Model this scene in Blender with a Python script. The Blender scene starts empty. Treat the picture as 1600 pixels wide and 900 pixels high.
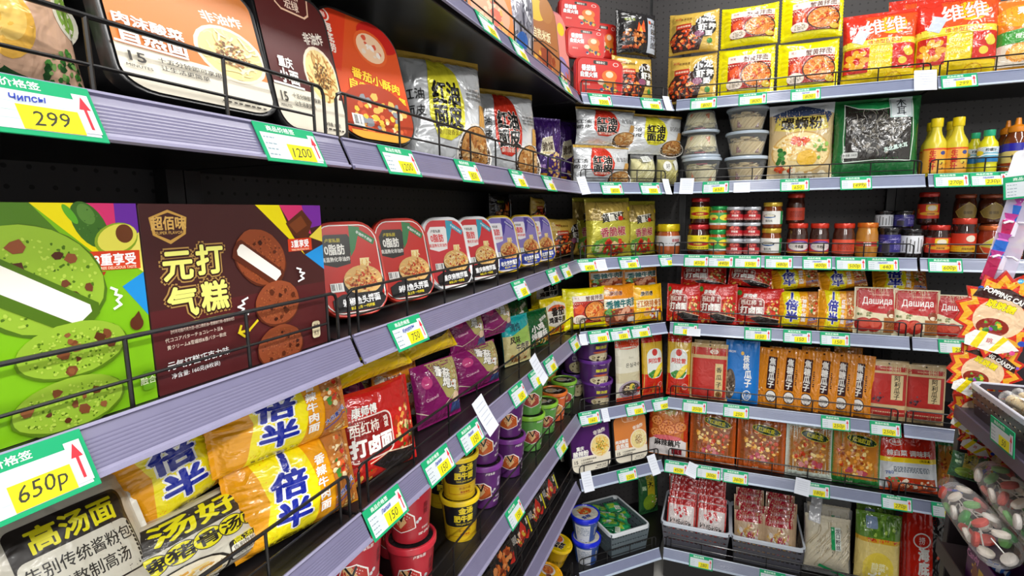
import bpy, math, random
import numpy as np
from mathutils import Matrix, Vector

# ------------------------------------------------------------------ camera, world, lights, exposure
scene = bpy.context.scene
COL = scene.collection
U = 0.4
F_PX = 813.3
CAM = np.array([0.47276, -1.83076, 1.5826])
YAW, PITCH, ROLL = [math.radians(a) for a in (-22.1727, -8.2019, -0.8679)]
_fw = np.array([math.sin(YAW)*math.cos(PITCH), math.cos(YAW)*math.cos(PITCH), math.sin(PITCH)])
_rt = np.array([math.cos(YAW), -math.sin(YAW), 0.0])
_up = np.cross(_rt, _fw)
C_R = _rt*math.cos(ROLL) + _up*math.sin(ROLL)
C_U = _up*math.cos(ROLL) - _rt*math.sin(ROLL)
C_F = _fw
cam_d = bpy.data.cameras.new('camera')
cam_d.sensor_width = 36.0
cam_d.lens = 36.0*F_PX/1600.0
cam_d.clip_start = 0.02
cam = bpy.data.objects.new('camera', cam_d)
COL.objects.link(cam)
cam.matrix_world = Matrix(((C_R[0], C_U[0], -C_F[0], CAM[0]), (C_R[1], C_U[1], -C_F[1], CAM[1]),
                           (C_R[2], C_U[2], -C_F[2], CAM[2]), (0, 0, 0, 1)))
scene.camera = cam
world = bpy.data.worlds.new('world')
scene.world = world
world.use_nodes = True
_bg = world.node_tree.nodes['Background']
_bg.inputs[0].default_value = (0.92, 0.95, 1.0, 1)
_bg.inputs[1].default_value = 0.25
scene.view_settings.view_transform = 'Standard'
scene.view_settings.look = 'None'
scene.view_settings.gamma = 1.0
scene.view_settings.use_curve_mapping = False
scene.view_settings.exposure = 0.06
CEIL_Z = 2.95
LIGHTS = [(0.62, -3.3, 1.6), (0.62, -1.75, .45), (0.62, -0.35, .6), (2.2, -2.6, 2.2), (2.2, -1.0, 2.2), (0.62, -4.75, 4.2), (2.2, -4.3, 4.2)]
LIGHT_W = 15.0

# ------------------------------------------------------------------ small helpers
def lin(h):
    h = h.lstrip('#')
    o = []
    for i in (0, 2, 4):
        c = int(h[i:i+2], 16)/255.0
        o.append(c/12.92 if c <= 0.04045 else ((c+0.055)/1.055)**2.4)
    return (o[0], o[1], o[2], 1.0)

def proj(P):
    v = np.asarray(P, float) - CAM
    z = v @ C_F
    return 800 + F_PX*(v @ C_R)/z, 450 - F_PX*(v @ C_U)/z

def ray(px, py):
    return C_F + C_R*(px-800)/F_PX - C_U*(py-450)/F_PX

# shelving frame: A = corner of left run and diagonal unit, B = corner of diagonal unit and right run
DG = 0.4
B_PT = (DG*math.sin(math.radians(45)), DG*math.cos(math.radians(45)))
SEG = {'L': ((0.0, 0.0), (0.0, 1.0), (-1.0, 0.0), math.pi/2),
       'D': ((0.0, 0.0), (math.sqrt(.5), math.sqrt(.5)), (-math.sqrt(.5), math.sqrt(.5)), math.pi/4),
       'R': (B_PT, (1.0, 0.0), (0.0, 1.0), 0.0),
       'G': ((1.06, -0.12), (0.0, -1.0), (1.0, 0.0), -math.pi/2)}
RAIL_Z = {1: 1.952, 2: 1.6454, 3: 1.3693, 4: 1.0976, 5: 0.7844, 6: 0.5135, 7: 0.1154}
RAIL_H = 0.042
RAIL_T = 0.02
def ztop(k): return RAIL_Z[k] + 0.034
def W3(seg, s, t, z):
    o, a, b, r = SEG[seg]
    return np.array([o[0]+a[0]*s+b[0]*t, o[1]+a[1]*s+b[1]*t, z])
def s_at(seg, t, z, px):
    lo, hi = (-2.2, 0.6) if seg == 'L' else (-0.5, 2.0)
    f = lambda s: proj(W3(seg, s, t, z))[0] - px
    if seg == 'L':                      # stay in front of the camera
        while (W3(seg, lo, t, z)-CAM) @ C_F < 0.05: lo += 0.02
    for _ in range(50):
        m = (lo+hi)/2
        if f(m) < 0: lo = m
        else: hi = m
    return (lo+hi)/2
def z_at(seg, s, t, py):
    lo, hi = -0.5, 3.2
    for _ in range(50):
        m = (lo+hi)/2
        if proj(W3(seg, s, t, m))[1] > py: lo = m
        else: hi = m
    return (lo+hi)/2

# ------------------------------------------------------------------ materials (all node based)
MATS = {}
def _new(name):
    m = bpy.data.materials.new(name); m.use_nodes = True
    nt = m.node_tree
    return m, nt, nt.nodes['Principled BSDF']
def finish(name, rough=0.4, spec=0.5, metal=0.0, coat=0.0, bump=0.0, bscale=60.0, bdist=0.002, vary=0.0):
    """colour comes from the printed colour of each face; the finish is gloss and fine relief"""
    m, nt, p = _new(name)
    a = nt.nodes.new('ShaderNodeVertexColor'); a.layer_name = 'Col'
    src = a.outputs['Color']
    tc = nt.nodes.new('ShaderNodeTexCoord')
    if vary:
        n = nt.nodes.new('ShaderNodeTexNoise'); n.inputs['Scale'].default_value = 35; n.inputs['Detail'].default_value = 3
        nt.links.new(tc.outputs['Object'], n.inputs['Vector'])
        h = nt.nodes.new('ShaderNodeHueSaturation')
        r = nt.nodes.new('ShaderNodeMapRange'); r.inputs['To Min'].default_value = 1-vary; r.inputs['To Max'].default_value = 1+vary
        nt.links.new(n.outputs['Fac'], r.inputs['Value']); nt.links.new(r.outputs[0], h.inputs['Value'])
        nt.links.new(src, h.inputs['Color']); src = h.outputs[0]
    nt.links.new(src, p.inputs['Base Color'])
    p.inputs['Roughness'].default_value = rough
    p.inputs['Specular IOR Level'].default_value = spec
    p.inputs['Metallic'].default_value = metal
    p.inputs['Coat Weight'].default_value = coat
    p.inputs['Coat Roughness'].default_value = 0.08
    if bump:
        n = nt.nodes.new('ShaderNodeTexNoise'); n.inputs['Scale'].default_value = bscale
        n.inputs['Detail'].default_value = 2.0; n.inputs['Distortion'].default_value = 0.6
        nt.links.new(tc.outputs['Object'], n.inputs['Vector'])
        b = nt.nodes.new('ShaderNodeBump'); b.inputs['Strength'].default_value = bump; b.inputs['Distance'].default_value = bdist
        nt.links.new(n.outputs['Fac'], b.inputs['Height']); nt.links.new(b.outputs[0], p.inputs['Normal'])
        nt.links.new(b.outputs[0], p.inputs['Coat Normal'])
    MATS[name] = m
    return m
finish('film', 0.2, 0.55, 0, 0.4, 1.0, 38, 0.006)
finish('foil', 0.25, 0.5, 0.25, 0.4, 1.0, 32, 0.008)
finish('matt_film', 0.35, 0.45, 0, 0.15, 0.8, 36, 0.004)
finish('card', 0.34, 0.5, 0, 0.12, 0.05, 90, 0.001)
finish('plastic', 0.28, 0.5, 0, 0.2)
finish('paper', 0.65, 0.3, 0, 0, 0.1, 60, 0.001)
finish('glass_jar', 0.08, 0.6, 0, 0.5, 0.0, vary=0.35)
finish('lid_metal', 0.25, 0.5, 0.35, 0.4)
finish('dark_metal', 0.42, 0.5, 0.0, 0.1, 0.06, 150, 0.001)
finish('wire', 0.35, 0.5, 0.0, 0.2)
finish('rail', 0.33, 0.5, 0.0, 0.18, 0.0, vary=0.08)
finish('food', 0.45, 0.5, 0, 0.1, 0.5, 120, 0.004, vary=0.3)
finish('wood', 0.5, 0.4, 0, 0, 0.3, 30, 0.002, vary=0.1)
def clear_mat(name, tint, alpha, rough=0.06, bump=0.8, bscale=40):
    m, nt, p = _new(name)
    p.inputs['Base Color'].default_value = tint
    p.inputs['Roughness'].default_value = rough
    p.inputs['Specular IOR Level'].default_value = 0.8
    tr = nt.nodes.new('ShaderNodeBsdfTransparent')
    mx = nt.nodes.new('ShaderNodeMixShader')
    lw = nt.nodes.new('ShaderNodeLayerWeight'); lw.inputs['Blend'].default_value = 0.5
    pw = nt.nodes.new('ShaderNodeMath'); pw.operation = 'POWER'; pw.inputs[1].default_value = 3.0
    mu = nt.nodes.new('ShaderNodeMath'); mu.operation = 'MULTIPLY'; mu.inputs[1].default_value = 0.55
    ad = nt.nodes.new('ShaderNodeMath'); ad.operation = 'ADD'; ad.inputs[1].default_value = alpha; ad.use_clamp = True
    nt.links.new(lw.outputs['Facing'], pw.inputs[0]); nt.links.new(pw.outputs[0], mu.inputs[0]); nt.links.new(mu.outputs[0], ad.inputs[0]); nt.links.new(ad.outputs[0], mx.inputs[0])
    nt.links.new(tr.outputs[0], mx.inputs[1]); nt.links.new(p.outputs[0], mx.inputs[2])
    nt.links.new(mx.outputs[0], nt.nodes['Material Output'].inputs['Surface'])
    if bump:
        tc = nt.nodes.new('ShaderNodeTexCoord')
        n = nt.nodes.new('ShaderNodeTexNoise'); n.inputs['Scale'].default_value = bscale; n.inputs['Distortion'].default_value = 1.0
        nt.links.new(tc.outputs['Object'], n.inputs['Vector'])
        b = nt.nodes.new('ShaderNodeBump'); b.inputs['Strength'].default_value = bump; b.inputs['Distance'].default_value = 0.006
        nt.links.new(n.outputs['Fac'], b.inputs['Height']); nt.links.new(b.outputs[0], p.inputs['Normal'])
        nt.links.new(b.outputs[0], lw.inputs['Normal'])
    MATS[name] = m
clear_mat('clear_film', (0.95, 0.96, 0.97, 1), 0.08)
clear_mat('clear_sleeve', (0.97, 0.97, 0.98, 1), 0.06, 0.08, 0.6, 30)
clear_mat('clear_rigid', (0.88, 0.92, 0.95, 1), 0.12, 0.05, 0.15, 25)
clear_mat('clear_shelf', (0.72, 0.66, 0.85, 1), 0.45, 0.15, 0.0)
def panel_mat():
    m, nt, p = _new('perforated_panel')
    tc = nt.nodes.new('ShaderNodeTexCoord'); sp = nt.nodes.new('ShaderNodeSeparateXYZ')
    nt.links.new(tc.outputs['Object'], sp.inputs[0])
    def mth(op, a, b=None):
        n = nt.nodes.new('ShaderNodeMath'); n.operation = op
        for i, v in enumerate((a, b)):
            if v is None: continue
            if isinstance(v, (int, float)): n.inputs[i].default_value = v
            else: nt.links.new(v, n.inputs[i])
        return n.outputs[0]
    def cell(o): return mth('SUBTRACT', mth('FRACT', mth('MULTIPLY', o, 1/0.026)), 0.5)
    x, z = cell(sp.outputs[0]), cell(sp.outputs[2])
    d = mth('SQRT', mth('ADD', mth('MULTIPLY', x, x), mth('MULTIPLY', z, z)))
    hole = mth('LESS_THAN', d, 0.12)
    mx = nt.nodes.new('ShaderNodeMix'); mx.data_type = 'RGBA'
    mx.inputs[6].default_value = (0.050, 0.046, 0.047, 1); mx.inputs[7].default_value = (0.008, 0.008, 0.008, 1)
    nt.links.new(hole, mx.inputs[0]); nt.links.new(mx.outputs[2], p.inputs['Base Color'])
    p.inputs['Roughness'].default_value = 0.55
    MATS['perforated_panel'] = m
panel_mat()
def plain(name, col, rough, nscale=8, amt=0.15, bump=0.1):
    m, nt, p = _new(name)
    tc = nt.nodes.new('ShaderNodeTexCoord')
    n = nt.nodes.new('ShaderNodeTexNoise'); n.inputs['Scale'].default_value = nscale; n.inputs['Detail'].default_value = 5
    nt.links.new(tc.outputs['Object'], n.inputs['Vector'])
    r = nt.nodes.new('ShaderNodeValToRGB')
    c = lin(col)
    r.color_ramp.elements[0].color = tuple(x*(1-amt) for x in c[:3])+(1,)
    r.color_ramp.elements[1].color = tuple(min(1, x*(1+amt)) for x in c[:3])+(1,)
    nt.links.new(n.outputs['Fac'], r.inputs[0]); nt.links.new(r.outputs[0], p.inputs['Base Color'])
    p.inputs['Roughness'].default_value = rough
    if bump:
        b = nt.nodes.new('ShaderNodeBump'); b.inputs['Strength'].default_value = bump; b.inputs['Distance'].default_value = 0.003
        nt.links.new(n.outputs['Fac'], b.inputs['Height']); nt.links.new(b.outputs[0], p.inputs['Normal'])
    MATS[name] = m
plain('wall_paint', '#c9cacb', 0.7)
plain('wall_grey', '#6b6c6e', 0.6)
plain('ceiling_tile', '#e4e4e2', 0.8)
plain('floor_tile', '#b5b3ae', 0.25, 3)
m_, nt_, p_ = _new('lamp_diffuser')
p_.inputs['Emission Color'].default_value = (1, 0.98, 0.95, 1); p_.inputs['Emission Strength'].default_value = 6.0
MATS['lamp_diffuser'] = m_

# ------------------------------------------------------------------ mesh builder: faces with a colour each
class MB:
    def __init__(self): self.v = []; self.f = []; self.c = []; self.n = 0
    def add(self, verts, faces, col):
        verts = np.asarray(verts, float).reshape(-1, 3)
        b = self.n
        self.v.append(verts); self.n += len(verts)
        for f in faces: self.f.append([i+b for i in f])
        if isinstance(col, list): self.c += col
        else: self.c += [col]*len(faces)
    def box(self, x0, x1, y0, y1, z0, z1, col, bev=0.0):
        if bev <= 0:
            v = [(x, y, z) for x in (x0, x1) for y in (y0, y1) for z in (z0, z1)]
            self.add(v, [(0, 1, 3, 2), (4, 6, 7, 5), (0, 4, 5, 1), (2, 3, 7, 6), (0, 2, 6, 4), (1, 5, 7, 3)], col)
        else:
            b = bev
            vs = []; ids = {}
            for ix, x in enumerate((x0, x1)):
                for iy, y in enumerate((y0, y1)):
                    for iz, z in enumerate((z0, z1)):
                        sx, sy, sz = (1, -1)[ix], (1, -1)[iy], (1, -1)[iz]
                        ids[ix, iy, iz] = len(vs)
                        vs += [(x, y+sy*b, z+sz*b), (x+sx*b, y, z+sz*b), (x+sx*b, y+sy*b, z)]
            I = lambda a, b_, c, k: ids[a, b_, c]+k
            fs = []
            for q in (0, 1):
                fs.append((I(q, 0, 0, 0), I(q, 1, 0, 0), I(q, 1, 1, 0), I(q, 0, 1, 0)))
                fs.append((I(0, q, 0, 1), I(1, q, 0, 1), I(1, q, 1, 1), I(0, q, 1, 1)))
                fs.append((I(0, 0, q, 2), I(1, 0, q, 2), I(1, 1, q, 2), I(0, 1, q, 2)))
                for r in (0, 1):
                    fs.append((I(q, r, 0, 0), I(q, r, 1, 0), I(q, r, 1, 1), I(q, r, 0, 1)))
                    fs.append((I(q, 0, r, 0), I(q, 1, r, 0), I(q, 1, r, 2), I(q, 0, r, 2)))
                    fs.append((I(0, q, r, 1), I(1, q, r, 1), I(1, q, r, 2), I(0, q, r, 2)))
            for a in (0, 1):
                for c in (0, 1):
                    for d in (0, 1): fs.append((I(a, c, d, 0), I(a, c, d, 1), I(a, c, d, 2)))
            self.add(vs, fs, col)
    def tube(self, pts, r, col, n=5, caps=True):
        pts = [np.asarray(p, float) for p in pts]
        vs = []; fs = []
        for i, p in enumerate(pts):
            d = pts[min(i+1, len(pts)-1)] - pts[max(i-1, 0)]
            d = d/(np.linalg.norm(d)+1e-12)
            a = np.array([0, 0, 1.0]) if abs(d[2]) < 0.9 else np.array([1.0, 0, 0])
            e1 = np.cross(d, a); e1 /= np.linalg.norm(e1); e2 = np.cross(d, e1)
            rr = r[i] if isinstance(r, (list, tuple)) else r
            for k in range(n):
                t = 2*math.pi*k/n
                vs.append(p + rr*(math.cos(t)*e1 + math.sin(t)*e2))
        for i in range(len(pts)-1):
            for k in range(n):
                fs.append((i*n+k, i*n+(k+1) % n, (i+1)*n+(k+1) % n, (i+1)*n+k))
        if caps:
            fs.append(tuple(range(n))); fs.append(tuple((len(pts)-1)*n+k for k in range(n)))
        self.add(vs, fs, col)
    def lathe(self, prof, cols, n=24, cap0=True, cap1=True):
        """prof [(r,z)...]; cols: colour or one per band"""
        vs = []; fs = []; cs = []
        for r, z in prof:
            for k in range(n):
                t = 2*math.pi*k/n
                vs.append((r*math.sin(t), -r*math.cos(t), z))
        for i in range(len(prof)-1):
            c = cols[i] if isinstance(cols, list) else cols
            for k in range(n):
                fs.append((i*n+k, i*n+(k+1) % n, (i+1)*n+(k+1) % n, (i+1)*n+k)); cs.append(c)
        if cap0: fs.append(tuple(range(n))[::-1]); cs.append(cols[0] if isinstance(cols, list) else cols)
        if cap1: fs.append(tuple((len(prof)-1)*n+k for k in range(n))); cs.append(cols[-1] if isinstance(cols, list) else cols)
        self.add(vs, fs, cs)
    def loops(self, loops, cols, cap0=True, cap1=True):
        """loops: list of equal-length closed point loops"""
        n = len(loops[0]); vs = [p for l in loops for p in l]; fs = []; cs = []
        for i in range(len(loops)-1):
            c = cols[i] if isinstance(cols, list) else cols
            for k in range(n):
                fs.append((i*n+k, i*n+(k+1) % n, (i+1)*n+(k+1) % n, (i+1)*n+k)); cs.append(c)
        if cap0: fs.append(tuple(range(n))[::-1]); cs.append(cols[0] if isinstance(cols, list) else cols)
        if cap1: fs.append(tuple((len(loops)-1)*n+k for k in range(n))); cs.append(cols[-1] if isinstance(cols, list) else cols)
        self.add(vs, fs, cs)
    def mesh(self, name, mat, smooth=None):
        v = np.concatenate(self.v) if self.v else np.zeros((0, 3))
        me = bpy.data.meshes.new(name)
        me.from_pydata(v.tolist(), [], self.f)
        ca = me.color_attributes.new('Col', 'FLOAT_COLOR', 'CORNER')
        cols = np.repeat(np.array(self.c, np.float32).reshape(-1, 4), [len(f) for f in self.f], axis=0) if self.f else np.zeros((0, 4), np.float32)
        ca.data.foreach_set('color', cols.ravel())
        me.materials.append(MATS[mat])
        if smooth is not None:
            me.polygons.foreach_set('use_smooth', [True]*len(me.polygons))
            me.update()
            if smooth > 0 and hasattr(me, 'set_sharp_from_angle'): me.set_sharp_from_angle(angle=math.radians(smooth))
        me.update()
        return me

# ------------------------------------------------------------------ scene objects
def new_obj(name, data, parent=None):
    o = bpy.data.objects.new(name, data)
    COL.objects.link(o)
    if parent is not None: o.parent = parent
    return o
def tag(o, label=None, cat=None, group=None, kind=None):
    if label: o['label'] = label
    if cat: o['category'] = cat
    if group: o['group'] = group
    if kind: o['kind'] = kind
    return o

# ------------------------------------------------------------------ flat print: lettering and shapes laid on a surface
_TX = {}
def glyphs(s, off=0.0, res=2):
    k = (s, round(off, 3), res)
    if k not in _TX:
        c = bpy.data.curves.new('lettering', 'FONT'); c.body = s; c.dimensions = '2D'; c.fill_mode = 'FRONT'
        c.resolution_u = res; c.offset = off; c.space_line = 1.0
        o = bpy.data.objects.new('lettering', c)
        m = o.to_mesh()
        v = np.array([(p.co.x, p.co.y) for p in m.vertices]).reshape(-1, 2)
        m.calc_loop_triangles()
        t = np.array([tuple(l.vertices) for l in m.loop_triangles], int).reshape(-1, 3)
        o.to_mesh_clear(); bpy.data.objects.remove(o); bpy.data.curves.remove(c)
        _TX[k] = (v, t)
    return _TX[k]
def split_long(tri, lim):
    """tri (n,3,2) -> edges not longer than lim"""
    for _ in range(14):
        e = np.linalg.norm(tri - np.roll(tri, -1, axis=1), axis=2)
        m = e.max(1) > lim
        if not m.any(): break
        keep = tri[~m]; t = tri[m]; k = e[m].argmax(1); r = np.arange(len(t))
        a, b, c = t[r, k], t[r, (k+1) % 3], t[r, (k+2) % 3]
        h = (a+b)/2
        tri = np.concatenate([keep, np.stack([a, h, c], 1), np.stack([h, b, c], 1)])
    return tri
EPS = 2.5e-6
class Art:
    """print in metres, x from -W/2..W/2 and z 0..H; arguments are fractions of W and H"""
    def __init__(s, W, H, seed=1): s.W = W; s.H = H; s.L = []; s.rnd = random.Random(seed); s.ox = 0.0
    def _tri(s, t, col, lift=1, ex=None):
        t = np.asarray(t, float).reshape(-1, 3, 2)
        s.L.append((t, lin(col) if isinstance(col, str) else col, lift, np.zeros(len(t)) if ex is None else np.asarray(ex, float))); return s
    def _sheet(s): s.L[-1] = s.L[-1][:2]+(0,)+s.L[-1][3:]
    def pt(s, u, v): return ((u-.5)*s.W+s.ox, v*s.H)
    def window(s, u0, u1): s.ox = ((u0+u1)/2-.5)*s.W; s.W = s.W*(u1-u0); return s
    def P(s, pts, col):
        p = [s.pt(*q) for q in pts]
        c = np.mean(p, axis=0)
        return s._tri([(p[i], p[(i+1) % len(p)], c) for i in range(len(p))], col)
    def Q(s, pts, col):                      # convex/any polygon as a fan from the first point
        p = [s.pt(*q) for q in pts]
        return s._tri([(p[0], p[i], p[i+1]) for i in range(1, len(p)-1)], col)
    def R(s, u0, v0, u1, v1, col, rot=0):
        if rot:
            cx, cy = s.pt((u0+u1)/2, (v0+v1)/2); w = abs(u1-u0)*s.W/2; h = abs(v1-v0)*s.H/2; a = math.radians(rot)
            q = [(cx+x*w*math.cos(a)-y*h*math.sin(a), cy+x*w*math.sin(a)+y*h*math.cos(a)) for x, y in ((-1, -1), (1, -1), (1, 1), (-1, 1))]
        else: q = [s.pt(u0, v0), s.pt(u1, v0), s.pt(u1, v1), s.pt(u0, v1)]
        return s._tri([(q[0], q[1], q[2]), (q[0], q[2], q[3])], col)
    def RR(s, u0, v0, u1, v1, r, col):       # rounded rectangle, r in metres
        x0, z0 = s.pt(u0, v0); x1, z1 = s.pt(u1, v1); q = []
        for cx, cz, a0 in ((x1-r, z1-r, 0), (x0+r, z1-r, 90), (x0+r, z0+r, 180), (x1-r, z0+r, 270)):
            for k in range(6):
                a = math.radians(a0+18*k); q.append((cx+r*math.cos(a), cz+r*math.sin(a)))
        c = ((x0+x1)/2, (z0+z1)/2)
        return s._tri([(q[i], q[(i+1) % len(q)], c) for i in range(len(q))], col)
    def E(s, u, v, ru, rv, col, rot=0, n=22, a0=0, a1=360, jag=0):
        cx, cz = s.pt(u, v); a = math.radians(rot); q = []
        for k in range(n+1):
            t = math.radians(a0+(a1-a0)*k/n); j = 1+jag*(s.rnd.random()-.5)
            x, z = ru*s.W*math.cos(t)*j, rv*s.H*math.sin(t)*j
            q.append((cx+x*math.cos(a)-z*math.sin(a), cz+x*math.sin(a)+z*math.cos(a)))
        if a1-a0 == 360: q[-1] = q[0]
        return s._tri([(q[i], q[i+1], (cx, cz)) for i in range(n)], col)
    def line(s, pts, w, col):                # stroke, w in metres
        p = [np.array(s.pt(*q)) for q in pts]; t = []
        for a, b in zip(p[:-1], p[1:]):
            d = b-a; d = d/(np.linalg.norm(d)+1e-9); nn = np.array([-d[1], d[0]])*w/2; a = a-d*w/2; b = b+d*w/2
            t += [(a-nn, b-nn, b+nn), (a-nn, b+nn, a+nn)]
        return s._tri(t, col, 1, (np.arange(len(t))//2)*EPS)
    def frame(s, u0, v0, u1, v1, w, col): return s.line([(u0, v0), (u1, v0), (u1, v1), (u0, v1), (u0, v0)], w, col)
    def star(s, u, v, ru, rv, n, inner, col, rot=0):
        return s.P([(u+ru*(1 if k % 2 == 0 else inner)*math.cos(math.pi*k/n+rot), v+rv*(1 if k % 2 == 0 else inner)*math.sin(math.pi*k/n+rot)) for k in range(2*n)], col)
    def T(s, txt, u, v, h, col, rot=0, b=0.012, ol=None, ow=0.05, sx=1.0, sh=0.0, vert=False, gap=1.0):
        if vert:
            n = len(txt)
            for i, ch in enumerate(txt):
                d = (n-1)/2-i
                s.T(ch, u+math.sin(math.radians(rot))*(-d)*h*gap*s.H/s.W, v+math.cos(math.radians(rot))*d*h*gap, h, col, rot, b, ol, ow, sx, sh)
            return s
        cx, cz = s.pt(u, v); a = math.radians(rot); sz = h*s.H
        v0, _ = glyphs(txt, 0.0)
        if len(v0) == 0: return s
        mid = (v0.max(0)+v0.min(0))/2
        vv, t = glyphs(txt, 0.0)
        base = (vv-mid)
        for off, c in (((b+ow, ol),) if ol else ())+((b, col),):
            if off < .008: sh_ = [(0, 0)]
            else:
                n = 4 if off < .03 else 8
                sh_ = [(off*math.cos(2*math.pi*(k+.5)/n), off*math.sin(2*math.pi*(k+.5)/n)) for k in range(n)]
                if off > .09: sh_ += [(off*.5*math.cos(2*math.pi*k/6), off*.5*math.sin(2*math.pi*k/6)) for k in range(6)]
            al = []
            for dx, dz in sh_:
                q = (base+np.array([dx, dz]))*sz
                x = q[:, 0]*sx+q[:, 1]*sh; z = q[:, 1]
                p = np.stack([cx+x*math.cos(a)-z*math.sin(a), cz+x*math.sin(a)+z*math.cos(a)], 1)
                al.append(p[t])
            n_ = len(t); s._tri(np.concatenate(al), c, 1, np.repeat(np.arange(len(al)), n_)*EPS)
        return s
    def small(s, u, v, w, rows, h, col, gap=1.7, rot=0):   # rows of tiny print
        for r in range(rows):
            x = -w/2
            while x < w/2:
                l = min(s.rnd.uniform(0.02, 0.06), w/2-x+.01)
                a = math.radians(rot); du, dv = x+l/2, -r*h*gap
                s.R(u+du*math.cos(a)-dv*math.sin(a)*s.H/s.W-l/2, v+du*math.sin(a)*s.W/s.H+dv*math.cos(a)-h/2, u+du*math.cos(a)-dv*math.sin(a)*s.H/s.W+l/2, v+du*math.sin(a)*s.W/s.H+dv*math.cos(a)+h/2, col, rot)
                s._sheet()
                x += l+s.rnd.uniform(.008, .02)
        s.L[-1] = s.L[-1][:2]+(1,)+s.L[-1][3:]
        return s
    def barcode(s, u0, v0, u1, v1):
        s.R(u0, v0, u1, v1, '#f4f4f0'); n = 16
        for i in range(n):
            if s.rnd.random() < .6:
                x = u0+(u1-u0)*(.06+.88*i/n); s.R(x, v0+(v1-v0)*.2, x+(u1-u0)*.035, v1-(v1-v0)*.08, '#1a1a1a'); s._sheet()
        return s
    def noodles(s, u, v, ru, rv, cols, n=34, w=0.0022, rot=0):
        t = []; 
        groups = {}
        for i in range(n):
            a = s.rnd.uniform(0, 6.283); d = math.sqrt(s.rnd.random())*.8
            cx, cy = d*math.cos(a), d*math.sin(a); th = s.rnd.uniform(0, 6.283); cur = s.rnd.uniform(-1.6, 1.6); pts = []
            L = s.rnd.uniform(.25, .6)
            for k in range(6):
                pts.append((cx, cy)); cx += L/5*math.cos(th); cy += L/5*math.sin(th); th += cur/3
            pts = [(p[0]/max(1, math.hypot(*p)/.96), p[1]/max(1, math.hypot(*p)/.96)) for p in pts]
            c = s.rnd.choice(cols)
            p = [np.array(s.pt(u+x*ru, v+y*rv)) for x, y in pts]
            g, gx = groups.setdefault(c, ([], []))
            for q_, (a_, b_) in enumerate(zip(p[:-1], p[1:])):
                gx += [(i*2+q_ % 2)*EPS]*2
                if 0: pass
            for a_, b_ in zip(p[:-1], p[1:]):
                dd = b_-a_; nn = np.array([-dd[1], dd[0]])/(np.linalg.norm(dd)+1e-9)*w/2
                g += [(a_-nn, b_-nn, b_+nn), (a_-nn, b_+nn, a_+nn)]
        for c, (g, gx) in groups.items(): s._tri(g, c, 1, gx)
        return s
    def blobs(s, u, v, ru, rv, cols, n=14, size=.2, jag=.5):
        for c in cols:
            g = []; gx = []
            for i in range(max(1, n//len(cols))):
                gx += [i*EPS]*6
                a = s.rnd.uniform(0, 6.283); d = math.sqrt(s.rnd.random())*.85
                x, z = s.pt(u+ru*d*math.cos(a), v+rv*d*math.sin(a)); r = size*ru*s.W*s.rnd.uniform(.5, 1.2)
                q = [(x+r*math.cos(1.0472*k)*s.rnd.uniform(1-jag, 1), z+r*math.sin(1.0472*k)*s.rnd.uniform(1-jag, 1)) for k in range(6)]
                g += [(q[k], q[(k+1) % 6], (x, z)) for k in range(6)]
            s._tri(g, c, 1, gx)
        return s
    def dish(s, u, v, ru, rv, bowl, base, cols, top=None, n=34, rim=1.12, rot=0, tn=None):
        if bowl: s.E(u, v, ru*rim, rv*rim, bowl)
        s.E(u, v, ru, rv, base); s.noodles(u, v, ru, rv, cols, n, w=max(.0008, .07*ru*s.W))
        if top: s.blobs(u, v, ru*.62, rv*.62, top, tn or n//2, .2 if not tn else .11)
        return s
    def build(s, name, surf, mat, lim=None, e0=0.0005, dl=0.00012, clip=None):
        mb = MB(); lay = 0
        for tri, col, lift, ex in s.L:
            if len(tri) == 0: continue
            for q in np.unique(ex):
                tr = tri[ex == q] if len(ex) == len(tri) else tri
                if lim: tr = split_long(tr, lim)
                p2 = tr.reshape(-1, 2)
                if clip: p2 = clip(p2)
                p = surf(p2, e0+lay*dl+q)
                n = len(tr)
                mb.add(p, [(3*i, 3*i+1, 3*i+2) for i in range(n)], col)
            lay += lift+(float(ex.max())/dl if len(ex) else 0)
        return mb.mesh(name, mat)
# ------------------------------------------------------------------ the room
def slab(name, x0, x1, y0, y1, z0, z1, mat):
    mb = MB(); mb.box(x0, x1, y0, y1, z0, z1, (1, 1, 1, 1))
    return tag(new_obj(name, mb.mesh(name, mat)), kind='structure')
DEPTH = 0.36
XW, YW = -DEPTH-0.035, B_PT[1]+DEPTH+0.035
slab('floor', XW-.1, 4.2, -5.6, YW+.1, -0.08, 0.0, 'floor_tile')
slab('ceiling', XW-.1, 4.2, -5.6, YW+.1, CEIL_Z, CEIL_Z+.08, 'ceiling_tile')
slab('wall_left', XW-.1, XW, -5.6, YW, 0, CEIL_Z, 'wall_grey')
slab('wall_back', XW-.1, 4.2, YW, YW+.1, 0, CEIL_Z, 'wall_grey')
slab('wall_right', 4.1, 4.2, -5.6, YW, 0, CEIL_Z, 'wall_paint')
slab('wall_front', XW-.1, 4.2, -5.7, -5.6, 0, CEIL_Z, 'wall_paint')
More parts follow.
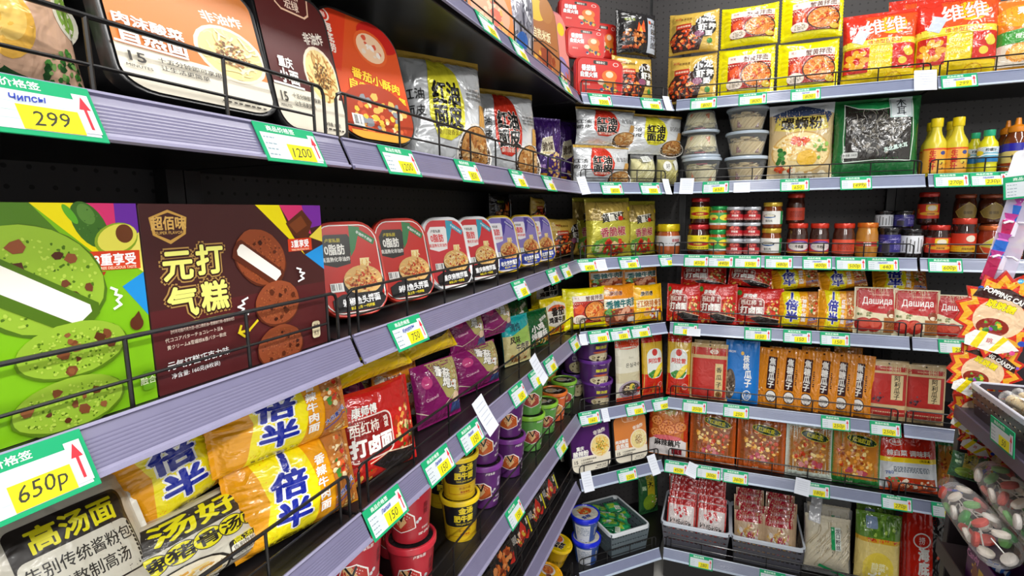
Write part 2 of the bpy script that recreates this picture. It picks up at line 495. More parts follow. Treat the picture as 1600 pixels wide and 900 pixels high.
def ceiling_light(x, y, f):
    r = tag(new_obj('ceiling_light', None), 'white LED batten light on the shop ceiling above the aisle', 'ceiling light', 'LED battens on the ceiling')
    r.location = (x, y, CEIL_Z)
    mb = MB(); mb.box(-.11, .11, -.62, .62, -.045, 0, lin('#e8e8e8'), .008); new_obj('housing', mb.mesh('housing', 'plastic'), r)
    mb = MB(); mb.box(-.09, .09, -.6, .6, -.055, -.046, (1, 1, 1, 1), .003); new_obj('diffuser', mb.mesh('diffuser', 'lamp_diffuser'), r)
    l = bpy.data.lights.new('lamp', 'AREA'); l.shape = 'RECTANGLE'; l.size = .18; l.size_y = 1.2; l.energy = LIGHT_W*f; l.color = (1, .985, .96)
    lo = new_obj('lamp', l, r); lo.location = (0, 0, -.06)
for x, y, f in LIGHTS: ceiling_light(x, y, f)

# ------------------------------------------------------------------ shelving bays: back panel, uprights, shelves with price rail and wire guard
BLK, WIRE = lin('#161416'), lin('#141314')
def rail_mesh(L, col, edge):
    mb = MB(); n = 9
    prof = []                                # (t, z) outline of the tilted, fluted strip
    d = np.array([RAIL_T, RAIL_H]); ln = np.linalg.norm(d); e = d/ln; nn = np.array([-e[1], e[0]])  # outwards = -t
    pts = [(0, .004), (.003, .0045), (.0045, .0015)]
    for i in range(8): pts += [(.0075+.0036*i, .0015), (.0088+.0036*i, .00175), (.0100+.0036*i, .00175)]
    pts += [(ln-.004, .0015), (ln-.003, .004), (ln, .0035)]
    out = [e*a + nn*b for a, b in pts]; inn = [e*ln+nn*-.0005, e*0+nn*-.0005]
    out = out+inn
    vs = [(x, p[0], p[1]) for x in (0, L) for p in out]; m = len(out); fs = []; cs = []
    for i in range(m):
        j = (i+1) % m; fs.append((i, j, m+j, m+i)); cs.append(edge if i < 3 or i > m-5 else col)
    fs.append(tuple(range(m))[::-1]); fs.append(tuple(range(m, 2*m))); cs += [col, col]
    mb.add(vs, fs, cs)
    return mb.mesh('price_rail', 'rail')
def guard_mesh(L, h=0.055, step=0.135):
    mb = MB(); y = .03; r = .0021; x0, x1 = .008, L-.008; z0 = -.004; c = .010
    mb.tube([(x0, y, z0), (x0, y, h-c), (x0+c*.3, y, h-c*.3), (x0+c, y, h), (x1-c, y, h), (x1-c*.3, y, h-c*.3), (x1, y, h-c), (x1, y, z0)], r*1.15, WIRE, 6)
    mb.tube([(x0+.02, y, h*.45), (x1-.02, y, h*.45)], r*.8, WIRE, 6)
    n = max(1, round((L-.04)/step))
    for i in range(n+1):
        x = x0+.02+(x1-x0-.04)*i/n
        mb.tube([(x, y, z0), (x, y, h)], r, WIRE, 6)
    return mb.mesh('wire_guard', 'wire')
def bay(name, seg, s0, s1, label, rail_col, rail_edge, ks=(1, 2, 3, 4, 5, 6, 7), poly=None, drop=None, ext=(0, 0)):
    root = tag(new_obj(name, None), label, 'shelving', 'black metal shelving bays along the wall')
    o = W3(seg, s0, 0, 0); root.location = o; root.rotation_euler = (0, 0, SEG[seg][3])
    L = s1-s0; gap = .004
    mb = MB()
    if poly is None: mb.box(-ext[0], L+ext[1], DEPTH, DEPTH+.012, .02, CEIL_Z-.35, (1, 1, 1, 1))
    else:
        pb = poly
        mb.box(pb[0], pb[1], DEPTH, DEPTH+.012, .02, CEIL_Z-.35, (1, 1, 1, 1))
    new_obj('back_panel', mb.mesh('back_panel', 'perforated_panel'), root)
    if poly is None:
        for x in (0.0, L-.03):
            mb = MB(); mb.box(x+.001, x+.029, DEPTH-.03, DEPTH-.001, 0, 2.3, lin('#1d1a1c')); 
            new_obj('upright', mb.mesh('upright', 'dark_metal'), root)
    for k in ks:
        mb = MB(); zt = ztop(k)-RAIL_Z[k]
        if poly is None:
            mb.box(gap, L-gap, RAIL_T+.001, DEPTH-.002, zt-.022, zt, BLK, .0015)
            mb.box(gap, L-gap, RAIL_T+.001, RAIL_T+.012, zt-.030, zt+.004, BLK, .0015)
        else:
            pl = [(gap, RAIL_T), (L-gap, RAIL_T)]+poly[2]
            mb.loops([[(x, y, zt-.022) for x, y in pl], [(x, y, zt) for x, y in pl]], BLK)
        sh = new_obj('shelf', mb.mesh('shelf', 'dark_metal'), root); sh.location = (0, 0, RAIL_Z[k])
        r = new_obj('price_rail', rail_mesh(L-2*gap, rail_col, rail_edge), sh); r.location = (gap, (drop or {}).get(k, 0)*0, 0)
        if k != 8:
            g = new_obj('wire_guard', guard_mesh(L-2*gap, .072 if seg == 'L' else .055), sh); g.location = (gap, 0, zt)
    mb = MB(); mb.box(.002, L-.002, .05, DEPTH-.002, .001, RAIL_Z[7]-.003, BLK)
    new_obj('plinth', mb.mesh('plinth', 'dark_metal'), root)
    return root
RL, RLE = lin('#726f8c'), lin('#928fab')  # lavender of the left strips is painted-in reflection; same plastic as the right run
RR_, RRE = lin('#78809a'), lin('#b9c6d8')
YJ, XJ = -1.2415, 0.7984
bay('shelving_bay', 'L', YJ-1.24, YJ, 'black shelving bay with lavender price rails holding the two cookie boxes', RL, RLE)
_q = DEPTH*math.tan(math.radians(22.5))
bay('shelving_bay', 'L', YJ, 0.0, 'black shelving bay with lavender price rails holding the noodle cups', RL, RLE, ext=(0, _q-.012))
bay('shelving_bay', 'D', 0.0, DG, 'narrow black shelving bay set diagonally across the corner', lin('#7a809c'), RRE,
    poly=(-_q, DG+_q, [(DG+.7071*DEPTH-.006, .7071*DEPTH), (DG+_q-.004, DEPTH-.002), (-_q+.004, DEPTH-.002), (-.7071*DEPTH+.006, .7071*DEPTH)]))
bay('shelving_bay', 'R', 0.0, XJ, 'black shelving bay with grey price rails holding the sauce jars', RR_, RRE, ext=(_q-.012, 0))
bay('shelving_bay', 'R', XJ, XJ+.8, 'black shelving bay holding the bottles with yellow and green caps', RR_, RRE)

# ------------------------------------------------------------------ kinds of goods
KIND = {}
def kind(name, W, D, H, parts, cat, group):
    KIND[name] = dict(W=W, D=D, H=H, parts=parts, cat=cat, group=group, n=name)
class Pillow:
    """a filled bag: fins at top and bottom ('v'), at the sides ('h') or all round ('p' pouch, thicker at the foot)"""
    def __init__(s, W, H, D, fin='v', seed=1, wr=0.004):
        s.W, s.H, s.D, s.fin = W, H, D, fin
        r = random.Random(seed)
        s.ph = [(r.uniform(-70, 70), r.uniform(-70, 70), r.uniform(0, 6.28), r.uniform(.4, 1)) for _ in range(7)]
        s.c1 = [r.uniform(0, 6.28) for _ in range(4)]; s.wr = wr
    def half(s, x, z):
        u, v = np.clip(x/s.W+.5, 0, 1), np.clip(z/s.H, 0, 1)
        a, b = np.abs(2*v-1), np.abs(2*u-1)
        if s.fin == 'h': a, b = b, a
        if s.fin == 'p':
            pa = np.sqrt(np.clip(1-(a/.95)**6, 0, 1)); pb = np.sqrt(np.clip(1-(b/.93)**5, 0, 1)); th = pa*pb*(1.15-.65*v)
        else:
            a_ = np.clip(a/.90, 0, 1)
            pa = np.clip(1-a_**2.6, 0, 1)**.62; pb = np.clip(1-b**3, 0, 1)**.5; th = pa*pb
        w = sum(q[3]*np.sin(q[0]*x+q[1]*z+q[2]) for q in s.ph)/4.0
        if s.fin == 'h': q = z; q2 = s.H
        else: q = x; q2 = s.W
        cr = np.sin(q/q2*38+s.c1[0]+3*np.sin(q/q2*9+s.c1[1]))*np.exp(-np.clip(1-a, 0, 1)*5)*np.clip(th*3, 0, 1)
        y = s.D/2*th + s.wr*(w*.7*np.clip(th*1.5, 0, 1)+cr)
        return np.maximum(y, .0008)
    NX, NZ = 27, 31
    def grid(s):
        if not hasattr(s, 'g'):
            X, Z = np.meshgrid(np.linspace(-s.W/2, s.W/2, s.NX), np.linspace(0, s.H, s.NZ)); s.g = s.half(X, Z)
        return s.g
    def lerp(s, x, z):
        g = s.grid(); i = np.clip((x/s.W+.5)*(s.NX-1), 0, s.NX-1.0001); j = np.clip(z/s.H*(s.NZ-1), 0, s.NZ-1.0001)
        a, b = i.astype(int), j.astype(int); u, v = i-a, j-b
        h00, h10, h01, h11 = g[b, a], g[b, a+1], g[b+1, a], g[b+1, a+1]
        return np.where(u >= v, h00+u*(h10-h00)+v*(h11-h10), h00+v*(h01-h00)+u*(h11-h01))
    def surf(s, p, e):
        x, z = p[:, 0], p[:, 1]; d = .0025
        hx = (s.lerp(x+d, z)-s.lerp(x-d, z))/(2*d); hz = (s.lerp(x, z+d)-s.lerp(x, z-d))/(2*d)
        hx = np.clip(hx, -3, 3); hz = np.clip(hz, -3, 3); q = e/np.sqrt(1+hx*hx+hz*hz)
        return np.stack([s.sx(x, z)-hx*q, -s.lerp(x, z)-q, z-hz*q], 1)
    def sx(s, x, z):
        v = np.clip(z/s.H, 0, 1)
        if s.fin == 'v': return x*(1-.05*(1-(2*v-1)**2))
        return x
    def body(s, col, back=None):
        nx, nz = s.NX, s.NZ
        xs = np.linspace(-s.W/2, s.W/2, nx); zs = np.linspace(0, s.H, nz)
        X, Z = np.meshgrid(xs, zs); h = s.grid()
        Xs = s.sx(X, Z).copy(); Zs = Z.copy()
        if s.fin == 'v': Zs[0, ::2] += .0015; Zs[-1, ::2] -= .0015
        if s.fin == 'h':
            Zs = s.H/2+(Z-s.H/2)*(1-.05*(1-(2*X/s.W)**2)); Xs[::2, 0] += .0015; Xs[::2, -1] -= .0015
        fr = np.stack([Xs, -h, Zs], 2).reshape(-1, 3); bk = np.stack([Xs, h*.9, Zs], 2).reshape(-1, 3)
        f = []; n = nx*nz
        for j in range(nz-1):
            for i in range(nx-1):
                a = j*nx+i; f.append((a, a+1, a+nx+1)); f.append((a, a+nx+1, a+nx))
        nb = len(f)
        f2 = [(n+q[2], n+q[1], n+q[0]) for q in f]
        ring = [i for i in range(nx)]+[j*nx+nx-1 for j in range(1, nz)]+[(nz-1)*nx+i for i in range(nx-2, -1, -1)]+[j*nx for j in range(nz-2, 0, -1)]
        f3 = [(ring[i], n+ring[i], n+ring[(i+1) % len(ring)], ring[(i+1) % len(ring)]) for i in range(len(ring))]
        mb = MB(); mb.add(np.concatenate([fr, bk]), f+f2+f3, [lin(col)]*nb+[lin(back or col)]*(nb+len(f3)))
        return mb
def bag(name, W, H, D, col, draw, cat, group, fin='v', mat='film', seed=1, wr=.003, back=None, extra=None):
    p = Pillow(W, H, D, fin, seed, wr*1.35)
    parts = [('bag', p.body(col, back).mesh('bag', mat, 0), [])]
    if draw:
        a = Art(W, H, seed); draw(a)
        sf = p.surf
        if fin == 'h':
            def sf(q, e):
                r = p.surf(q, e); r[:, 2] = H/2+(r[:, 2]-H/2)*(1-.05*(1-(2*q[:, 0]/W)**2)); return r
        parts.append(('printed_front', a.build('printed_front', sf, mat, lim=.005, e0=.0015, dl=.00004), []))
    if extra: parts += extra(p)
    kind(name, W, D, H, parts, cat, group)
def rrect(W, H, r, n=5, cx=0, cz=None):
    cz = H/2 if cz is None else cz; r = min(r, W/2-.0005, H/2-.0005); q = []
    for x, z, a0 in ((W/2-r, H/2-r, 0), (-W/2+r, H/2-r, 90), (-W/2+r, -H/2+r, 180), (W/2-r, -H/2+r, 270)):
        for k in range(n+1):
            a = math.radians(a0+90*k/n); q.append((cx+x+r*math.cos(a), cz+z+r*math.sin(a)))
    return q
def rr_clip(W, H, r, cz):
    def f(p):
        x = np.clip(p[:, 0], -W/2, W/2); z = np.clip(p[:, 1]-cz, -H/2, H/2)
        dx, dz = np.abs(x)-(W/2-r), np.abs(z)-(H/2-r); m = (dx > 0) & (dz > 0); d = np.hypot(dx, dz); m &= d > r
        k = np.where(m, r/np.maximum(d, 1e-9), 1)
        x = np.where(m, np.sign(x)*(W/2-r+dx*k), x); z = np.where(m, np.sign(z)*(H/2-r+dz*k), z)
        return np.stack([x, z+cz], 1)
    return f
def tray(name, W, H, D, rim, tub, draw, cat, group, r=.03, lip=.006, mat='card', face=None, seed=1, film=False):
    """an upright meal tray seen from its lid: lid with rim, tapered tub behind"""
    def loop(ins, y, rr=None): return [(x, y, z) for x, z in rrect(W-2*ins, H-2*ins, (rr or r)-ins*.5, cz=H/2)]
    mb = MB()
    mb.loops([loop(lip, -D/2+.0015), loop(lip*.6, -D/2), loop(.0015, -D/2), loop(0, -D/2+.003), loop(0, -D/2+.012), loop(.004, -D/2+.013)], lin(rim), cap1=False)
    lid = mb.mesh('lid', 'plastic', 40)
    mb = MB()
    mb.loops([loop(.0045, -D/2+.0125), loop(.006, -D/2+.016), loop(.010, D/2-.01), loop(.016, D/2-.002), loop(.02, D/2)], lin(tub))
    body = mb.mesh('tub', 'plastic', 40)
    a = Art(W, H, seed)
    if face:
        q = rrect(W-2*lip-.001, H-2*lip-.001, r-lip*.5)
        a._tri([(q[i], q[(i+1) % len(q)], (0, H/2)) for i in range(len(q))], face)
    draw(a)
    art = a.build('printed_label', lambda p, e: np.stack([p[:, 0], np.full(len(p), -D/2-.0002)-e, p[:, 1]], 1), mat, lim=.012, e0=.0003, dl=.00003, clip=rr_clip(W-2*lip+.001, H-2*lip+.001, r-lip*.5, H/2))
    kind(name, W, D, H, [('lid', lid, []), ('tub', body, []), ('printed_label', art, [])], cat, group)
def carton(name, W, H, D, col, draw, cat, group, top=None, side=None, mat='card', seed=1):
    mb = MB(); c = lin(col)
    mb.box(-W/2, W/2, -D/2, D/2, 0, H, c, .0015)
    parts = [('carton', mb.mesh('carton', mat), [])]
    a = Art(W, H, seed); draw(a)
    parts.append(('printed_front', a.build('printed_front', lambda p, e: np.stack([p[:, 0], np.full(len(p), -D/2)-e, p[:, 1]], 1), mat, e0=.0002, dl=.00002), []))
    if top:
        b = Art(W, D, seed+1); top(b)
        parts.append(('printed_top', b.build('printed_top', lambda p, e: np.stack([p[:, 0], p[:, 1]-D/2, np.full(len(p), H)+e], 1), mat, e0=.0002, dl=.00002), []))
    if side:
        for sg, nm in ((1, 'printed_side'),):
            b = Art(D, H, seed+2); side(b)
            parts.append((nm, b.build(nm, lambda p, e: np.stack([np.full(len(p), W/2)+e, p[:, 0], p[:, 1]], 1), mat, e0=.0002, dl=.00002), []))
    kind(name, W, D, H, parts, cat, group)
def cyl_surf(rf, twist=0.0, R=1.0):
    """x is metres along the girth at radius R, z height"""
    def f(p, e):
        a = p[:, 0]/R+twist; r = np.array([rf(z) for z in p[:, 1]])+e
        return np.stack([r*np.sin(a), -r*np.cos(a), p[:, 1]], 1)
    return f
def cup(name, R0, R1, H, col, rimc, lidc, draw, lid_draw, cat, group, seed=1, twist=0.0, rim_h=.012):
    mb = MB(); c = lin(col)
    mb.lathe([(R0-.003, 0), (R0, .002), (R0+.0005, .006), (R1, H-rim_h)], c, 28)
    side = mb.mesh('cup_wall', 'plastic', 40)
    mb = MB(); mb.lathe([(R1+.0005, H-rim_h), (R1+.004, H-rim_h), (R1+.0045, H-.002), (R1+.003, H), (R1-.0015, H), (R1-.003, H-.003)], lin(rimc), 28, True, False)
    rim = mb.mesh('rim', 'plastic', 40)
    mb = MB(); mb.lathe([(R1-.003, H-.0032), (R1-.010, H-.0035), (.001, H-.003)], lin(lidc), 28, False, True)
    lid = mb.mesh('lid', 'foil', 40)
    Wd = 2*math.pi*R1
    a = Art(Wd, H, seed); draw(a)
    rf = lambda z: R0+.0005+(R1-R0-.0005)*min(max((z-.006)/(H-rim_h-.006), 0), 1)
    art = a.build('printed_wall', cyl_surf(rf, twist, R1), 'plastic', lim=.006, e0=.0004, dl=.00003)
    subs = []
    if lid_draw:
        b = Art(2*R1, 2*R1, seed+3); lid_draw(b)
        subs = [('lid_print', b.build('lid_print', lambda p, e: np.stack([p[:, 0]*.92, (p[:, 1]-R1)*.92, np.full(len(p), H-.0029)+e], 1), 'foil', e0=.0002, dl=.00003), [])]
    kind(name, 2*(R1+.0045), 2*(R1+.0045), H, [('cup_wall', side, []), ('rim', rim, []), ('lid', lid, subs), ('printed_wall', art, [])], cat, group)
def jar(name, R, H, lidc, sauce, draw, cat, group, lab=(.22, .66), seed=1, twist=0.0, lid_h=.014, neck=.86, bulge=0.0, mat='glass_jar', arc=.72, labc=None):
    mb = MB(); c = lin(sauce); zs = H-lid_h
    pr = [(R*.86, 0), (R*.97, .003), (R, .009), (R*(1+bulge), zs*.4), (R, zs*.74), (R*.98, zs*.80), (R*neck*1.02, zs*.92), (R*neck, zs)]
    mb.lathe(pr, c, 24); body = mb.mesh('glass', mat, 50)
    mb = MB(); rl = R*neck+.0035
    n = 36; lp = [(rl-.0012, zs-.002), (rl, zs), (rl, H-.003), (rl-.0015, H-.0005), (rl-.006, H), (.001, H-.0008)]
    mb.lathe(lp, lin(lidc), 28, True, True); lid = mb.mesh('lid', 'lid_metal', 40)
    parts = [('glass', body, []), ('lid', lid, [])]
    if draw:
        hh = (lab[1]-lab[0])*H; Wd = 2*math.pi*R*arc
        a = Art(Wd, hh, seed); 
        if labc: a.R(0, 0, 1, 1, labc)
        draw(a)
        def sf(p, e):
            an = p[:, 0]/R+twist; z = p[:, 1]+lab[0]*H
            rr = np.interp(z, [q[1] for q in pr], [q[0] for q in pr])+e
            return np.stack([rr*np.sin(an), -rr*np.cos(an), z], 1)
        parts.append(('printed_label', a.build('printed_label', sf, 'card', lim=.005, e0=.0009, dl=.00004), []))
    kind(name, 2*R*(1+bulge), 2*R*(1+bulge), H, parts, cat, group)

def inst(kn, loc, rot, scale=(1, 1, 1), label=None, group=None, name=None):
    k = KIND[kn]
    root = new_obj(name or k['cat'].replace(' ', '_'), None)
    root.location = tuple(loc); root.rotation_euler = rot; root.scale = scale; root.empty_display_size = .02
    def rec(parts, par):
        for pn, me, subs in parts:
            o = new_obj(pn, me, par); rec(subs, o)
    rec(k['parts'], root)
    tag(root, label or k['group'], k['cat'], group or k['group'])
    return root
LAB = {}
def I(kn, seg, k, px0, px1, ytop=None, t=.045, on=None, yaw=0, tilt=0, roll=0, where='', dz=0.0, w=None, group=None, lift=0.0, zb=None, sd=None, s=None, anchor=None, flip=False, h=None, flat=False, label=None):
    """stand one piece of goods on shelf k: its left and right edge and its top are read off the photograph,
    its depth t (front face behind the rail) from the shelf it stands on"""
    K = KIND[kn]
    z = (on['top'] if on else ztop(k)) if zb is None else zb
    z += dz+.0006
    zm = z+K['H']*.4
    sdp = 1.0 if sd is None else sd
    ty, cy, sy = math.radians(yaw), math.cos(math.radians(yaw)), math.sin(math.radians(yaw))
    def ends(c, w_, d):
        tc = t+d/2*cy+w_/2*abs(sy)
        return [proj(W3(seg, c+x*w_/2*cy+d/2*sy, tc+x*w_/2*sy-d/2*cy, zm))[0] for x in (-1, 1)], tc
    if s is not None: sm = s; wd = w or K['W']
    elif w is None or anchor is None:
        wd = w or K['W']; sm = s_at(seg, t+.03, zm, (px0+px1)/2)
        for _ in range(60):                    # match both edges of the front face
            e, tc = ends(sm, wd, K['D']*sdp); e2, _ = ends(sm+.004, wd, K['D']*sdp)
            g = max((e2[0]+e2[1]-e[0]-e[1])/2/.004, 20.0)
            sm += .6*((px0+px1)/2-(e[0]+e[1])/2)/g
            if w is None: wd = min(max(wd*(1+.5*((px1-px0)/max(e[1]-e[0], 4)-1)), .45*K['W']), 1.28*K['W'])
    else:
        wd = w; sm = s_at(seg, t, zm, px1)-w/2 if anchor == 'r' else s_at(seg, t, zm, px0)+w/2
    if w is None and s is None and K['parts'][0][0] == 'bag': wd *= .965     # soft bags sit just clear of each other
    sc = wd/K['W']
    if sd is None: sdp = min(sc, 1.2)
    D = K['D']*sdp; tc = t+D/2*cy+wd/2*abs(sy)
    sz = sc if ytop is None else max(.2, (z_at(seg, sm, tc-D/2*cy, ytop)-z)/K['H']/max(.5, math.cos(math.radians(tilt))))
    if h is not None: sz = h/K['H']
    if k > 1 and seg != 'G' and not flat:
        room = RAIL_Z[k-1]+.008-z; need = K['H']*sz*math.cos(math.radians(tilt))+abs(math.sin(math.radians(tilt)))*D+abs(math.sin(math.radians(roll)))*wd
        if need > room: sz *= max(.3, (room-(need-K['H']*sz))/(K['H']*sz))
    s0, s1 = sm-wd/2, sm+wd/2
    if os_dbg: print('I', kn, seg, k, 'w %.3f h %.3f s %.3f' % (s1-s0, K['H']*sz, sm))
    ro = [math.radians(-tilt), math.radians(-roll), SEG[seg][3]+math.radians(yaw)]
    zz = z+abs(math.sin(math.radians(tilt)))*D/2+abs(math.sin(math.radians(roll)))*(s1-s0)/2+lift; tt = tc; top = z+K['H']*sz
    if flip: ro[0] += math.pi; zz += K['H']*sz; ro[2] += math.pi
    if flat: ro[0] = math.radians(-88); zz = z+D/2; tt = t; top = z+D      # lying on its back, foot towards the aisle
    loc = W3(seg, sm, tt, zz)
    lb = label or ((LAB.get(kn) or K['group'])+(' '+where if where else ''))
    ob = inst(kn, loc, tuple(ro), (sc, sdp, sz), lb, group)
    return dict(o=ob, top=top, s=sm, t=t, w=s1-s0, h=K['H']*sz)
os_dbg = False
# ------------------------------------------------------------------ the printed goods
Y_, W_, K_, RD = '#f5d800', '#f6f4ee', '#15120f', '#d61f1c'
NOOD = ['#f0d48a', '#e6bd62', '#f7e4ab', '#d9a24a']
SPICY = ['#d8541f', '#e97a2c', '#f0a04a', '#b93416', '#f4bf6a']
MEAT = ['#7c3a1c', '#9c5126', '#b86a34', '#5f2a14']
def cookie(a, u, v, ru, rv, base, dark, chips, rot=0, n=9, lights=None):
    a.E(u, v, ru, rv, dark, rot, 28, jag=.03); a.E(u, v+.008, ru*.97, rv*.96, base, rot, 28, jag=.03)
    a.blobs(u, v, ru*.98, rv*.96, [dark, lights or base, lights or base], 210, .035); a.blobs(u, v, ru*.9, rv*.85, chips, n, .14)
def bitten(a, u, v, ru, rv, base, dark, chips, rot, lights):
    cookie(a, u, v, ru, rv, base, dark, chips, rot, 9, lights)
    r = math.radians(rot)
    def o(x, y): return (u+(x*ru*math.cos(r)*a.W-y*rv*math.sin(r)*a.H)/a.W, v+(x*ru*math.sin(r)*a.W+y*rv*math.cos(r)*a.H)/a.H)
    a.P([o(-.98, -.02), o(-.9, .12), o(.9, .12), o(1.0, -.05), o(.93, -.62), o(-.9, -.62), o(-1, -.3)], dark)
    a.P([o(-.86, -.05), o(-.8, .02), o(.8, .02), o(.88, -.08), o(.8, -.42), o(-.78, -.42), o(-.87, -.3)], '#f3efe6')
def rays(a, cols=('#f2e000', '#d8336f', '#6a2aa0')):
    y, r, p = cols
    a.Q([(.20, 1), (.52, 1), (.60, .73), (.56, .66)], y); a.Q([(.52, 1), (.77, 1), (.80, .80), (.62, .71)], r)
    a.Q([(.77, 1), (1, 1), (1, .87), (.78, .78)], p); a.Q([(1, .86), (1, .62), (.72, .72), (.95, .78)], '#f1e46a')
    a.Q([(.80, .55), (1, .60), (1, .38)], '#1f8fd8')
def bracket(a, u, v, r, flip, w=.0022):
    pts = [(u-flip*r*.6, v+r), (u, v+r*.75), (u-flip*.2*r, v+.35*r), (u+flip*.5*r, v+.1*r), (u-flip*.1*r, v-.25*r), (u+flip*.35*r, v-.7*r), (u-flip*.5*r, v-r)]
    a.line(pts, w, '#ffffff')
def d_green(a):
    a.R(0, 0, 1, 1, '#7dbb14'); a.T('元气打糕', .28, .62, .2, '#f2f0a0', 0, .05, ol='#2f4a10', ow=.05); a.T('牛油果味', .26, .3, .08, W_, 0, .03)
    a.window(.58, 1.0)
    a.Q([(-.3, 1), (.19, 1), (.60, .70), (.2, .55), (-.3, .75)], '#4f7a1c')
    a.Q([(.19, 1), (.53, 1), (.66, .74)], '#f2e000'); a.Q([(.53, 1), (.81, 1), (.80, .80), (.66, .74)], '#d8336f')
    a.Q([(.81, 1), (1, 1), (1, .86), (.80, .78)], '#6a2aa0'); a.Q([(1, .86), (1, .66), (.78, .76)], '#f1e46a'); a.Q([(.80, .60), (1, .66), (1, .44)], '#1f8fd8')
    a.E(.60, .90, .12, .115, '#3d6b22', 25); a.E(.58, .95, .06, .05, '#5c8a38', 25); a.E(.46, .95, .03, .05, '#5fae27', 30); a.blobs(.6, .89, .1, .1, ['#57873a', '#2c5418'], 20, .1)
    a.E(.80, .83, .19, .075, '#8aa823', 20); a.E(.81, .835, .175, .064, '#e3db55', 20); a.E(.87, .855, .075, .045, '#6b3a1b')
    a.R(.56, .685, .98, .775, '#d8401c', -2); a.Q([(.56, .68), (.68, .68), (.64, .65)], '#b13014'); a.T('3重享受', .77, .735, .06, '#ffffff', -2, .03, sx=.9); a.T('THREE DELICIOUS TASTE', .77, .695, .018, '#fff2d0', -2, sx=.9)
    bitten(a, .17, .66, .52, .235, '#93b833', '#4c6f12', ['#6d3a22', '#8a4c2c', '#4e2717'], -35, '#b3cf4e')
    bracket(a, .74, .55, .05, 1.3); a.E(.88, .41, .06, .035, '#5a2c17'); a.Q([(.84, .43), (.93, .43), (.91, .47)], '#5a2c17')
    cookie(a, .36, .34, .42, .125, '#93b833', '#55780f', ['#7a4526', '#5b2f18', '#8c5630'], 4, 12, '#b3cf4e')
    cookie(a, .28, .10, .42, .12, '#93b833', '#55780f', ['#7a4526', '#5b2f18', '#8c5630'], 2, 10, '#b3cf4e')
    a.RR(.86, .06, .97, .16, .003, '#5f9a12'); a.T('融合', .915, .11, .04, '#e8f2c8')
def d_choc(a):
    a.R(0, 0, 1, 1, '#43201f'); a.R(0, 0, 1, .45, '#552022')
    a.Q([(.555, 1), (.705, 1), (.78, .80), (.86, .66)], '#f2e000'); a.Q([(.705, 1), (.86, 1), (.92, .80), (.79, .84)], '#d8336f')
    a.Q([(.86, 1), (1, 1), (1, .86), (.90, .84)], '#7a2aa0'); a.Q([(1, .86), (1, .74), (.90, .78)], '#f0d84a'); a.Q([(.86, .66), (1, .72), (1, .54)], '#1f8fd8')
    a.P([(.74, .88), (.86, .97), (.93, .88), (.88, .76), (.78, .80)], '#5a2a12'); a.P([(.76, .87), (.85, .93), (.89, .86), (.81, .81)], '#7d3f1c')
    a.R(.745, .69, .915, .775, '#d8401c'); a.T('3重享受', .83, .74, .055, '#ffffff', 0, .03, sx=.85); a.T('THREE DELICIOUS TASTE', .83, .70, .016, '#fff2d0', 0, sx=.9)
    a.P([(.035, .93), (.115, .97), (.195, .93), (.185, .84), (.115, .79), (.045, .84)], '#c89a4a'); a.P([(.047, .925), (.115, .955), (.183, .925), (.173, .845), (.115, .81), (.057, .845)], '#43201f')
    a.T('超佰味', .115, .90, .075, '#d8ad5c', 0, .03, sx=.85); a.T('SUPER FLAVOR', .115, .85, .022, '#d8ad5c', 0, .01)
    cs = (('元', .135, .672), ('打', .285, .692), ('气', .14, .475), ('糕', .292, .482))
    for t, u, v in cs: a.T(t, u, v, .175, '#b08a4c', 0, .15, sx=1.0)
    for t, u, v in cs: a.T(t, u, v, .175, '#3a1a18', 0, .10, sx=1.0)
    for t, u, v in cs: a.T(t, u, v, .175, '#eae97a', 0, .035, sx=1.0)
    a.T('【代可可脂巧克力豆+进口黄奶油+雪媚娘打糕+香醇软坯】', .225, .325, .022, '#e8d8c8', 0, .0, sx=.72); a.T('代ココアバターチョコレート豆&', .18, .285, .026, '#e8d8c8', 0, .0, sx=.9); a.T('黄クリーム&雪媚娘&香バター軟皮', .19, .245, .026, '#e8d8c8', 0, .0, sx=.9)
    a.T('元气打糕巧克力味', .19, .145, .052, '#ffffff', 0, .015, sx=.9); a.T('净含量: 160克(8枚装)', .17, .085, .032, '#ffffff', 0, .005)
    bitten(a, .565, .665, .165, .17, '#8c4323', '#5a2613', ['#3d1a10', '#562613'], -35, '#a8582e')
    cookie(a, .645, .36, .145, .15, '#93492a', '#5f2a16', ['#40190e', '#5b2814'], 0, 10, '#ab6038')
    cookie(a, .64, .07, .15, .145, '#93492a', '#5f2a16', ['#40190e', '#5b2814'], 0, 8, '#ab6038')
    bracket(a, .425, .385, .05, -1); bracket(a, .81, .53, .045, 1)
    a.line([(.50, .28), (.45, .235), (.40, .235)], .003, '#e6d020'); a.line([(.405, .27), (.392, .235), (.42, .205)], .003, '#e6d020')
    a.RR(.862, .06, .922, .18, .004, '#e9dcb4'); a.T('融合', .892, .145, .036, '#43201f', sx=.7); a.T('东方', .892, .095, .036, '#43201f', sx=.7)
def up_top(c):
    def f(a): a.R(0, 0, 1, 1, c)
    return f
carton('cookie_green', .245, .193, .075, '#6ca518', d_green, 'cookie box', 'cookie boxes', up_top('#3b2018'))
carton('cookie_choc', .245, .193, .075, '#43201f', d_choc, 'cookie box', 'cookie boxes', up_top('#4a2422'), up_top('#43201f'))

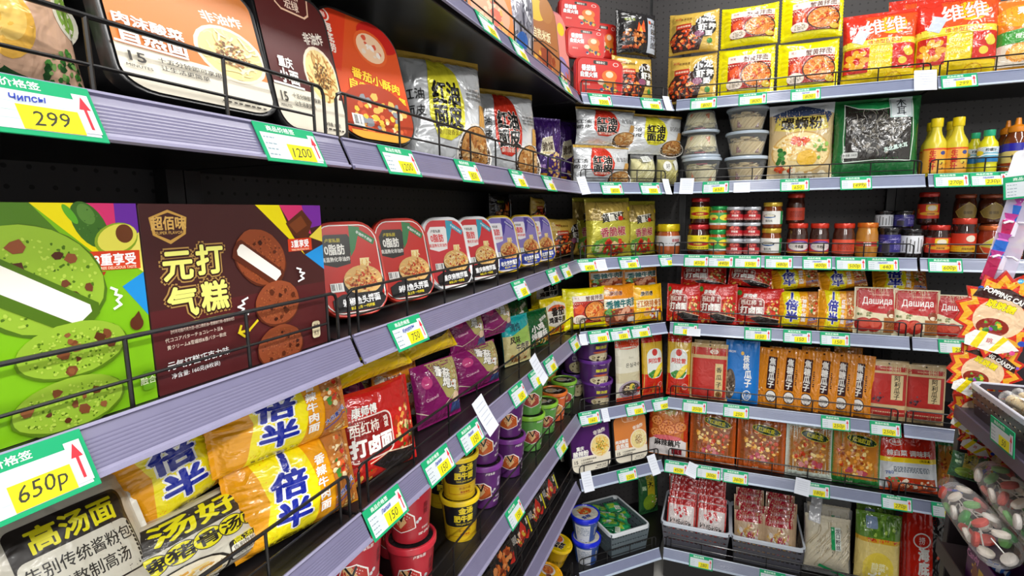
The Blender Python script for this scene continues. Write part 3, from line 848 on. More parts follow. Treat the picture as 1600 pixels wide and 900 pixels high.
# upright self-heating noodle boxes in a black tray with a card sleeve
def honglv(main, t1, t2, bowl, ncol, top, script='非油炸'):
    def f(a):
        a.R(.02, .0, .98, .30, '#ece5d2'); a.R(.02, .30, .98, 1, main)
        a.line([(.26, 1.0), (.30, .86), (.36, .83), (.66, .83), (.72, .86), (.76, 1.0)], .0028, '#f0c8a8')
        a.T('HONGLV', .51, .945, .045, '#f2d8c4', 0, .02); a.T('宏绿', .51, .885, .075, '#f2d8c4', 0, .02)
        a.T(script, .72, .70, .085, '#f4ece0', 12, .03, sx=.9)
        a.dish(.73, .44, .22, .185, '#efe0c8', '#ead590', ncol, top, 60, tn=90)
        a.T(t1, .24, .455, .075, W_, 0, .035, sx=.95); a.T(t2, .25, .365, .10, W_, 0, .04, sx=.95); a.R(.02, .298, .42, .312, W_)
        a.T('15', .13, .225, .085, '#3a3632', 0, .02); a.T('十五分钟即可享用', .42, .245, .036, '#3a3632'); a.T('让生活更简单', .38, .195, .036, '#3a3632')
        a.T('MINUTES', .13, .165, .025, '#3a3632'); a.T('净含量: 380克', .72, .10, .03, '#3a3632'); a.small(.72, .065, .3, 1, .01, '#3a3632')
    return f
for nm, main, t1, t2, nc, tp in (('honglv_orange', '#d9813c', '肉沫酸菜', '自热面', ['#f3ecc4', '#e9dfa0', '#efe3a8'], ['#8d5a33', '#a8713e', '#6d4a22', '#c58a55']),
                                 ('honglv_maroon', '#57201f', '重庆', '小面', ['#cf9a55', '#b9803c', '#e0b878'], ['#6d4a22']),
                                 ('honglv_purple', '#4d1f63', '重庆', '酸辣粉', ['#f0c84a', '#e8a838', '#f4dd80'], ['#2f6b2a', '#3f8a34', '#f0b83a', '#d88a30'])):
    tray(nm, .165, .215, .075, '#1a1a1c', '#161618', honglv(main, t1, t2, None, nc, tp), 'meal box', 'self-heating noodle boxes in black trays', r=.032, lip=.007, face='#ece5d2')
def d_haidilao(a):
    a.R(0.03, .05, .97, .97, '#d9501c'); a.E(.75, .87, .26, .12, '#c42018'); a.Q([(.03, .55), (.03, .97), (.4, .97), (.2, .5)], '#d63a18')
    a.E(.13, .90, .07, .05, '#f4e4d8'); a.E(.13, .90, .055, .04, '#c9301c'); a.T('海', .13, .90, .045, '#f4e4d8'); a.T('海底捞', .15, .74, .075, '#f7e9dc', 0, .03, vert=True)
    a.E(.62, .76, .20, .14, '#e2622a'); a.E(.62, .76, .17, .115, '#efc8a4'); a.blobs(.62, .76, .15, .1, ['#e9d8c8', '#d8543a', '#f2e8de'], 14, .25)
    a.T('番茄小酥肉', .60, .50, .085, '#ffd22a', -8, .03, ol='#c02a14', ow=.05); a.T('自煮火锅套餐', .60, .40, .085, '#ffd22a', -8, .03, ol='#c02a14', ow=.05)
    a.E(.56, .21, .44, .25, '#a83a1c'); a.blobs(.56, .20, .40, .20, ['#e9b45a', '#d9683a', '#f0d6a0', '#c24a2a', '#8a8f95', '#f0c040'], 60, .13)
    a.R(.16, .02, .96, .08, '#e0a63a'); a.barcode(.20, .11, .32, .2)
tray('hotpot_tray', .15, .205, .07, '#20201f', '#2b2b2c', d_haidilao, 'meal box', 'self-heating hotpot trays', r=.045, lip=.005, face='#d9501c')
def tray0(main, accent, shirt, bot, name2, big):
    def f(a):
        a.RR(.06, .04, .94, .96, .034, '#efeae4'); a.RR(.075, .052, .925, .948, .033, main)
        a.P([(.12, .78), (.2, .86), (.52, .86), (.60, .75), (.52, .66), (.50, .55), (.3, .52), (.12, .56)], shirt)
        a.Q([(.56, .95), (.72, .93), (.60, .70), (.52, .62)], accent); a.R(.60, .80, .92, .87, accent if main != '#c7251f' else '#b02420', -32); a.T('非油炸不添加', .76, .83, .035, '#ffffff', -32)
        ink = '#e02a2c' if shirt != '#26251f' else '#f4f2ea'
        a.T('卢家私厨', .30, .80, .045, '#c9b820' if shirt == '#26251f' else '#3a3a3a', 0, .02); a.T('0脂肪', .31, .705, .115, ink, 0, .03, sx=.82); a.T('高温熟化非油炸', .31, .605, .052, ink, 0, .02, sx=.9)
        a.P([(.64, .60), (.78, .60), (.72, .40), (.62, .40)], '#f0dca0'); a.noodles(.70, .50, .09, .12, NOOD, 16, .0016)
        a.E(.64, .33, .30, .19, '#1c1c22'); a.E(.64, .37, .28, .155, '#d8ae6a'); a.noodles(.64, .37, .27, .145, big, 70, .0022); a.blobs(.64, .37, .24, .12, big[:2]+['#c83a20', '#8a3418'], 60, .09)
        a.barcode(.16, .27, .34, .36); a.P([(.16, .19), (.3, .24), (.86, .24), (.93, .16), (.84, .06), (.16, .06)], bot)
        a.T(name2, .56, .165, .085, '#ffffff', 4, .03, ol='#15161a', ow=.04, sx=.9); a.T('新品上市 一代拌面', .56, .095, .035, '#f2dc20', 3, .02)
    return f
tray('noodle_tray_red', .15, .18, .06, '#c3301f', '#b02a1c', tray0('#c2291f', '#2f7a44', '#26251f', '#1c1a1b', '剁椒鱼头拌面', ['#d8803a', '#e9b96a', '#b8442a', '#f0d090']), 'noodle tray', 'oval-cornered instant noodle trays', r=.048, lip=.006, face='#2a2625')
tray('noodle_tray_white', .15, .18, .06, '#eceef2', '#e0dfe4', tray0('#cf3a40', '#3aa0b8', '#f2eeec', '#241d1e', '重庆麻辣拌面', ['#f0cf8a', '#e0a850', '#f4e0ae']), 'noodle tray', 'oval-cornered instant noodle trays', r=.048, lip=.006, face='#f4f2f2')
tray('noodle_tray_yellow', .15, .18, .06, '#d8b41c', '#caa618', tray0('#8d7fc0', '#4b3f9a', '#f0ecf2', '#2d3f9a', '老北京炸酱面', ['#b85a2a', '#d88a4a', '#8a3a1c', '#e8c080']), 'noodle tray', 'oval-cornered instant noodle trays', r=.048, lip=.006, face='#e8e2f0')
def d_redtray(a):
    a.R(.04, .05, .96, .95, '#cf2a22'); a.RR(.36, .83, .66, .92, .003, '#2a2422'); a.T('嗨锅食记', .51, .875, .065, '#f4f0e8', sx=.9); a.E(.83, .86, .06, .05, '#f0d8d0'); a.E(.83, .86, .045, .038, '#cf2a22')
    a.T('番茄锅', .26, .72, .15, '#ffffff', 0, .05, ol='#2a1f20', ow=.04, sx=.8); a.T('自煮火锅', .27, .56, .14, '#ffffff', 0, .04, ol='#2a1f20', ow=.04, sx=.8)
    a.E(.70, .56, .16, .15, '#e8742a'); a.E(.70, .60, .08, .08, '#f3d2b0'); a.P([(.58, .46), (.82, .46), (.86, .30), (.54, .30)], '#e0822c')
    a.E(.52, .40, .07, .07, '#f0d0b0'); a.blobs(.70, .24, .24, .10, ['#f1e8c8', '#4a7a3a', '#e8b04a', '#2d3a7a'], 16, .2); a.T('辣味浓', .22, .32, .06, '#f6d8c8')
tray('red_tray', .155, .125, .055, '#c32420', '#b5201c', d_redtray, 'meal box', 'red self-heating hotpot trays', r=.026, lip=.006, face='#cf2a22')
def d_rice(a):
    a.R(.03, .03, .97, .97, '#a86a3a'); a.E(.4, .80, .3, .12, '#e2b83a'); a.E(.7, .82, .2, .14, '#b0763e'); a.T('自热米饭', .5, .54, .12, '#f2dcae', -6, .03, ol='#6b3a1a', ow=.04, sx=.75)
    a.line([(.1, .44), (.5, .47), (.92, .40)], .0025, '#3a2a1a'); a.blobs(.5, .24, .36, .18, ['#a04a22', '#8a3a1a', '#c8843a', '#d8a03a'], 26, .2); a.R(.42, .15, .7, .4, '#8f3f22')
tray('rice_tray', .135, .20, .06, '#5c3f2c', '#2c2320', d_rice, 'meal box', 'self-heating rice trays', r=.06, lip=.004, face='#a86a3a')
def d_pinktray(a):
    a.R(.03, .03, .97, .97, '#e38f86'); a.E(.70, .80, .16, .08, '#e8cf3a'); a.T('酸辣粉', .42, .55, .14, '#c8363c', 0, .03, ol='#f4e4e0', ow=.04, vert=True, gap=.9); a.E(.62, .26, .3, .2, '#8f86b8'); a.blobs(.62, .2, .3, .16, ['#e0a050', '#d86a50', '#f0d8a0'], 20, .2)
tray('pink_tray', .13, .20, .055, '#d88a92', '#c67a84', d_pinktray, 'meal box', 'pink self-heating trays', r=.05, lip=.004, face='#e38f86')
def d_orangetray(a):
    a.R(.03, .03, .97, .97, '#ea8a4a'); a.E(.5, .5, .42, .35, '#e6a888'); a.blobs(.5, .4, .4, .3, ['#f2c8a8', '#d8705a', '#f0b060'], 24, .25); a.T('自热锅', .5, .8, .12, '#fff0e0', 0, .03, ol='#c8401c', ow=.04)
tray('orange_tray', .15, .20, .06, '#e07a3a', '#3a3030', d_orangetray, 'meal box', 'orange self-heating trays', r=.04, lip=.005, face='#ea8a4a')

# ---- noodle bags
def d_mianpi(lab, ink2):
    def f(a):
        a.R(0, .93, 1, 1, '#c9a445')
        a.P([(.30, .93), (.52, .93), (.60, .80), (.66, .55), (.62, .30), (.46, .22), (.30, .24), (.22, .42), (.24, .72)], lab)
        for s_, dy in (('红油', .62), ('面皮', .42)): a.T(s_, .44, dy, .21, K_, 0, .05, ol='#f6f2e8' if lab != '#ece43a' else None, ow=.03, sx=.8)
        a.T('秦川陇香面皮', .45, .285, .05, '#f6e8d8' if lab != '#ece43a' else '#7a6a10'); a.small(.82, .68, .22, 3, .022, '#9a9a9a')
        a.E(.80, .16, .26, .22, '#f0ede6'); a.E(.80, .16, .24, .20, '#4a3624'); a.E(.80, .18, .21, .17, '#c98f4e'); a.noodles(.80, .18, .2, .16, ['#d8a560', '#b87838', '#e8c48a', '#a3622c'], 36, .005)
        a.P([(.83, .36), (.93, .36), (.99, .56), (.88, .56)], '#d9a352'); a.T('红油', .08, .60, .10, '#2a2a2a'); a.T('面皮', .08, .46, .10, '#2a2a2a')
    return f
bag('mianpi_yellow', .21, .22, .075, '#dcdfe2', d_mianpi('#ece43a', 0), 'noodle bag', 'silver noodle bags with a yellow patch', seed=3, mat='foil', wr=.005)
bag('mianpi_red', .21, .22, .075, '#dcdfe2', d_mianpi('#d2341f', 0), 'noodle bag', 'silver noodle bags with a red patch', seed=5, mat='foil', wr=.005)
def d_purplechip(a):
    a.R(0, 0, 1, 1, '#3c1c66'); a.P([(.2, .68), (.55, .72), (.66, .48), (.3, .40), (.12, .45)], '#d8cfb4'); a.T('脆馍', .38, .56, .14, '#4a3a2a', 5, .03); a.T('DOWNTON', .4, .46, .045, '#e0c040')
    a.blobs(.66, .28, .32, .26, ['#d8ac62', '#c8924a', '#e8cc94'], 30, .2); a.T('香脆', .2, .26, .07, '#c8a0e0'); a.R(.05, .05, .4, .16, '#d89a2a')
bag('purple_bag', .13, .19, .07, '#45207a', d_purplechip, 'snack bag', 'purple snack bags', seed=7, mat='foil', wr=.006)
def d_crab(a):
    a.R(.18, .15, .92, .82, '#e9d9c4'); a.R(.18, .15, .92, .68, '#b0281c'); a.R(.18, .68, .92, .82, '#efe6da'); a.T('蟹黄拌面', .66, .75, .125, '#5a1512', 3, .02, sh=.1, sx=.92); a.T('阿宽', .27, .76, .05, '#a02a20')
    a.P([(.2, .52), (.34, .62), (.42, .50), (.34, .38), (.22, .40)], '#e0582a'); a.E(.30, .25, .14, .11, '#efe0cc'); a.small(.30, .30, .16, 6, .012, '#8a7a6a')
    a.dish(.67, .42, .25, .235, '#241410', '#e0843a', SPICY, None, 50, 1.08); a.E(.84, .22, .07, .06, '#d8b83a')
    a.R(.18, .15, .92, .16, '#3a1a12')
bag('crab_noodle', .155, .145, .045, '#eee300', d_crab, 'noodle bag', 'bright yellow crab noodle bags', fin='h', seed=9)
def d_crayfish(a):
    a.P([(.02, .36), (.2, .6), (.6, .62), (.7, .30), (.62, .04), (.1, .04)], '#3a1c14'); a.blobs(.34, .30, .34, .26, ['#c8401c', '#e0602a', '#a82c14', '#f09a4a', '#d8521f'], 60, .15)
    a.T('阿宽', .2, .82, .06, '#a8281c'); a.T('食谱味道', .36, .80, .055, '#6a4a1a'); a.R(.16, .56, .46, .68, '#b8361c'); a.T('蒜香麻辣味', .31, .62, .05, '#f4e0c0')
    a.E(.74, .58, .20, .26, '#1d1b1e'); a.T('小', .63, .72, .17, W_, 0, .04); a.T('龙', .83, .76, .17, W_, 0, .04); a.T('虾', .68, .55, .17, W_, 0, .04); a.T('拌', .86, .57, .14, W_, 0, .04); a.T('面', .80, .40, .13, W_, 0, .04)
    a.E(.62, .40, .10, .07, '#8a4a6a'); a.E(.82, .22, .05, .06, '#3a8a3a')
bag('crayfish_gold', .145, .15, .05, '#d0ac4a', d_crayfish, 'noodle bag', 'gold crayfish noodle bags', fin='h', seed=11)
def d_zhajiang(a):
    a.blobs(.38, .34, .32, .24, ['#8a4a22', '#b8682e', '#6a3216', '#d88a4a'], 50, .16); a.P([(.4, .5), (.46, .72), (.52, .58), (.58, .78), (.62, .5)], '#d8541c'); a.P([(.46, .5), (.5, .64), (.56, .5)], '#f0a030')
    a.R(.68, .06, .93, .84, '#b4bcc8'); a.T('炸酱拌面', .82, .46, .15, '#1f1c22', 0, .02, vert=True, gap=1.05); a.R(.70, .70, .76, .78, '#c8501c'); a.T('老灶台', .26, .76, .08, '#98a82a', 4); a.T('烧烤干拌面', .28, .14, .07, '#d05020')
bag('black_noodle', .145, .15, .05, '#1c1a1c', d_zhajiang, 'noodle bag', 'black noodle bags', fin='h', seed=13)
def d_soy(a):
    a.R(0, .56, 1, 1, '#d8301c'); a.R(.3, .56, 1, .94, '#e2551e'); a.R(0, .52, 1, .60, '#efe04a'); a.E(.64, .78, .20, .13, '#f0c81c'); a.T('维维', .55, .78, .23, W_, 6, .018, ol='#e04a1c', ow=.03, sx=.95)
    a.T('维他型豆奶粉', .55, .56, .06, '#c8281c'); a.R(.02, .18, .34, .50, '#c8281c'); a.R(.66, .20, .97, .52, '#cf2a1c')
    for i in range(7): a.E(.18+.10*math.cos(i*.9), .34+.09*math.sin(i*.9), .07, .035, '#e8a82a', 40*i)
    for q in ((.80, .30), (.86, .43), (.88, .40)): a.E(q[0], q[1], .06, .045, '#e9d24a', 12)
    a.T('SOYBEAN', .5, .44, .05, '#f4e890'); a.T('MILK', .5, .37, .05, '#f4e890'); a.T('POWDER', .5, .30, .05, '#f4e890'); a.E(.7, .09, .12, .075, '#dba81a'); a.E(.7, .09, .105, .062, '#efcf1c'); a.T('营养', .7, .09, .05, '#c8961a')
    a.R(.14, .56, .30, .74, '#c8d2ea', -25)
bag('soy_bag', .20, .26, .07, '#efcf16', d_soy, 'milk powder bag', 'soy milk powder bags', seed=15, wr=.005)
def d_orangepow(a):
    a.R(0, .55, 1, 1, '#e8802a'); a.E(.4, .75, .45, .16, '#f0a82a'); a.P([(0, .38), (0, .55), (1, .62), (1, .42)], '#3f9a3a'); a.T('果珍', .4, .82, .12, W_, 0, .04); a.T('橙汁饮料粉', .45, .48, .07, W_); a.R(0, .1, 1, .38, '#e9dcc8'); a.E(.3, .27, .2, .12, '#e8962a'); a.E(.3, .27, .15, .09, '#f4bc5a')
bag('orange_powder', .17, .24, .06, '#e8a02a', d_orangepow, 'drink powder bag', 'orange drink powder bags', seed=17)
def d_luosi(a):
    a.R(0, .86, 1, 1, '#cfd3d8'); a.R(0, 0, 1, .86, '#cdb484'); a.P([(.05, .86), (.5, .98), (.97, .86), (.9, .72), (.1, .72)], '#3c4a6c'); a.P([(.06, .66), (.12, .82), (.86, .82), (.92, .66), (.72, .62), (.3, .62)], '#d9c45a')
    a.T('螺蛳粉', .5, .73, .17, '#241c14', 0, .03, sx=1.1); a.T('广西柳州味', .48, .58, .05, W_); a.E(.5, .36, .46, .27, '#c8a05a'); a.E(.5, .36, .44, .25, '#efd79a'); a.noodles(.45, .42, .4, .17, ['#f6e6ba', '#e6c67a', '#d8a84e'], 60, .004)
    for i in range(14): a.E(.14+.19*a.rnd.random(), .22+.2*a.rnd.random(), .035, .028, ['#2f6a2c', '#3f8a38', '#256024'][i % 3])
    a.blobs(.5, .50, .15, .08, ['#c8321c', '#e05a2a'], 10, .4); a.blobs(.8, .38, .14, .16, ['#7aa83a', '#9ac25a', '#4f8a2a'], 14, .35); a.E(.6, .28, .16, .1, '#e8b83a'); a.blobs(.3, .16, .24, .05, ['#c83a1c', '#d85a2a'], 10, .2)
    a.R(0, 0, 1, .10, '#e3d3ac'); a.blobs(.5, .08, .5, .05, ['#f2e8cc'], 10, .14); a.T('净含量: 300克', .62, .05, .04, '#6a4a1a'); a.E(.86, .88, .02, .02, '#d8d8d8')
bag('luosifen_bag', .17, .20, .06, '#c9b078', d_luosi, 'noodle bag', 'rice noodle bags', seed=19, mat='film')
def d_fungus(a):
    a.R(0, 0, 1, 1, '#1e6a34'); a.R(.12, .2, .90, .93, '#2a2622'); 
    a.blobs(.51, .56, .42, .36, ['#1b1a1b', '#3a3836', '#55524c', '#2a2724', '#6e675c'], 150, .10, .7); a.noodles(.51, .56, .4, .34, ['#7a766c', '#4c463c', '#8d8a80', '#161516'], 60, .0016)
    a.P([(.12, .93), (.9, .93), (.74, .86), (.5, .83), (.28, .86)], '#2ba35a'); a.line([(.12, .93), (.28, .86), (.5, .83), (.74, .86), (.9, .93)], .002, '#e8f4ea')
    a.line([(.12, .2), (.10, .5), (.12, .93)], .0018, '#dff0e2'); a.line([(.90, .2), (.92, .5), (.90, .93)], .0018, '#dff0e2'); a.line([(.12, .2), (.5, .22), (.9, .2)], .0018, '#dff0e2')
    a.R(.64, .72, .90, .99, '#e4edf0'); a.frame(.65, .73, .89, .98, .0014, '#8fc8b8'); a.T('木', .77, .91, .12, '#1e2430', 0, .01); a.T('耳', .77, .80, .12, '#1e2430', 0, .01)
    a.RR(.10, .25, .28, .32, .003, '#c9ccc8'); a.T('净含量: 200克', .19, .285, .03, '#2a2a2a'); a.T('东北黑木耳', .72, .36, .06, '#d8efe6', 12, .03)
bag('fungus_bag', .215, .205, .06, '#1f6b36', d_fungus, 'dried food bag', 'green fungus bags', seed=21)
def d_cabbagechili(a):
    a.R(0, .62, 1, .92, '#b49a4a'); a.P([(0, .62), (.2, .92), (.3, .60)], '#8a7434'); a.P([(1, .62), (.8, .92), (.62, .60)], '#a48a3e'); a.R(.3, .60, .74, .74, '#e8e4d4', 6); a.T('黄飞红', .52, .66, .15, K_, 6, .03); a.E(.68, .64, .06, .04, '#d0281c')
    a.T('香脆椒', .50, .42, .16, '#a83a4a', 4, .03, ol='#e8d8c0', ow=.03); a.E(.42, .16, .36, .17, '#6a9a34'); a.blobs(.5, .16, .40, .15, ['#c8281c', '#e0452a', '#a81c18', '#f0c890'], 44, .14); a.blobs(.2, .2, .14, .1, ['#5a9a3a', '#c8dca0'], 8, .3); a.E(.93, .80, .05, .04, '#e8d020')
bag('chili_snack', .165, .20, .06, '#bcb43a', d_cabbagechili, 'snack bag', 'olive green chili snack bags', seed=23, mat='foil')
def d_ksf(v2):
    def f(a):
        a.R(0, 0, 1, 1, '#eda215'); a.P([(.16, 0), (.52, 0), (.60, .5), (.52, 1), (.16, 1), (.24, .5)], '#f3e318')
        for ch, v in (('1', .86), ('倍', .62), ('半', .30)): a.T(ch, .38, v, .30, '#1c2a9a', -4, .045, ol='#f2f2f2', ow=.05)
        a.T(v2, .63, .48, .115, W_, -3, .035, ol='#e08a14', ow=.04, vert=True, gap=1.12)
        a.P([(.70, .02), (1, .02), (1, 1), (.70, 1), (.74, .5)], '#b8702e'); a.blobs(.86, .60, .15, .34, ['#c98a4a', '#e8c48a', '#8f4a22', '#d9602a', '#f0dcb0'], 50, .22); a.blobs(.86, .55, .12, .2, ['#c8281c', '#3f8a34'], 6, .3)
        a.T('大份量加面', .85, .26, .07, '#1c3a9a', 14, .03, ol='#ffffff', ow=.04, sx=.9); a.line([(.72, .14), (.98, .22)], .002, '#1c3a9a'); a.small(.35, .08, .3, 1, .02, '#6a5a10')
        a.noodles(.88, .08, .12, .08, NOOD, 14, .003)
    return f
bag('ksf_bag', .19, .165, .07, '#eea013', d_ksf('香辣牛肉面'), 'noodle bag', 'yellow and blue noodle bags', fin='h', seed=25, wr=.005)
bag('ksf_red', .19, .165, .06, '#f0b018', d_ksf('红烧牛肉面'), 'noodle bag', 'yellow and blue noodle bags', fin='h', seed=26, wr=.004)
def d_tanghao(a):
    a.R(0, 0, 1, 1, '#d8d3c2'); a.P([(0, .62), (0, .93), (.86, .93), (.94, .80), (.9, .62)], '#35302b'); a.T('汤好', .56, .79, .26, '#efe71c', 0, .03, sx=1.15); a.T('白家', .10, .73, .14, '#e9e4d6', 0, .02); a.T('TM', .19, .86, .04, W_)
    for i, ch in enumerate('招牌猪骨汤面'): a.E(.10+.155*i, .49, .095, .125, '#35302b'); a.E(.10+.155*i, .49, .088, .115, '#ece31c'); a.T(ch, .10+.155*i, .49, .17, '#211d18', 0, .03)
    a.RR(.66, .06, .98, .30, .006, '#35302b'); a.RR(.668, .068, .972, .24, .006, '#e4e0d2'); a.T('高汤面', .80, .275, .085, '#efe71c'); a.T('告别传统酱粉包', .82, .20, .055, '#2a2620', sx=.8); a.T('只用熬制高汤', .82, .12, .055, '#2a2620', sx=.8)
    a.E(.36, .10, .30, .24, '#2a2620'); a.E(.36, .10, .28, .22, '#e9dfc4'); a.noodles(.36, .12, .26, .17, NOOD, 40, .006)
bag('broth_bag', .22, .20, .07, '#d8d3c2', d_tanghao, 'noodle bag', 'cream broth noodle bags', fin='h', seed=27, mat='matt_film', wr=.004)
def d_tanghao2(a):
    a.R(0, 0, 1, 1, '#d5d0c1'); a.E(.08, .82, .30, .14, '#8a1c18'); a.E(.0, .28, .42, .32, '#241f1c'); a.E(.0, .28, .39, .29, '#b52a1c'); a.P([(.52, .90), (.60, .98), (.66, .90), (.62, .84)], '#d5d0c1'); a.line([(.52, .88), (.60, .97), (.66, .90), (.62, .84)], .0024, '#221e1a')
    a.RR(.40, .30, .90, .78, .008, '#2a2522'); a.RR(.408, .31, .892, .60, .008, '#dcd8c8'); a.T('高汤面', .66, .685, .14, '#efe71c', 0, .03, sx=1.0); a.T('告别传统酱粉包', .65, .52, .085, '#2a2620', sx=.85); a.T('只用熬制高汤', .64, .41, .085, '#2a2620', sx=.85)
    a.T('面饼+配料103.5克 面饼:82.5克', .62, .19, .05, '#3a3630', sx=.8); a.T('本图仅供参考', .80, .10, .05, '#3a3630', sx=.8)
bag('broth_bag_red', .22, .20, .07, '#d5d0c1', d_tanghao2, 'noodle bag', 'cream broth noodle bags', fin='h', seed=29, mat='matt_film', wr=.004)
def d_dalu(a):
    a.R(0, 0, 1, 1, '#c4211c'); a.RR(.07, .26, .60, .74, .014, '#f0dcd4'); a.RR(.085, .275, .585, .725, .013, '#8f1f1c'); a.T('康师傅', .30, .80, .11, W_, 0, .03, ol='#6a1512', ow=.03, sh=.15); a.T('西红柿', .27, .62, .145, '#f2e8dc', 0, .02, sx=.85); a.T('鸡蛋', .52, .62, .07, '#f2e8dc', 0, .02, vert=True)
    a.T('打卤面', .34, .42, .20, W_, 0, .05, sx=.9); a.blobs(.80, .42, .20, .34, ['#c8702e', '#e8a04a', '#d8401c', '#4f7a2a', '#f0d490', '#a83a1c'], 60, .2); a.P([(.30, .20), (.5, .26), (.98, .16), (.9, .04), (.55, .02)], '#26201e'); a.line([(.28, .22), (.5, .27), (.98, .17)], .0018, '#e8d8b8'); a.blobs(.2, .12, .2, .1, ['#4f7a2a', '#d8401c', '#e8b04a'], 12, .2); a.E(.08, .86, .05, .07, '#3f8a34')
bag('tomato_bag', .165, .145, .05, '#c4211c', d_dalu, 'noodle bag', 'red tomato noodle bags', fin='h', seed=31)
def d_yuk(a):
    a.R(0, 0, 1, 1, '#e9c212'); a.E(.48, .58, .46, .36, '#241713'); a.E(.48, .64, .45, .31, '#c85a1e'); a.noodles(.48, .66, .42, .26, SPICY, 90, .0035); a.blobs(.6, .7, .22, .12, ['#b8682e', '#e0b070'], 6, .4)
    a.T('육개장', .72, .56, .13, W_, 12, .04, ol='#1c1a1c', ow=.05); a.T('YUKGAEJANG', .74, .46, .07, W_, 12, .03, ol='#1c1a1c', ow=.04)
    a.P([(.06, .22), (.20, .36), (.44, .50), (.47, .40), (.22, .24), (.09, .14)], '#efe82a'); a.T('NEW 맛있는', .27, .32, .06, '#2a5a1c', 30, .02)
bag('yuk_bag', .16, .15, .05, '#ebc40f', d_yuk, 'noodle bag', 'yellow noodle bags with a dark bowl', fin='h', seed=33)
def d_magenta(a):
    a.R(0, 0, 1, 1, '#851a62'); a.P([(.30, .98), (.96, .98), (.96, .42), (.74, .30), (.56, .40), (.44, .64)], '#b4aa68'); a.T('香菇', .57, .80, .17, W_, -24, .05, ol='#1f1418', ow=.05); a.T('炖鸡', .68, .60, .17, W_, -24, .05, ol='#1f1418', ow=.05)
    a.blobs(.82, .68, .14, .2, ['#c89a6a', '#e2c294', '#a8603a', '#d8d2a0'], 24, .22); a.line([(.0, .28), (.22, .18), (.52, .28), (.98, .56)], .002, '#e8d8c0'); a.T('Соеvый', .26, .46, .07, '#e8b8cc', 8, .02); a.E(.80, .34, .09, .09, '#e8c8a8'); a.P([(.70, .26), (.92, .26), (.96, .08), (.68, .08)], '#3a4a7a'); a.E(.2, .72, .10, .10, '#c03a7a')
bag('magenta_bag', .155, .155, .05, '#86195f', d_magenta, 'noodle bag', 'magenta noodle bags', seed=35)
def d_teal(a):
    a.R(0, .62, 1, 1, '#12a0a4'); a.R(0, 0, 1, .62, '#d3c88a'); a.P([(.2, .62), (1, .80), (1, .40), (.3, .40)], '#9ac25a'); a.T('清炖', .35, .78, .17, '#0f4a5a', 0, .03); a.T('风味', .3, .52, .16, K_, 0, .03); a.T('牛肉面', .55, .36, .17, K_, 0, .03, ol='#f2ecd0', ow=.03, sx=.9); a.blobs(.5, .14, .4, .12, ['#b8804a', '#8a4a22', '#e0c08a'], 20, .2)
bag('teal_bag', .145, .165, .05, '#129a9c', d_teal, 'noodle bag', 'teal noodle bags', seed=37)
def d_greenbag(a):
    a.R(0, 0, 1, 1, '#0f5a2c'); a.T('小鸡', .45, .56, .2, W_, 10, .04, ol='#0a2a14', ow=.03); a.T('炖蘑菇', .5, .36, .2, W_, 10, .04, ol='#0a2a14', ow=.03, sx=.8); a.T('康师傅', .68, .76, .09, W_, 20, .02); a.blobs(.62, .16, .34, .14, ['#c88a3a', '#e8b04a', '#8a4a1c', '#f0dca0'], 26, .2)
bag('green_bag', .15, .17, .05, '#0e5629', d_greenbag, 'noodle bag', 'dark green noodle bags', seed=39)
def d_yellowegg(a):
    a.R(0, 0, 1, 1, '#e8cf12'); a.P([(.12, .80), (.5, .9), (.88, .80), (.92, .3), (.5, .18), (.08, .3)], '#efe9dc'); a.E(.5, .66, .34, .14, '#d85a2a', 0, 20, 0, 180); a.T('番茄', .52, .62, .24, K_, 0, .05, sx=.9); a.T('鸡蛋牛腩', .5, .40, .17, K_, 0, .05, sx=.85); a.blobs(.5, .12, .42, .10, ['#d8541c', '#e8902a', '#c83a1c', '#f0c870'], 24, .18)
bag('egg_bag', .15, .17, .05, '#e6cd10', d_yellowegg, 'noodle bag', 'yellow noodle bags with black brush lettering', seed=41)
def d_beefor(a):
    a.R(0, 0, 1, 1, '#e88f16'); a.E(.12, .82, .08, .08, '#e9d9c0'); a.T('康师傅', .34, .80, .12, '#7a2a14', 0, .03, ol='#f4e6d0', ow=.03, sh=.15); a.R(.04, .42, .98, .66, '#ede8da'); a.T('香辣牛肉面', .52, .54, .21, '#1d6a6a', 4, .05, sx=.86); a.E(.5, .20, .46, .22, '#7a3a22'); a.blobs(.55, .26, .36, .18, ['#b85a3a', '#d88a62', '#8a3a24', '#e0a888'], 24, .3); a.blobs(.2, .32, .14, .1, ['#3a7a34', '#5a9a44'], 8, .4); a.E(.8, .12, .14, .07, '#e0dcd4')
bag('beef_orange', .15, .145, .05, '#e88d14', d_beefor, 'noodle bag', 'orange beef noodle bags', fin='h', seed=43)
bag('beef_yellow', .15, .145, .05, '#f0b80e', lambda a: (a.R(0, 0, 1, 1, '#f0b80e'), a.T('康师傅', .4, .78, .13, '#2a2418', 0, .03, ol='#f4e6d0', ow=.03, sh=.15), a.R(.1, .40, .95, .62, '#f0e4a8'), a.T('红烧排骨面', .52, .51, .19, '#b86a14', 0, .04, ol='#f6efd8', ow=.04, sx=.88), a.blobs(.6, .24, .38, .14, ['#d8602a', '#b8441c', '#e8b06a', '#e9e4da'], 24, .25)), 'noodle bag', 'amber noodle bags', fin='h', seed=45)
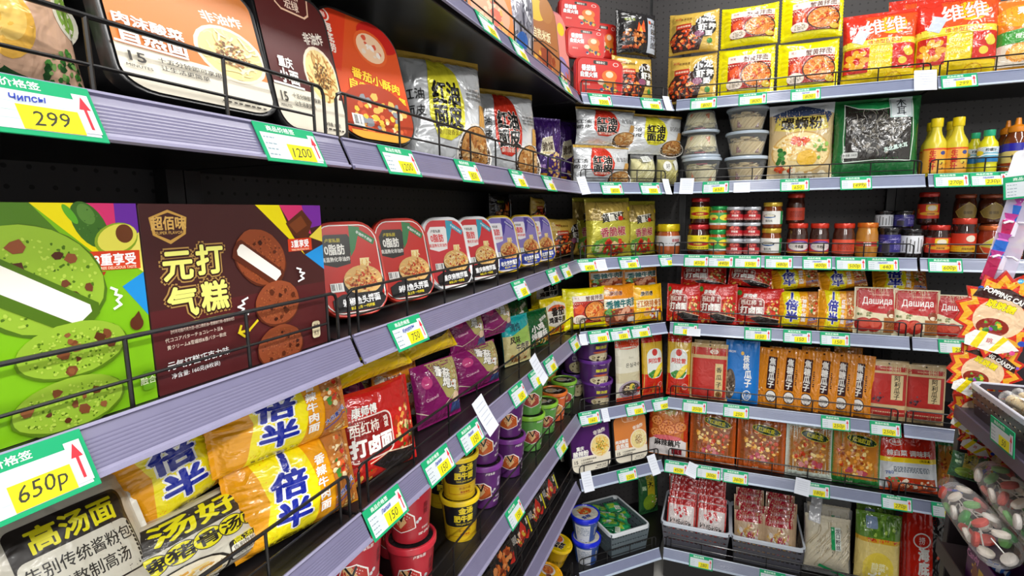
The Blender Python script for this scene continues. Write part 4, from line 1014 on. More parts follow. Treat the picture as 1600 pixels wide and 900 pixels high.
def d_dash(a):
    a.R(0, 0, 1, 1, '#e3d8b4'); a.P([(.04, .97), (.96, .97), (.96, .50), (.74, .44), (.4, .46), (.04, .58)], '#b81c1f'); a.T('Дашида', .52, .70, .19, W_, 0, .02, sx=.95); a.T('Вкусная приправа', .60, .84, .05, '#f0c8b0', sx=.9); a.T('쇠고기', .62, .575, .06, '#f4e4d8', 0, .02)
    a.E(.22, .20, .20, .15, '#a8231c'); a.E(.46, .20, .19, .15, '#b52a1e'); a.E(.24, .23, .14, .09, '#cf4a34'); a.E(.48, .23, .13, .09, '#d2543c'); a.blobs(.25, .42, .22, .06, ['#8a8a5a', '#b0a878', '#6a7a4a'], 14, .16); a.R(.68, .05, .96, .36, '#a8642c'); a.E(.84, .44, .10, .09, '#8a3a1c'); a.E(.84, .40, .06, .04, '#efe2c4'); a.small(.82, .25, .2, 4, .018, '#6a3a1a')
bag('dashida_bag', .155, .15, .03, '#ded2ac', d_dash, 'seasoning pouch', 'red and cream seasoning pouches', fin='p', seed=47, wr=.002, mat='matt_film')

# ---- seed and seasoning pouches
def d_redseed(a):
    a.R(.0, 0, 1, 1, '#c9ac78'); a.R(.02, .80, .98, .93, '#b8281f'); a.E(.62, .865, .12, .04, '#f0e8dc'); a.T('CHACHA', .68, .865, .04, '#b8281f'); a.R(.06, .02, .94, .74, '#b8281f'); a.R(.66, .06, .86, .66, '#d6bd84'); a.T('香瓜子', .76, .42, .10, '#241a12', 0, .02, vert=True, gap=1.3); a.E(.76, .12, .08, .05, '#8a5a2a'); a.T('味', .76, .12, .06, '#241a12'); a.E(.5, .97, .03, .015, '#3a2a1a')
bag('seed_red', .115, .175, .03, '#c9ac78', d_redseed, 'seed pouch', 'kraft and red seed pouches', fin='p', seed=49, wr=.002, mat='matt_film')
def d_blueseed(a):
    a.R(0, 0, 1, 1, '#1272c4'); a.T('核桃', .62, .66, .12, W_, 0, .03, vert=True); a.T('瓜子', .68, .40, .14, W_, 0, .03, vert=True); a.E(.16, .30, .16, .24, '#5a4a3c'); a.noodles(.16, .30, .15, .22, ['#d8ccb8', '#8a7a68', '#3a2c20'], 30, .004); a.E(.66, .14, .13, .08, W_); a.E(.66, .14, .11, .068, '#1272c4'); a.small(.66, .15, .14, 2, .012, W_); a.T('FROM', .2, .82, .05, W_); a.E(.5, .96, .03, .015, '#0c3a62'); a.E(.5, .80, .05, .03, '#e8b84a')
bag('seed_blue', .11, .17, .03, '#1272c4', d_blueseed, 'seed pouch', 'blue seed pouches', fin='p', seed=51, wr=.002, mat='matt_film')
def d_carseed(a):
    a.R(0, 0, 1, 1, '#d9851a'); a.RR(.42, .30, .72, .86, .003, '#3a1c1c'); a.T('焦糖瓜子', .57, .58, .13, W_, 0, .035, vert=True, gap=1.02); a.small(.78, .66, .04, 8, .02, '#3a1c1c'); a.E(.60, .18, .19, .105, '#3a1c1c'); a.E(.60, .18, .165, .09, W_); a.small(.60, .20, .2, 3, .012, '#5a4a3a'); a.blobs(.20, .22, .16, .12, ['#f0c070', '#c86a14', '#8a4a1a', '#f2d8a8'], 16, .22); a.E(.5, .96, .035, .016, '#3a2010'); a.R(.0, .90, 1, .905, '#b86a10')
bag('seed_orange', .105, .175, .028, '#d9851a', d_carseed, 'seed pouch', 'orange caramel seed pouches', fin='p', seed=53, wr=.0025)
def d_ali(a):
    a.R(0, 0, 1, 1, '#cdb385'); a.R(.04, .84, .96, .92, '#b5302a'); a.T('RIVSEA MELON SEEDS', .5, .88, .035, '#e0c8a0', sx=.9); a.R(.05, .27, .95, .80, '#b3302b'); a.R(.05, .08, .95, .20, '#b3302b'); a.small(.5, .14, .8, 1, .02, '#d8b894'); a.R(.56, .36, .86, .78, '#d8c294'); a.T('阿利瓜子', .71, .57, .105, '#2a2018', 0, .02, vert=True, gap=1.0); a.blobs(.26, .38, .16, .10, ['#5a3f4a', '#6e5058', '#4a2c34'], 14, .25); a.E(.5, .965, .03, .014, '#241a12')
bag('seed_ali', .125, .185, .03, '#cdb385', d_ali, 'seed pouch', 'kraft and brick red seed pouches', fin='p', seed=55, wr=.002, mat='matt_film')
def d_pickle(frame_, inner, pal):
    def f(a):
        a.R(0, 0, 1, 1, frame_); a.R(.07, .12, .93, .90, inner); a.blobs(.5, .46, .42, .36, pal, 90, .13); a.E(.60, .76, .30, .085, '#c8b83a', -10); a.E(.60, .76, .285, .075, '#12331c', -10); a.T('红油豇豆', .60, .76, .085, '#d8cc3a', -10, .03, sx=.8); a.blobs(.55, .24, .28, .06, ['#b84a5a', '#d88a8a'], 6, .3)
        a.T('净含量', .4, .06, .035, '#f0e8d0'); a.E(.5, .965, .025, .012, '#1a1410')
    return f
OIL = ['#d8862a', '#b8601a', '#efbc5a', '#8f3f14', '#f4d88e', '#c8401a']
bag('pickle_orange', .14, .175, .03, '#c2571c', d_pickle('#c2571c', '#8a4a1c', OIL), 'pickle pouch', 'orange pickle pouches', fin='p', seed=57, wr=.004)
bag('pickle_white', .14, .175, .03, '#e4e8e0', d_pickle('#d8e4d8', '#a8702e', OIL), 'pickle pouch', 'white and green pickle pouches', fin='p', seed=59, wr=.004)
bag('pickle_green', .14, .18, .03, '#2f8a3a', d_pickle('#2a7f38', '#c27a2a', OIL+['#f0a03a']), 'pickle pouch', 'green pickle pouches', fin='p', seed=61, wr=.004)
def d_kimchi(a):
    a.R(0, .58, 1, 1, '#cf2a16'); a.R(0, .50, 1, .58, '#efd01c'); a.R(0, 0, 1, .50, '#cfd4d8'); a.E(.32, .84, .12, .06, W_); a.E(.32, .84, .105, .05, '#cf2a16'); a.T('桃李', .32, .84, .06, W_); a.T('辣白菜 调味料', .52, .66, .105, W_, 0, .03, sx=.95); a.T('(泡菜酱)', .80, .54, .045, '#2a2018'); a.small(.55, .42, .6, 4, .014, '#4a5a6a'); a.T('780', .18, .32, .08, '#1c4a9a', 10)
    a.P([(.1, .22), (.3, .26), (.95, .24), (.98, .06), (.16, .04)], '#b8441c'); a.blobs(.6, .15, .36, .09, ['#e8c8a0', '#e0703a', '#c8321c', '#f0e4d0'], 34, .14); a.blobs(.25, .22, .1, .06, ['#2f7a3a', '#4a9a4a'], 6, .4); a.R(0, 0, 1, .05, '#d0451c')
bag('kimchi_bag', .155, .185, .035, '#cfd4d8', d_kimchi, 'seasoning pouch', 'kimchi seasoning pouches', fin='p', seed=63, wr=.004)
def d_lotus(a):
    a.R(0, 0, 1, 1, '#c9742e'); a.R(0, .30, .10, 1, '#c2381c'); a.R(.90, .30, 1, 1, '#c2381c')
    for i in range(10):
        u, v = .18+.64*a.rnd.random(), .42+.34*a.rnd.random(); a.E(u, v, .15, .10, '#b8521c'); a.E(u, v, .13, .085, '#e8904a')
        for j in range(6): a.E(u+.07*math.cos(j), v+.045*math.sin(j), .02, .014, '#a8481c')
    a.blobs(.5, .86, .36, .10, ['#8a8a3a', '#c8b06a', '#a8682e'], 20, .2); a.P([(.05, .30), (.3, .40), (.7, .40), (.95, .30), (.95, .02), (.05, .02)], '#e9e2e0'); a.E(.5, .36, .36, .05, '#d8626a'); a.T('麻辣藕片', .5, .27, .13, '#1f1a18', 0, .04, sx=.95); a.RR(.60, .06, .86, .18, .003, '#8a1c24')
bag('lotus_bag', .15, .20, .04, '#c9742e', d_lotus, 'pickle pouch', 'lotus root pouches', seed=65)
def d_kguksu(a):
    a.R(0, 0, 1, 1, '#dcd8c4'); a.R(0, .88, 1, 1, '#d5401f'); a.E(.5, .88, .52, .05, '#d5401f'); a.E(.5, .855, .5, .012, '#e9e5d6'); a.T('은실국수', .62, .58, .075, '#3a3a34', 0, .015, sx=1.0); a.T('Best', .55, .70, .05, '#b8b4a0'); a.R(0, .30, 1, .46, '#cfc6a4')
    for i in range(14): a.R(.05+.066*i, .30, .06+.066*i, .46, '#bdb28a')
    a.E(.52, .18, .46, .15, '#a89aa8'); a.E(.52, .19, .38, .11, '#4a3a34'); a.noodles(.52, .20, .3, .08, ['#e0d2b0', '#c8b48a'], 20, .004); a.E(.56, .23, .12, .05, '#e0c84a'); a.E(.62, .22, .05, .03, '#3a6a34'); a.E(.88, .16, .09, .045, '#cf3a2c'); a.R(0, 0, 1, .06, '#d5401f')
bag('guksu_bag', .095, .22, .035, '#dcd8c4', d_kguksu, 'noodle pack', 'white dried noodle packs', seed=67, wr=.002)
def d_corn(a):
    a.R(0, 0, 1, 1, '#c9a226')
    for i in range(16): a.R(.03+.06*i, .0, .05+.06*i, .86, '#ddb944'); a._sheet()
    a.L[-1] = a.L[-1][:2]+(1,)+a.L[-1][3:]
    a.R(0, .86, 1, 1, '#b81f1c'); a.R(0, 0, 1, .36, '#cc2a1a'); a.RR(.14, .28, .86, .76, .024, '#e3e8e4'); a.P([(.16, .36), (.4, .42), (.86, .40), (.7, .30), (.3, .29)], '#3f8a3a'); a.E(.64, .40, .11, .15, '#e8c81c', -38); a.E(.66, .42, .08, .12, '#f2dc4a', -38); a.T('阿拉雷', .5, .57, .085, '#cf3a34', 0, .03); a.E(.5, .70, .13, .055, '#c8302a'); a.blobs(.3, .34, .14, .05, ['#2f7a34', '#58a84a'], 8, .3); a.E(.78, .16, .12, .05, '#e0b8a8'); a.E(.78, .16, .10, .04, '#cc2a1a')
bag('corn_noodle', .085, .21, .035, '#c9a226', d_corn, 'noodle pack', 'yellow and red corn noodle packs', seed=69, wr=.002)
def d_imbir(a):
    a.R(0, 0, 1, 1, '#cf3a34'); a.R(0, .88, 1, 1, '#a8242a'); a.R(.05, .05, .95, .86, '#e3d8d6'); a.blobs(.5, .70, .36, .14, ['#cf2a38', '#b81f2e', '#e05a5a'], 22, .22); a.T('ИМБИРЬ', .5, .45, .15, '#241f22', -3, .02, sx=.85); a.blobs(.5, .18, .42, .14, ['#e0523a', '#d83a2c', '#f0b0a0', '#f4e4de'], 26, .2); a.noodles(.5, .5, .5, .5, ['#f2dcd8', '#f8f0ee'], 12, .002)
bag('ginger_pack', .10, .14, .025, '#c6423c', d_imbir, 'ginger pack', 'pickled ginger packs', fin='p', seed=71, wr=.004)
def d_shuang(a):
    a.R(0, 0, 1, 1, '#d8b894'); a.R(.04, .76, .96, 1, '#c01f3a'); a.T('SHUANGSHENG', .5, .87, .085, '#f4dce0', 0, .02, sx=.8); a.blobs(.5, .40, .44, .34, ['#e8b85a', '#d89a3a', '#f0d694', '#e9dcd4', '#d8a84a'], 50, .2); a.noodles(.5, .40, .4, .34, ['#c02a62', '#d85a8a', '#f6eef0', '#ffffff'], 26, .004); a.T('双生', .5, .40, .16, '#c01f5a', 70, .04)
bag('pink_pack', .115, .145, .035, '#d8c0a8', d_shuang, 'snack pack', 'pink headed snack packs', fin='p', seed=73, wr=.005)
def d_hotpotbase(a):
    a.R(0, 0, 1, 1, '#cf2412'); a.R(.58, 0, 1, .98, '#1f1b1c'); a.E(.34, .66, .20, .09, W_); a.E(.34, .66, .17, .075, '#cf2412'); a.T('捞', .34, .66, .09, W_); a.T('海底捞', .38, .34, .16, W_, 0, .05, vert=True); a.blobs(.8, .5, .14, .14, ['#d8481c', '#e8c020'], 10, .3); a.T('火', .82, .3, .12, '#e0b81c')
bag('hotpot_base', .12, .19, .03, '#c82212', d_hotpotbase, 'seasoning pouch', 'red hotpot base pouches', fin='p', seed=75, wr=.002)
def d_chipbag(a):
    a.R(0, 0, 1, 1, '#d8b094'); a.P([(0, 0), (0, .16), (.5, .13), (.84, .06), (.84, 0)], '#1f4a24')
    a.P([(.60, .62), (.74, .64), (.72, .42), (.66, .38)], '#e09a2a'); a.P([(.78, .62), (.92, .62), (.88, .40), (.83, .40)], '#e29c2c'); a.P([(.64, .58), (.71, .60), (.70, .46)], '#f0c050')
    a.E(.48, .36, .09, .13, '#e3b04a'); a.E(.48, .38, .065, .09, '#efc86a'); a.E(.68, .24, .10, .12, '#e6b24c'); a.E(.68, .26, .07, .085, '#efc86a')
    a.E(.96, .36, .09, .10, '#e8e4d0'); a.E(.96, .36, .07, .08, '#8ab04a'); a.blobs(.90, .13, .10, .10, ['#2f6a2c', '#4a8a3a', '#1f4a20', '#7aa85a'], 40, .2)
bag('chip_bag', .20, .21, .07, '#d8b094', d_chipbag, 'snack bag', 'snack bags', seed=77, mat='film')
def d_greenpack(a):
    a.R(0, 0, 1, 1, '#1f7a4a'); a.R(.1, .12, .9, .88, '#2aa062'); a.R(.15, .3, .6, .8, '#9ac23a'); a.R(.5, .1, .9, .5, '#e3e8dc'); a.small(.7, .4, .3, 4, .05, '#4a6a4a')
bag('green_sachet', .075, .055, .014, '#1f7a4a', d_greenpack, 'seasoning sachet', 'green sachets in the crate', fin='h', seed=79, wr=.002)
def d_tallgreen(a):
    a.R(0, 0, 1, 1, '#2a5a34'); a.R(.35, .3, .75, 1, '#b8a828'); a.T('大', .52, .72, .14, K_, 10, .03); a.T('酱', .2, .66, .1, '#c8e0b8'); a.E(.5, .3, .34, .2, '#7a9a2a'); a.blobs(.7, .3, .2, .2, ['#d8c8a0', '#a8602a', '#e8dcc0'], 16, .25)
bag('tall_green_bag', .09, .20, .03, '#2a5a34', d_tallgreen, 'noodle pack', 'tall green packs', seed=81)
def d_spicyblack(a):
    a.R(0, 0, 1, 1, '#1d1a1b'); a.P([(.30, .2), (.5, .75), (.62, .95), (.74, .6), (.7, .25)], '#c4281c'); a.blobs(.44, .40, .24, .26, ['#d8481c', '#e9d8c4', '#b8321a', '#f0c09a', '#d8b03a'], 30, .25); a.P([(.62, .2), (.8, .4), (.9, .34), (.72, .12)], '#d0281c'); a.small(.16, .7, .2, 6, .03, '#d8d4cc'); a.T('香辣', .84, .76, .14, '#e8e0d0', 0, .03, vert=True); a.R(.90, .2, .96, .9, '#e0d81c')
carton('spicy_box', .135, .075, .05, '#1d1a1b', d_spicyblack, 'snack box', 'black and red spicy snack boxes', mat='film', top=lambda a: (a.R(0, 0, 1, 1, '#1b1819'), a.small(.3, .7, .4, 5, .06, '#c8c4bc')))
def d_friedblack(a):
    a.R(0, 0, 1, 1, '#221d1c'); a.blobs(.5, .5, .45, .45, ['#a8481c', '#c8682a', '#8a3414', '#d8884a'], 40, .22); a.P([(.7, .2), (.95, .5), (.9, .1)], '#c8281c')
carton('fried_box', .135, .075, .05, '#221d1c', d_friedblack, 'snack box', 'black and red spicy snack boxes', mat='film', top=up_top('#1b1819'))
# ---- noodle cups (girth art: u=.5 faces the aisle)
def d_cup(main, dark, robe, nm):
    def f(a):
        a.R(0, .86, 1, .90, dark); a.T('卢家私厨', .5, .83, .06, W_); 
        for u0 in (.30, .80):                                # a plain robed figure shape and lettering, twice round the cup
            a.P([(u0, .30), (u0+.05, .60), (u0+.14, .64), (u0+.21, .52), (u0+.22, .30), (u0+.10, .22)], W_)
            a.P([(u0+.006, .31), (u0+.055, .58), (u0+.138, .62), (u0+.20, .51), (u0+.212, .31), (u0+.10, .235)], robe)
            a.P([(u0+.055, .58), (u0+.11, .60), (u0+.15, .42), (u0+.10, .30), (u0+.06, .42)], '#d9b27a'); a.line([(u0+.075, .58), (u0+.11, .45), (u0+.135, .59)], .004, '#1f1a1c')
            a.T(nm, u0+.30, .60, .11, dark if main != '#5e2a6e' else '#c9b0d8', 0, .03, vert=True); a.T('非油炸面', u0+.30, .26, .045, W_); a.small(u0+.30, .18, .12, 2, .014, W_)
            a.E(u0+.23, .40, .012, .03, '#d8d8dc'); a.E(u0+.25, .44, .014, .03, '#d8d8dc')
    return f
def d_lid(dark, acc):
    def f(a):
        a.E(.5, .5, .5, .5, dark, 0, 30); a.E(.42, .58, .26, .24, acc); a.noodles(.42, .58, .24, .22, NOOD, 18, .003); a.T('拌面', .66, .34, .16, W_, 20, .03)
    return f
for nm, main, rim, dark, robe, txt in (('cup_red', '#b42a36', '#c8303e', '#7a141c', '#b5322a', '麻辣'), ('cup_purple', '#5e2a6e', '#7c3a90', '#3c1848', '#c05a26', '炸酱'), ('cup_green', '#5f9a4a', '#86c03a', '#2f5a24', '#a8483c', '葱油'), ('cup_orange', '#d8683a', '#e0742c', '#7a3014', '#e0a050', '番茄'), ('cup_amber', '#dba53a', '#e0a020', '#6a4410', '#d8c080', '鸡汤')):
    cup(nm, .036, .047, .112, main, rim, '#3a3436', d_cup(main, dark, robe, txt), d_lid('#2e2a2c', '#d8d2c4'), 'noodle cup', nm[4:]+' noodle cups', seed=len(nm)*7+ord(nm[4]))
def d_gold(a):
    for u0 in (.25, .75):
        a.RR(u0+.06, .38, u0+.44, .90, .008, '#1f2024'); a.T('金汤', u0+.27, .77, .17, '#e8cf2a', 0, .05, sx=.95); a.T('肥牛面', u0+.25, .58, .17, '#e8cf2a', 0, .05, sx=.85); a.T('TENG JIAO SUAN', u0+.25, .44, .06, '#e8cf2a', sx=.8)
        a.frame(u0+.10, .14, u0+.42, .34, .0008, '#b03a1c'); a.T('新版升级', u0+.26, .28, .07, '#b07a1c', 0, .02); a.T('尊享美味', u0+.26, .19, .06, '#b03a1c')
    a.R(0, 0, 1, .05, '#c8a81c')
cup('cup_gold', .036, .044, .115, '#dcb81e', '#e6c624', '#2a2622', d_gold, lambda a: (a.E(.5, .5, .5, .5, '#29241f', 0, 30), a.E(.5, .5, .44, .44, '#d8b820', 0, 30), a.E(.5, .5, .41, .41, '#29241f', 0, 30), a.T('金汤肥牛', .60, .66, .14, '#e6c624', -20, .04), a.E(.34, .5, .14, .14, '#9a968e'), a.R(.55, .3, .8, .42, '#e6c624')), 'noodle cup', 'yellow and black noodle cups', seed=5)
def d_pot(a):
    for u0 in (.42, .92):
        a.line([(u0, .78), (u0-.01, .88), (u0+.16, .88), (u0+.16, .76)], .0014, '#c8a8d0'); a.T('卢家私厨', u0+.08, .82, .06, '#d8c0dc'); a.T('酸汤面', u0+.08, .56, .15, '#d8d23a', 0, .03, sx=1.1); a.E(u0+.08, .34, .09, .05, '#b85a3a'); a.E(u0+.08, .12, .13, .18, '#c9bd9a'); a.blobs(u0+.08, .12, .12, .16, ['#e0d6b4', '#3a2c24', '#a89a70'], 16, .16)
cup('pot_purple', .052, .060, .100, '#4b2463', '#63308a', '#3a1f4a', d_pot, d_lid('#3a1f4a', '#d8cfb0'), 'noodle pot', 'purple noodle pots', seed=8, rim_h=.014)
def d_fungpot(a):
    for u0 in (.4, .9):
        a.E(u0+.1, .28, .16, .26, '#d6c99c'); a.blobs(u0+.1, .28, .15, .24, ['#b0a070', '#3a2a24', '#e8dcb4', '#8a7a50'], 20, .15); a.RR(u0, .58, u0+.2, .76, .003, '#c8b8cc'); a.RR(u0+.008, .595, u0+.192, .745, .003, '#4a2560'); a.T('酸菜面', u0+.1, .67, .09, '#e0d4e4')
cup('pot_darkpurple', .034, .044, .100, '#4e2a6e', '#6a3aa0', '#2a1f2c', d_fungpot, d_lid('#2a1f2c', '#d8cfb0'), 'noodle cup', 'purple fungus cups', seed=9)
def d_bluecup(a):
    a.R(0, 0, 1, .78, '#2b4a8c'); a.R(.28, .0, .48, .72, '#c9cdd4'); a.small(.38, .62, .16, 12, .018, '#6a7a9a'); a.T('香菇炖鸡', .56, .42, .09, '#d8d2b0', 0, .02, vert=True); a.barcode(.60, .06, .66, .22); a.E(.72, .26, .08, .22, '#d8b878'); a.blobs(.72, .2, .07, .16, ['#e8d8a8', '#a8703a', '#efe6cc'], 14, .25); a.R(0, .78, 1, 1, '#1226c8'); a.T('康师傅', .5, .84, .09, W_, 0, .02); a.T('康师傅', .85, .84, .09, W_); a.T('康师傅', .15, .84, .09, W_)
cup('cup_blue', .040, .054, .115, '#2b4a8c', '#1226c8', '#e3ddd0', d_bluecup, lambda a: (a.E(.5, .5, .5, .5, '#d9d6c8', 0, 30), a.E(.55, .62, .28, .24, '#d85a2a'), a.blobs(.5, .6, .34, .26, ['#e8b04a', '#d8401c', '#c8c070'], 18, .2), a.T('香辣', .4, .24, .2, '#1c3a9a', 10, .04)), 'noodle cup', 'blue noodle cups', seed=12, rim_h=.018)
cup('cup_yellow', .042, .056, .10, '#d6a81c', '#ecc418', '#ecc418', lambda a: (a.T('康师傅', .5, .7, .12, W_), a.small(.5, .4, .5, 4, .02, '#7a5a10')), lambda a: (a.E(.5, .5, .5, .5, '#efcf12', 0, 30), a.E(.70, .62, .26, .28, '#e9d6d8'), a.E(.72, .62, .22, .22, '#e0623a'), a.noodles(.72, .62, .2, .2, SPICY, 20, .003), a.T('香菇', .34, .56, .2, '#231d18', -10, .05, ol=W_, ow=.04), a.T('炖鸡', .38, .34, .2, '#231d18', -10, .05, ol=W_, ow=.04)), 'noodle cup', 'yellow noodle cups', seed=14)
cup('cup_amber2', .042, .056, .10, '#d6861c', '#eaa818', '#eaa818', lambda a: (a.T('康师傅', .5, .7, .12, W_), a.small(.5, .4, .5, 4, .02, '#7a5a10')), lambda a: (a.E(.5, .5, .5, .5, '#eeb216', 0, 30), a.E(.66, .56, .28, .30, '#e9e0d4'), a.E(.68, .56, .22, .22, '#d87a4a'), a.noodles(.68, .56, .2, .2, SPICY, 20, .003), a.T('老母', .30, .40, .2, '#7a2a14', 20, .05, ol=W_, ow=.04)), 'noodle cup', 'amber noodle cups', seed=15)

# ---- jars
jar('jar_yellow', .036, .105, '#b81f24', '#3a1512', lambda a: (a.T('王致和', .62, .80, .16, '#3a3010', 0, .02), a.E(.3, .82, .08, .13, '#c8b81c'), a.E(.5, .40, .28, .16, '#b8281c'), a.T('火锅蘸料', .5, .40, .15, '#f0d83a', 0, .03), a.small(.5, .14, .5, 2, .04, '#6a5a10')), 'sauce jar', 'red lidded jars with a yellow label', labc='#e6d418', seed=1, arc=.62)
jar('jar_greenlid', .036, .092, '#1d9a4a', '#b8521c', lambda a: (a.P([(0, .2), (0, 1), (1, 1), (1, .2), (.5, .3)], '#2f9a48'), a.E(.36, .62, .13, .22, '#e8d84a'), a.E(.66, .60, .14, .24, '#eadb3a'), a.E(.38, .50, .06, .1, '#c8401c'), a.E(.68, .5, .05, .1, '#d87a1c'), a.R(0, 0, 1, .16, '#dfe6dc'), a.T('香辣酱', .5, .08, .1, '#2a5a2a')), 'sauce jar', 'green lidded sauce jars', labc='#2f9a48', seed=2, lab=(.2, .72))
jar('jar_small_red', .033, .062, '#c9cdd4', '#2a1516', lambda a: (a.E(.5, .74, .16, .22, '#8a1c20'), a.blobs(.5, .76, .15, .18, ['#c03a3a', '#e06a5a'], 10, .3), a.P([(.1, .1), (.1, .5), (.5, .64), (.9, .5), (.9, .1)], '#b8242c'), a.T('拌饭酱', .5, .46, .2, '#f2e4dc', 0, .03, sx=1.0), a.small(.5, .2, .5, 2, .06, '#e0a8a0')), 'sauce jar', 'small dark jars with red labels', labc='#2c1a1a', seed=3, lab=(.12, .82), lid_h=.011, neck=.96)
jar('jar_goldlid', .037, .10, '#c9a832', '#7a3a14', lambda a: (a.E(.42, .62, .13, .16, '#2a2a2a'), a.E(.42, .64, .11, .12, '#e8e2cc'), a.E(.42, .56, .13, .07, '#2a6ab8', 0, 20, 180, 360), a.T('饭扫光', .42, .26, .2, '#1f1c1a', 0, .03, sx=.9), a.R(.66, 0, .86, 1, '#1f8a48'), a.T('香菇', .76, .5, .2, W_, 0, .02, vert=True)), 'sauce jar', 'gold lidded sauce jars', labc='#e6e6e0', seed=4, lab=(.16, .66), arc=.8)
jar('jar_beef', .037, .112, '#d0351f', '#3a2018', lambda a: (a.E(.52, .52, .28, .38, '#6a4a9a'), a.E(.52, .48, .25, .30, '#e3dad2'), a.T('牛肉酱', .52, .46, .26, '#2a1c18', 0, .04, sx=.85), a.R(0, 0, 1, .1, '#e8a02a')), 'sauce jar', 'red lidded beef sauce jars', labc='#cf3a2e', seed=5, lab=(.14, .54))
jar('jar_red_plain', .037, .112, '#d0351f', '#4a2418', lambda a: (a.R(.3, .1, .7, .75, '#c8442c'), a.small(.5, .7, .3, 8, .035, '#8a2414'), a.barcode(.78, .1, .95, .85)), 'sauce jar', 'red lidded sauce jars', labc='#dd5236', seed=6, lab=(.14, .54))
jar('jar_orange', .039, .115, '#d8711c', '#b87a2a', lambda a: (a.R(.1, .2, .9, .8, '#b8322a'), a.T('阿香婆', .46, .5, .42, W_, 0, .05, sx=.8), a.R(.76, .2, .92, .8, '#3a8a5a')), 'sauce jar', 'amber jars with an orange lid', labc='#b8842e', seed=7, lab=(.30, .52), bulge=.04, arc=.5)
jar('jar_blue', .036, .095, '#1c191a', '#1d1716', lambda a: (a.noodles(.5, .66, .4, .2, ['#8a80c0', '#b8b0e0'], 16, .0012), a.small(.7, .5, .3, 6, .035, '#8d84c4'), a.R(.02, .05, .12, .95, '#d8d8e0'), a.R(.3, .05, .46, .5, '#3a3640')), 'sauce jar', 'black lidded jars with a dark blue label', labc='#2a2378', seed=8, lab=(.2, .78), lid_h=.012, neck=.93)
jar('jar_white', .036, .095, '#1c191a', '#1d1716', lambda a: [a.R(.12+.075*i, .1, .14+.075*i, .9-.1*(i % 3), '#5a5a5a') for i in range(11)], 'sauce jar', 'black lidded jars with a white label', labc='#dfe2e8', seed=9, lab=(.2, .78), lid_h=.012, neck=.93)
jar('jar_laogan', .037, .112, '#c02a1c', '#2f1712', lambda a: (a.RR(.38, .5, .66, .95, .004, '#e8c02a'), a.E(.52, .72, .10, .18, '#e8dcc8'), a.T('老干', .2, .5, .17, '#f0c83a', 0, .02, vert=True), a.E(.5, .34, .26, .13, '#e8a82a'), a.T('风味豆豉', .5, .32, .13, '#6a1410', 0, .03), a.R(.92, 0, 1, 1, '#e0c080')), 'sauce jar', 'red labelled chili jars', labc='#cf2f1c', seed=10, lab=(.2, .64), arc=.66)
jar('jar_laogan_yellow', .037, .112, '#cf3a24', '#2f1712', lambda a: (a.R(.0, 0, 1, .34, '#e0b41c'), a.R(0, .3, .14, 1, '#e0b41c'), a.E(.58, .72, .10, .18, '#e8dcc8'), a.T('风味鸡油辣椒', .55, .17, .14, '#6a2a10', 0, .02)), 'sauce jar', 'red labelled chili jars', labc='#cf351c', seed=11, lab=(.2, .64), arc=.66)
jar('jar_wide', .043, .105, '#d0662a', '#8a2f14', lambda a: (a.P([(.06, .46), (.26, .70), (.5, .96), (.76, .74), (.94, .5), (.8, .16), (.5, .04), (.2, .16)], '#d8c89a'), a.P([(.09, .46), (.28, .68), (.5, .92), (.74, .71), (.91, .5), (.78, .18), (.5, .07), (.22, .18)], '#cfc04a'), a.P([(.1, .44), (.5, .34), (.9, .48), (.78, .18), (.5, .07), (.22, .18)], '#cf4a2a'), a.E(.56, .56, .16, .14, '#8a3a2a'), a.T('香辣脆', .5, .40, .17, '#f2e4c4', 0, .03), a.small(.5, .2, .3, 1, .04, '#f0d8b0')), 'sauce jar', 'wide jars of red chili', seed=12, lab=(.12, .76), lid_h=.012, arc=.42)
jar('jar_wide_shaded', .043, .105, '#9a4a24', '#4a2010', lambda a: (a.P([(.06, .46), (.26, .70), (.5, .96), (.76, .74), (.94, .5), (.8, .16), (.5, .04), (.2, .16)], '#b8a04a'), a.P([(.1, .46), (.28, .68), (.5, .92), (.74, .71), (.9, .5), (.78, .18), (.5, .07), (.22, .18)], '#8a7434'), a.T('香辣脆', .5, .40, .17, '#5a4a1c', 0, .03)), 'sauce jar', 'wide chili jars coloured as if shaded', seed=13, lab=(.12, .76), lid_h=.012, arc=.42)  # darker copy of the wide chili jar, back-row shade painted into its colours
jar('jar_yellowcap', .037, .085, '#e3c812', '#a8542a', lambda a: (a.T('香辣脆', .5, .55, .34, '#a8444a', 0, .03), a.small(.5, .25, .5, 1, .08, '#8a8a8a')), 'sauce jar', 'yellow capped jars with a silver label', labc='#c9c9cc', seed=14, lab=(.3, .62), lid_h=.018, arc=.7)

# ---- bottles
def bottle(name, prof, col, cap, capc, draw, labz, group, labc, R, seed=1, spout=False, mat='plastic'):
    mb = MB(); mb.lathe(prof, lin(col), 22); parts = [('bottle_body', mb.mesh('bottle_body', mat, 50), [])]
    mb = MB(); mb.lathe(cap, lin(capc), 22)
    if spout: pass
    parts.append(('cap', mb.mesh('cap', 'plastic', 40), []))
    H = cap[-1][1]; hh = (labz[1]-labz[0]); a = Art(2*math.pi*R*.8, hh, seed); a.R(0, 0, 1, 1, labc); draw(a)
    zs, rs = [q[1] for q in prof], [q[0] for q in prof]
    def sf(p, e):
        an = p[:, 0]/R; z = p[:, 1]+labz[0]; rr = np.interp(z, zs, rs)+e
        return np.stack([rr*np.sin(an), -rr*np.cos(an), z], 1)
    parts.append(('printed_label', a.build('printed_label', sf, 'card', lim=.005, e0=.0008, dl=.00004), []))
    kind(name, 2*max(rs), 2*max(rs), H, parts, 'bottle', group)
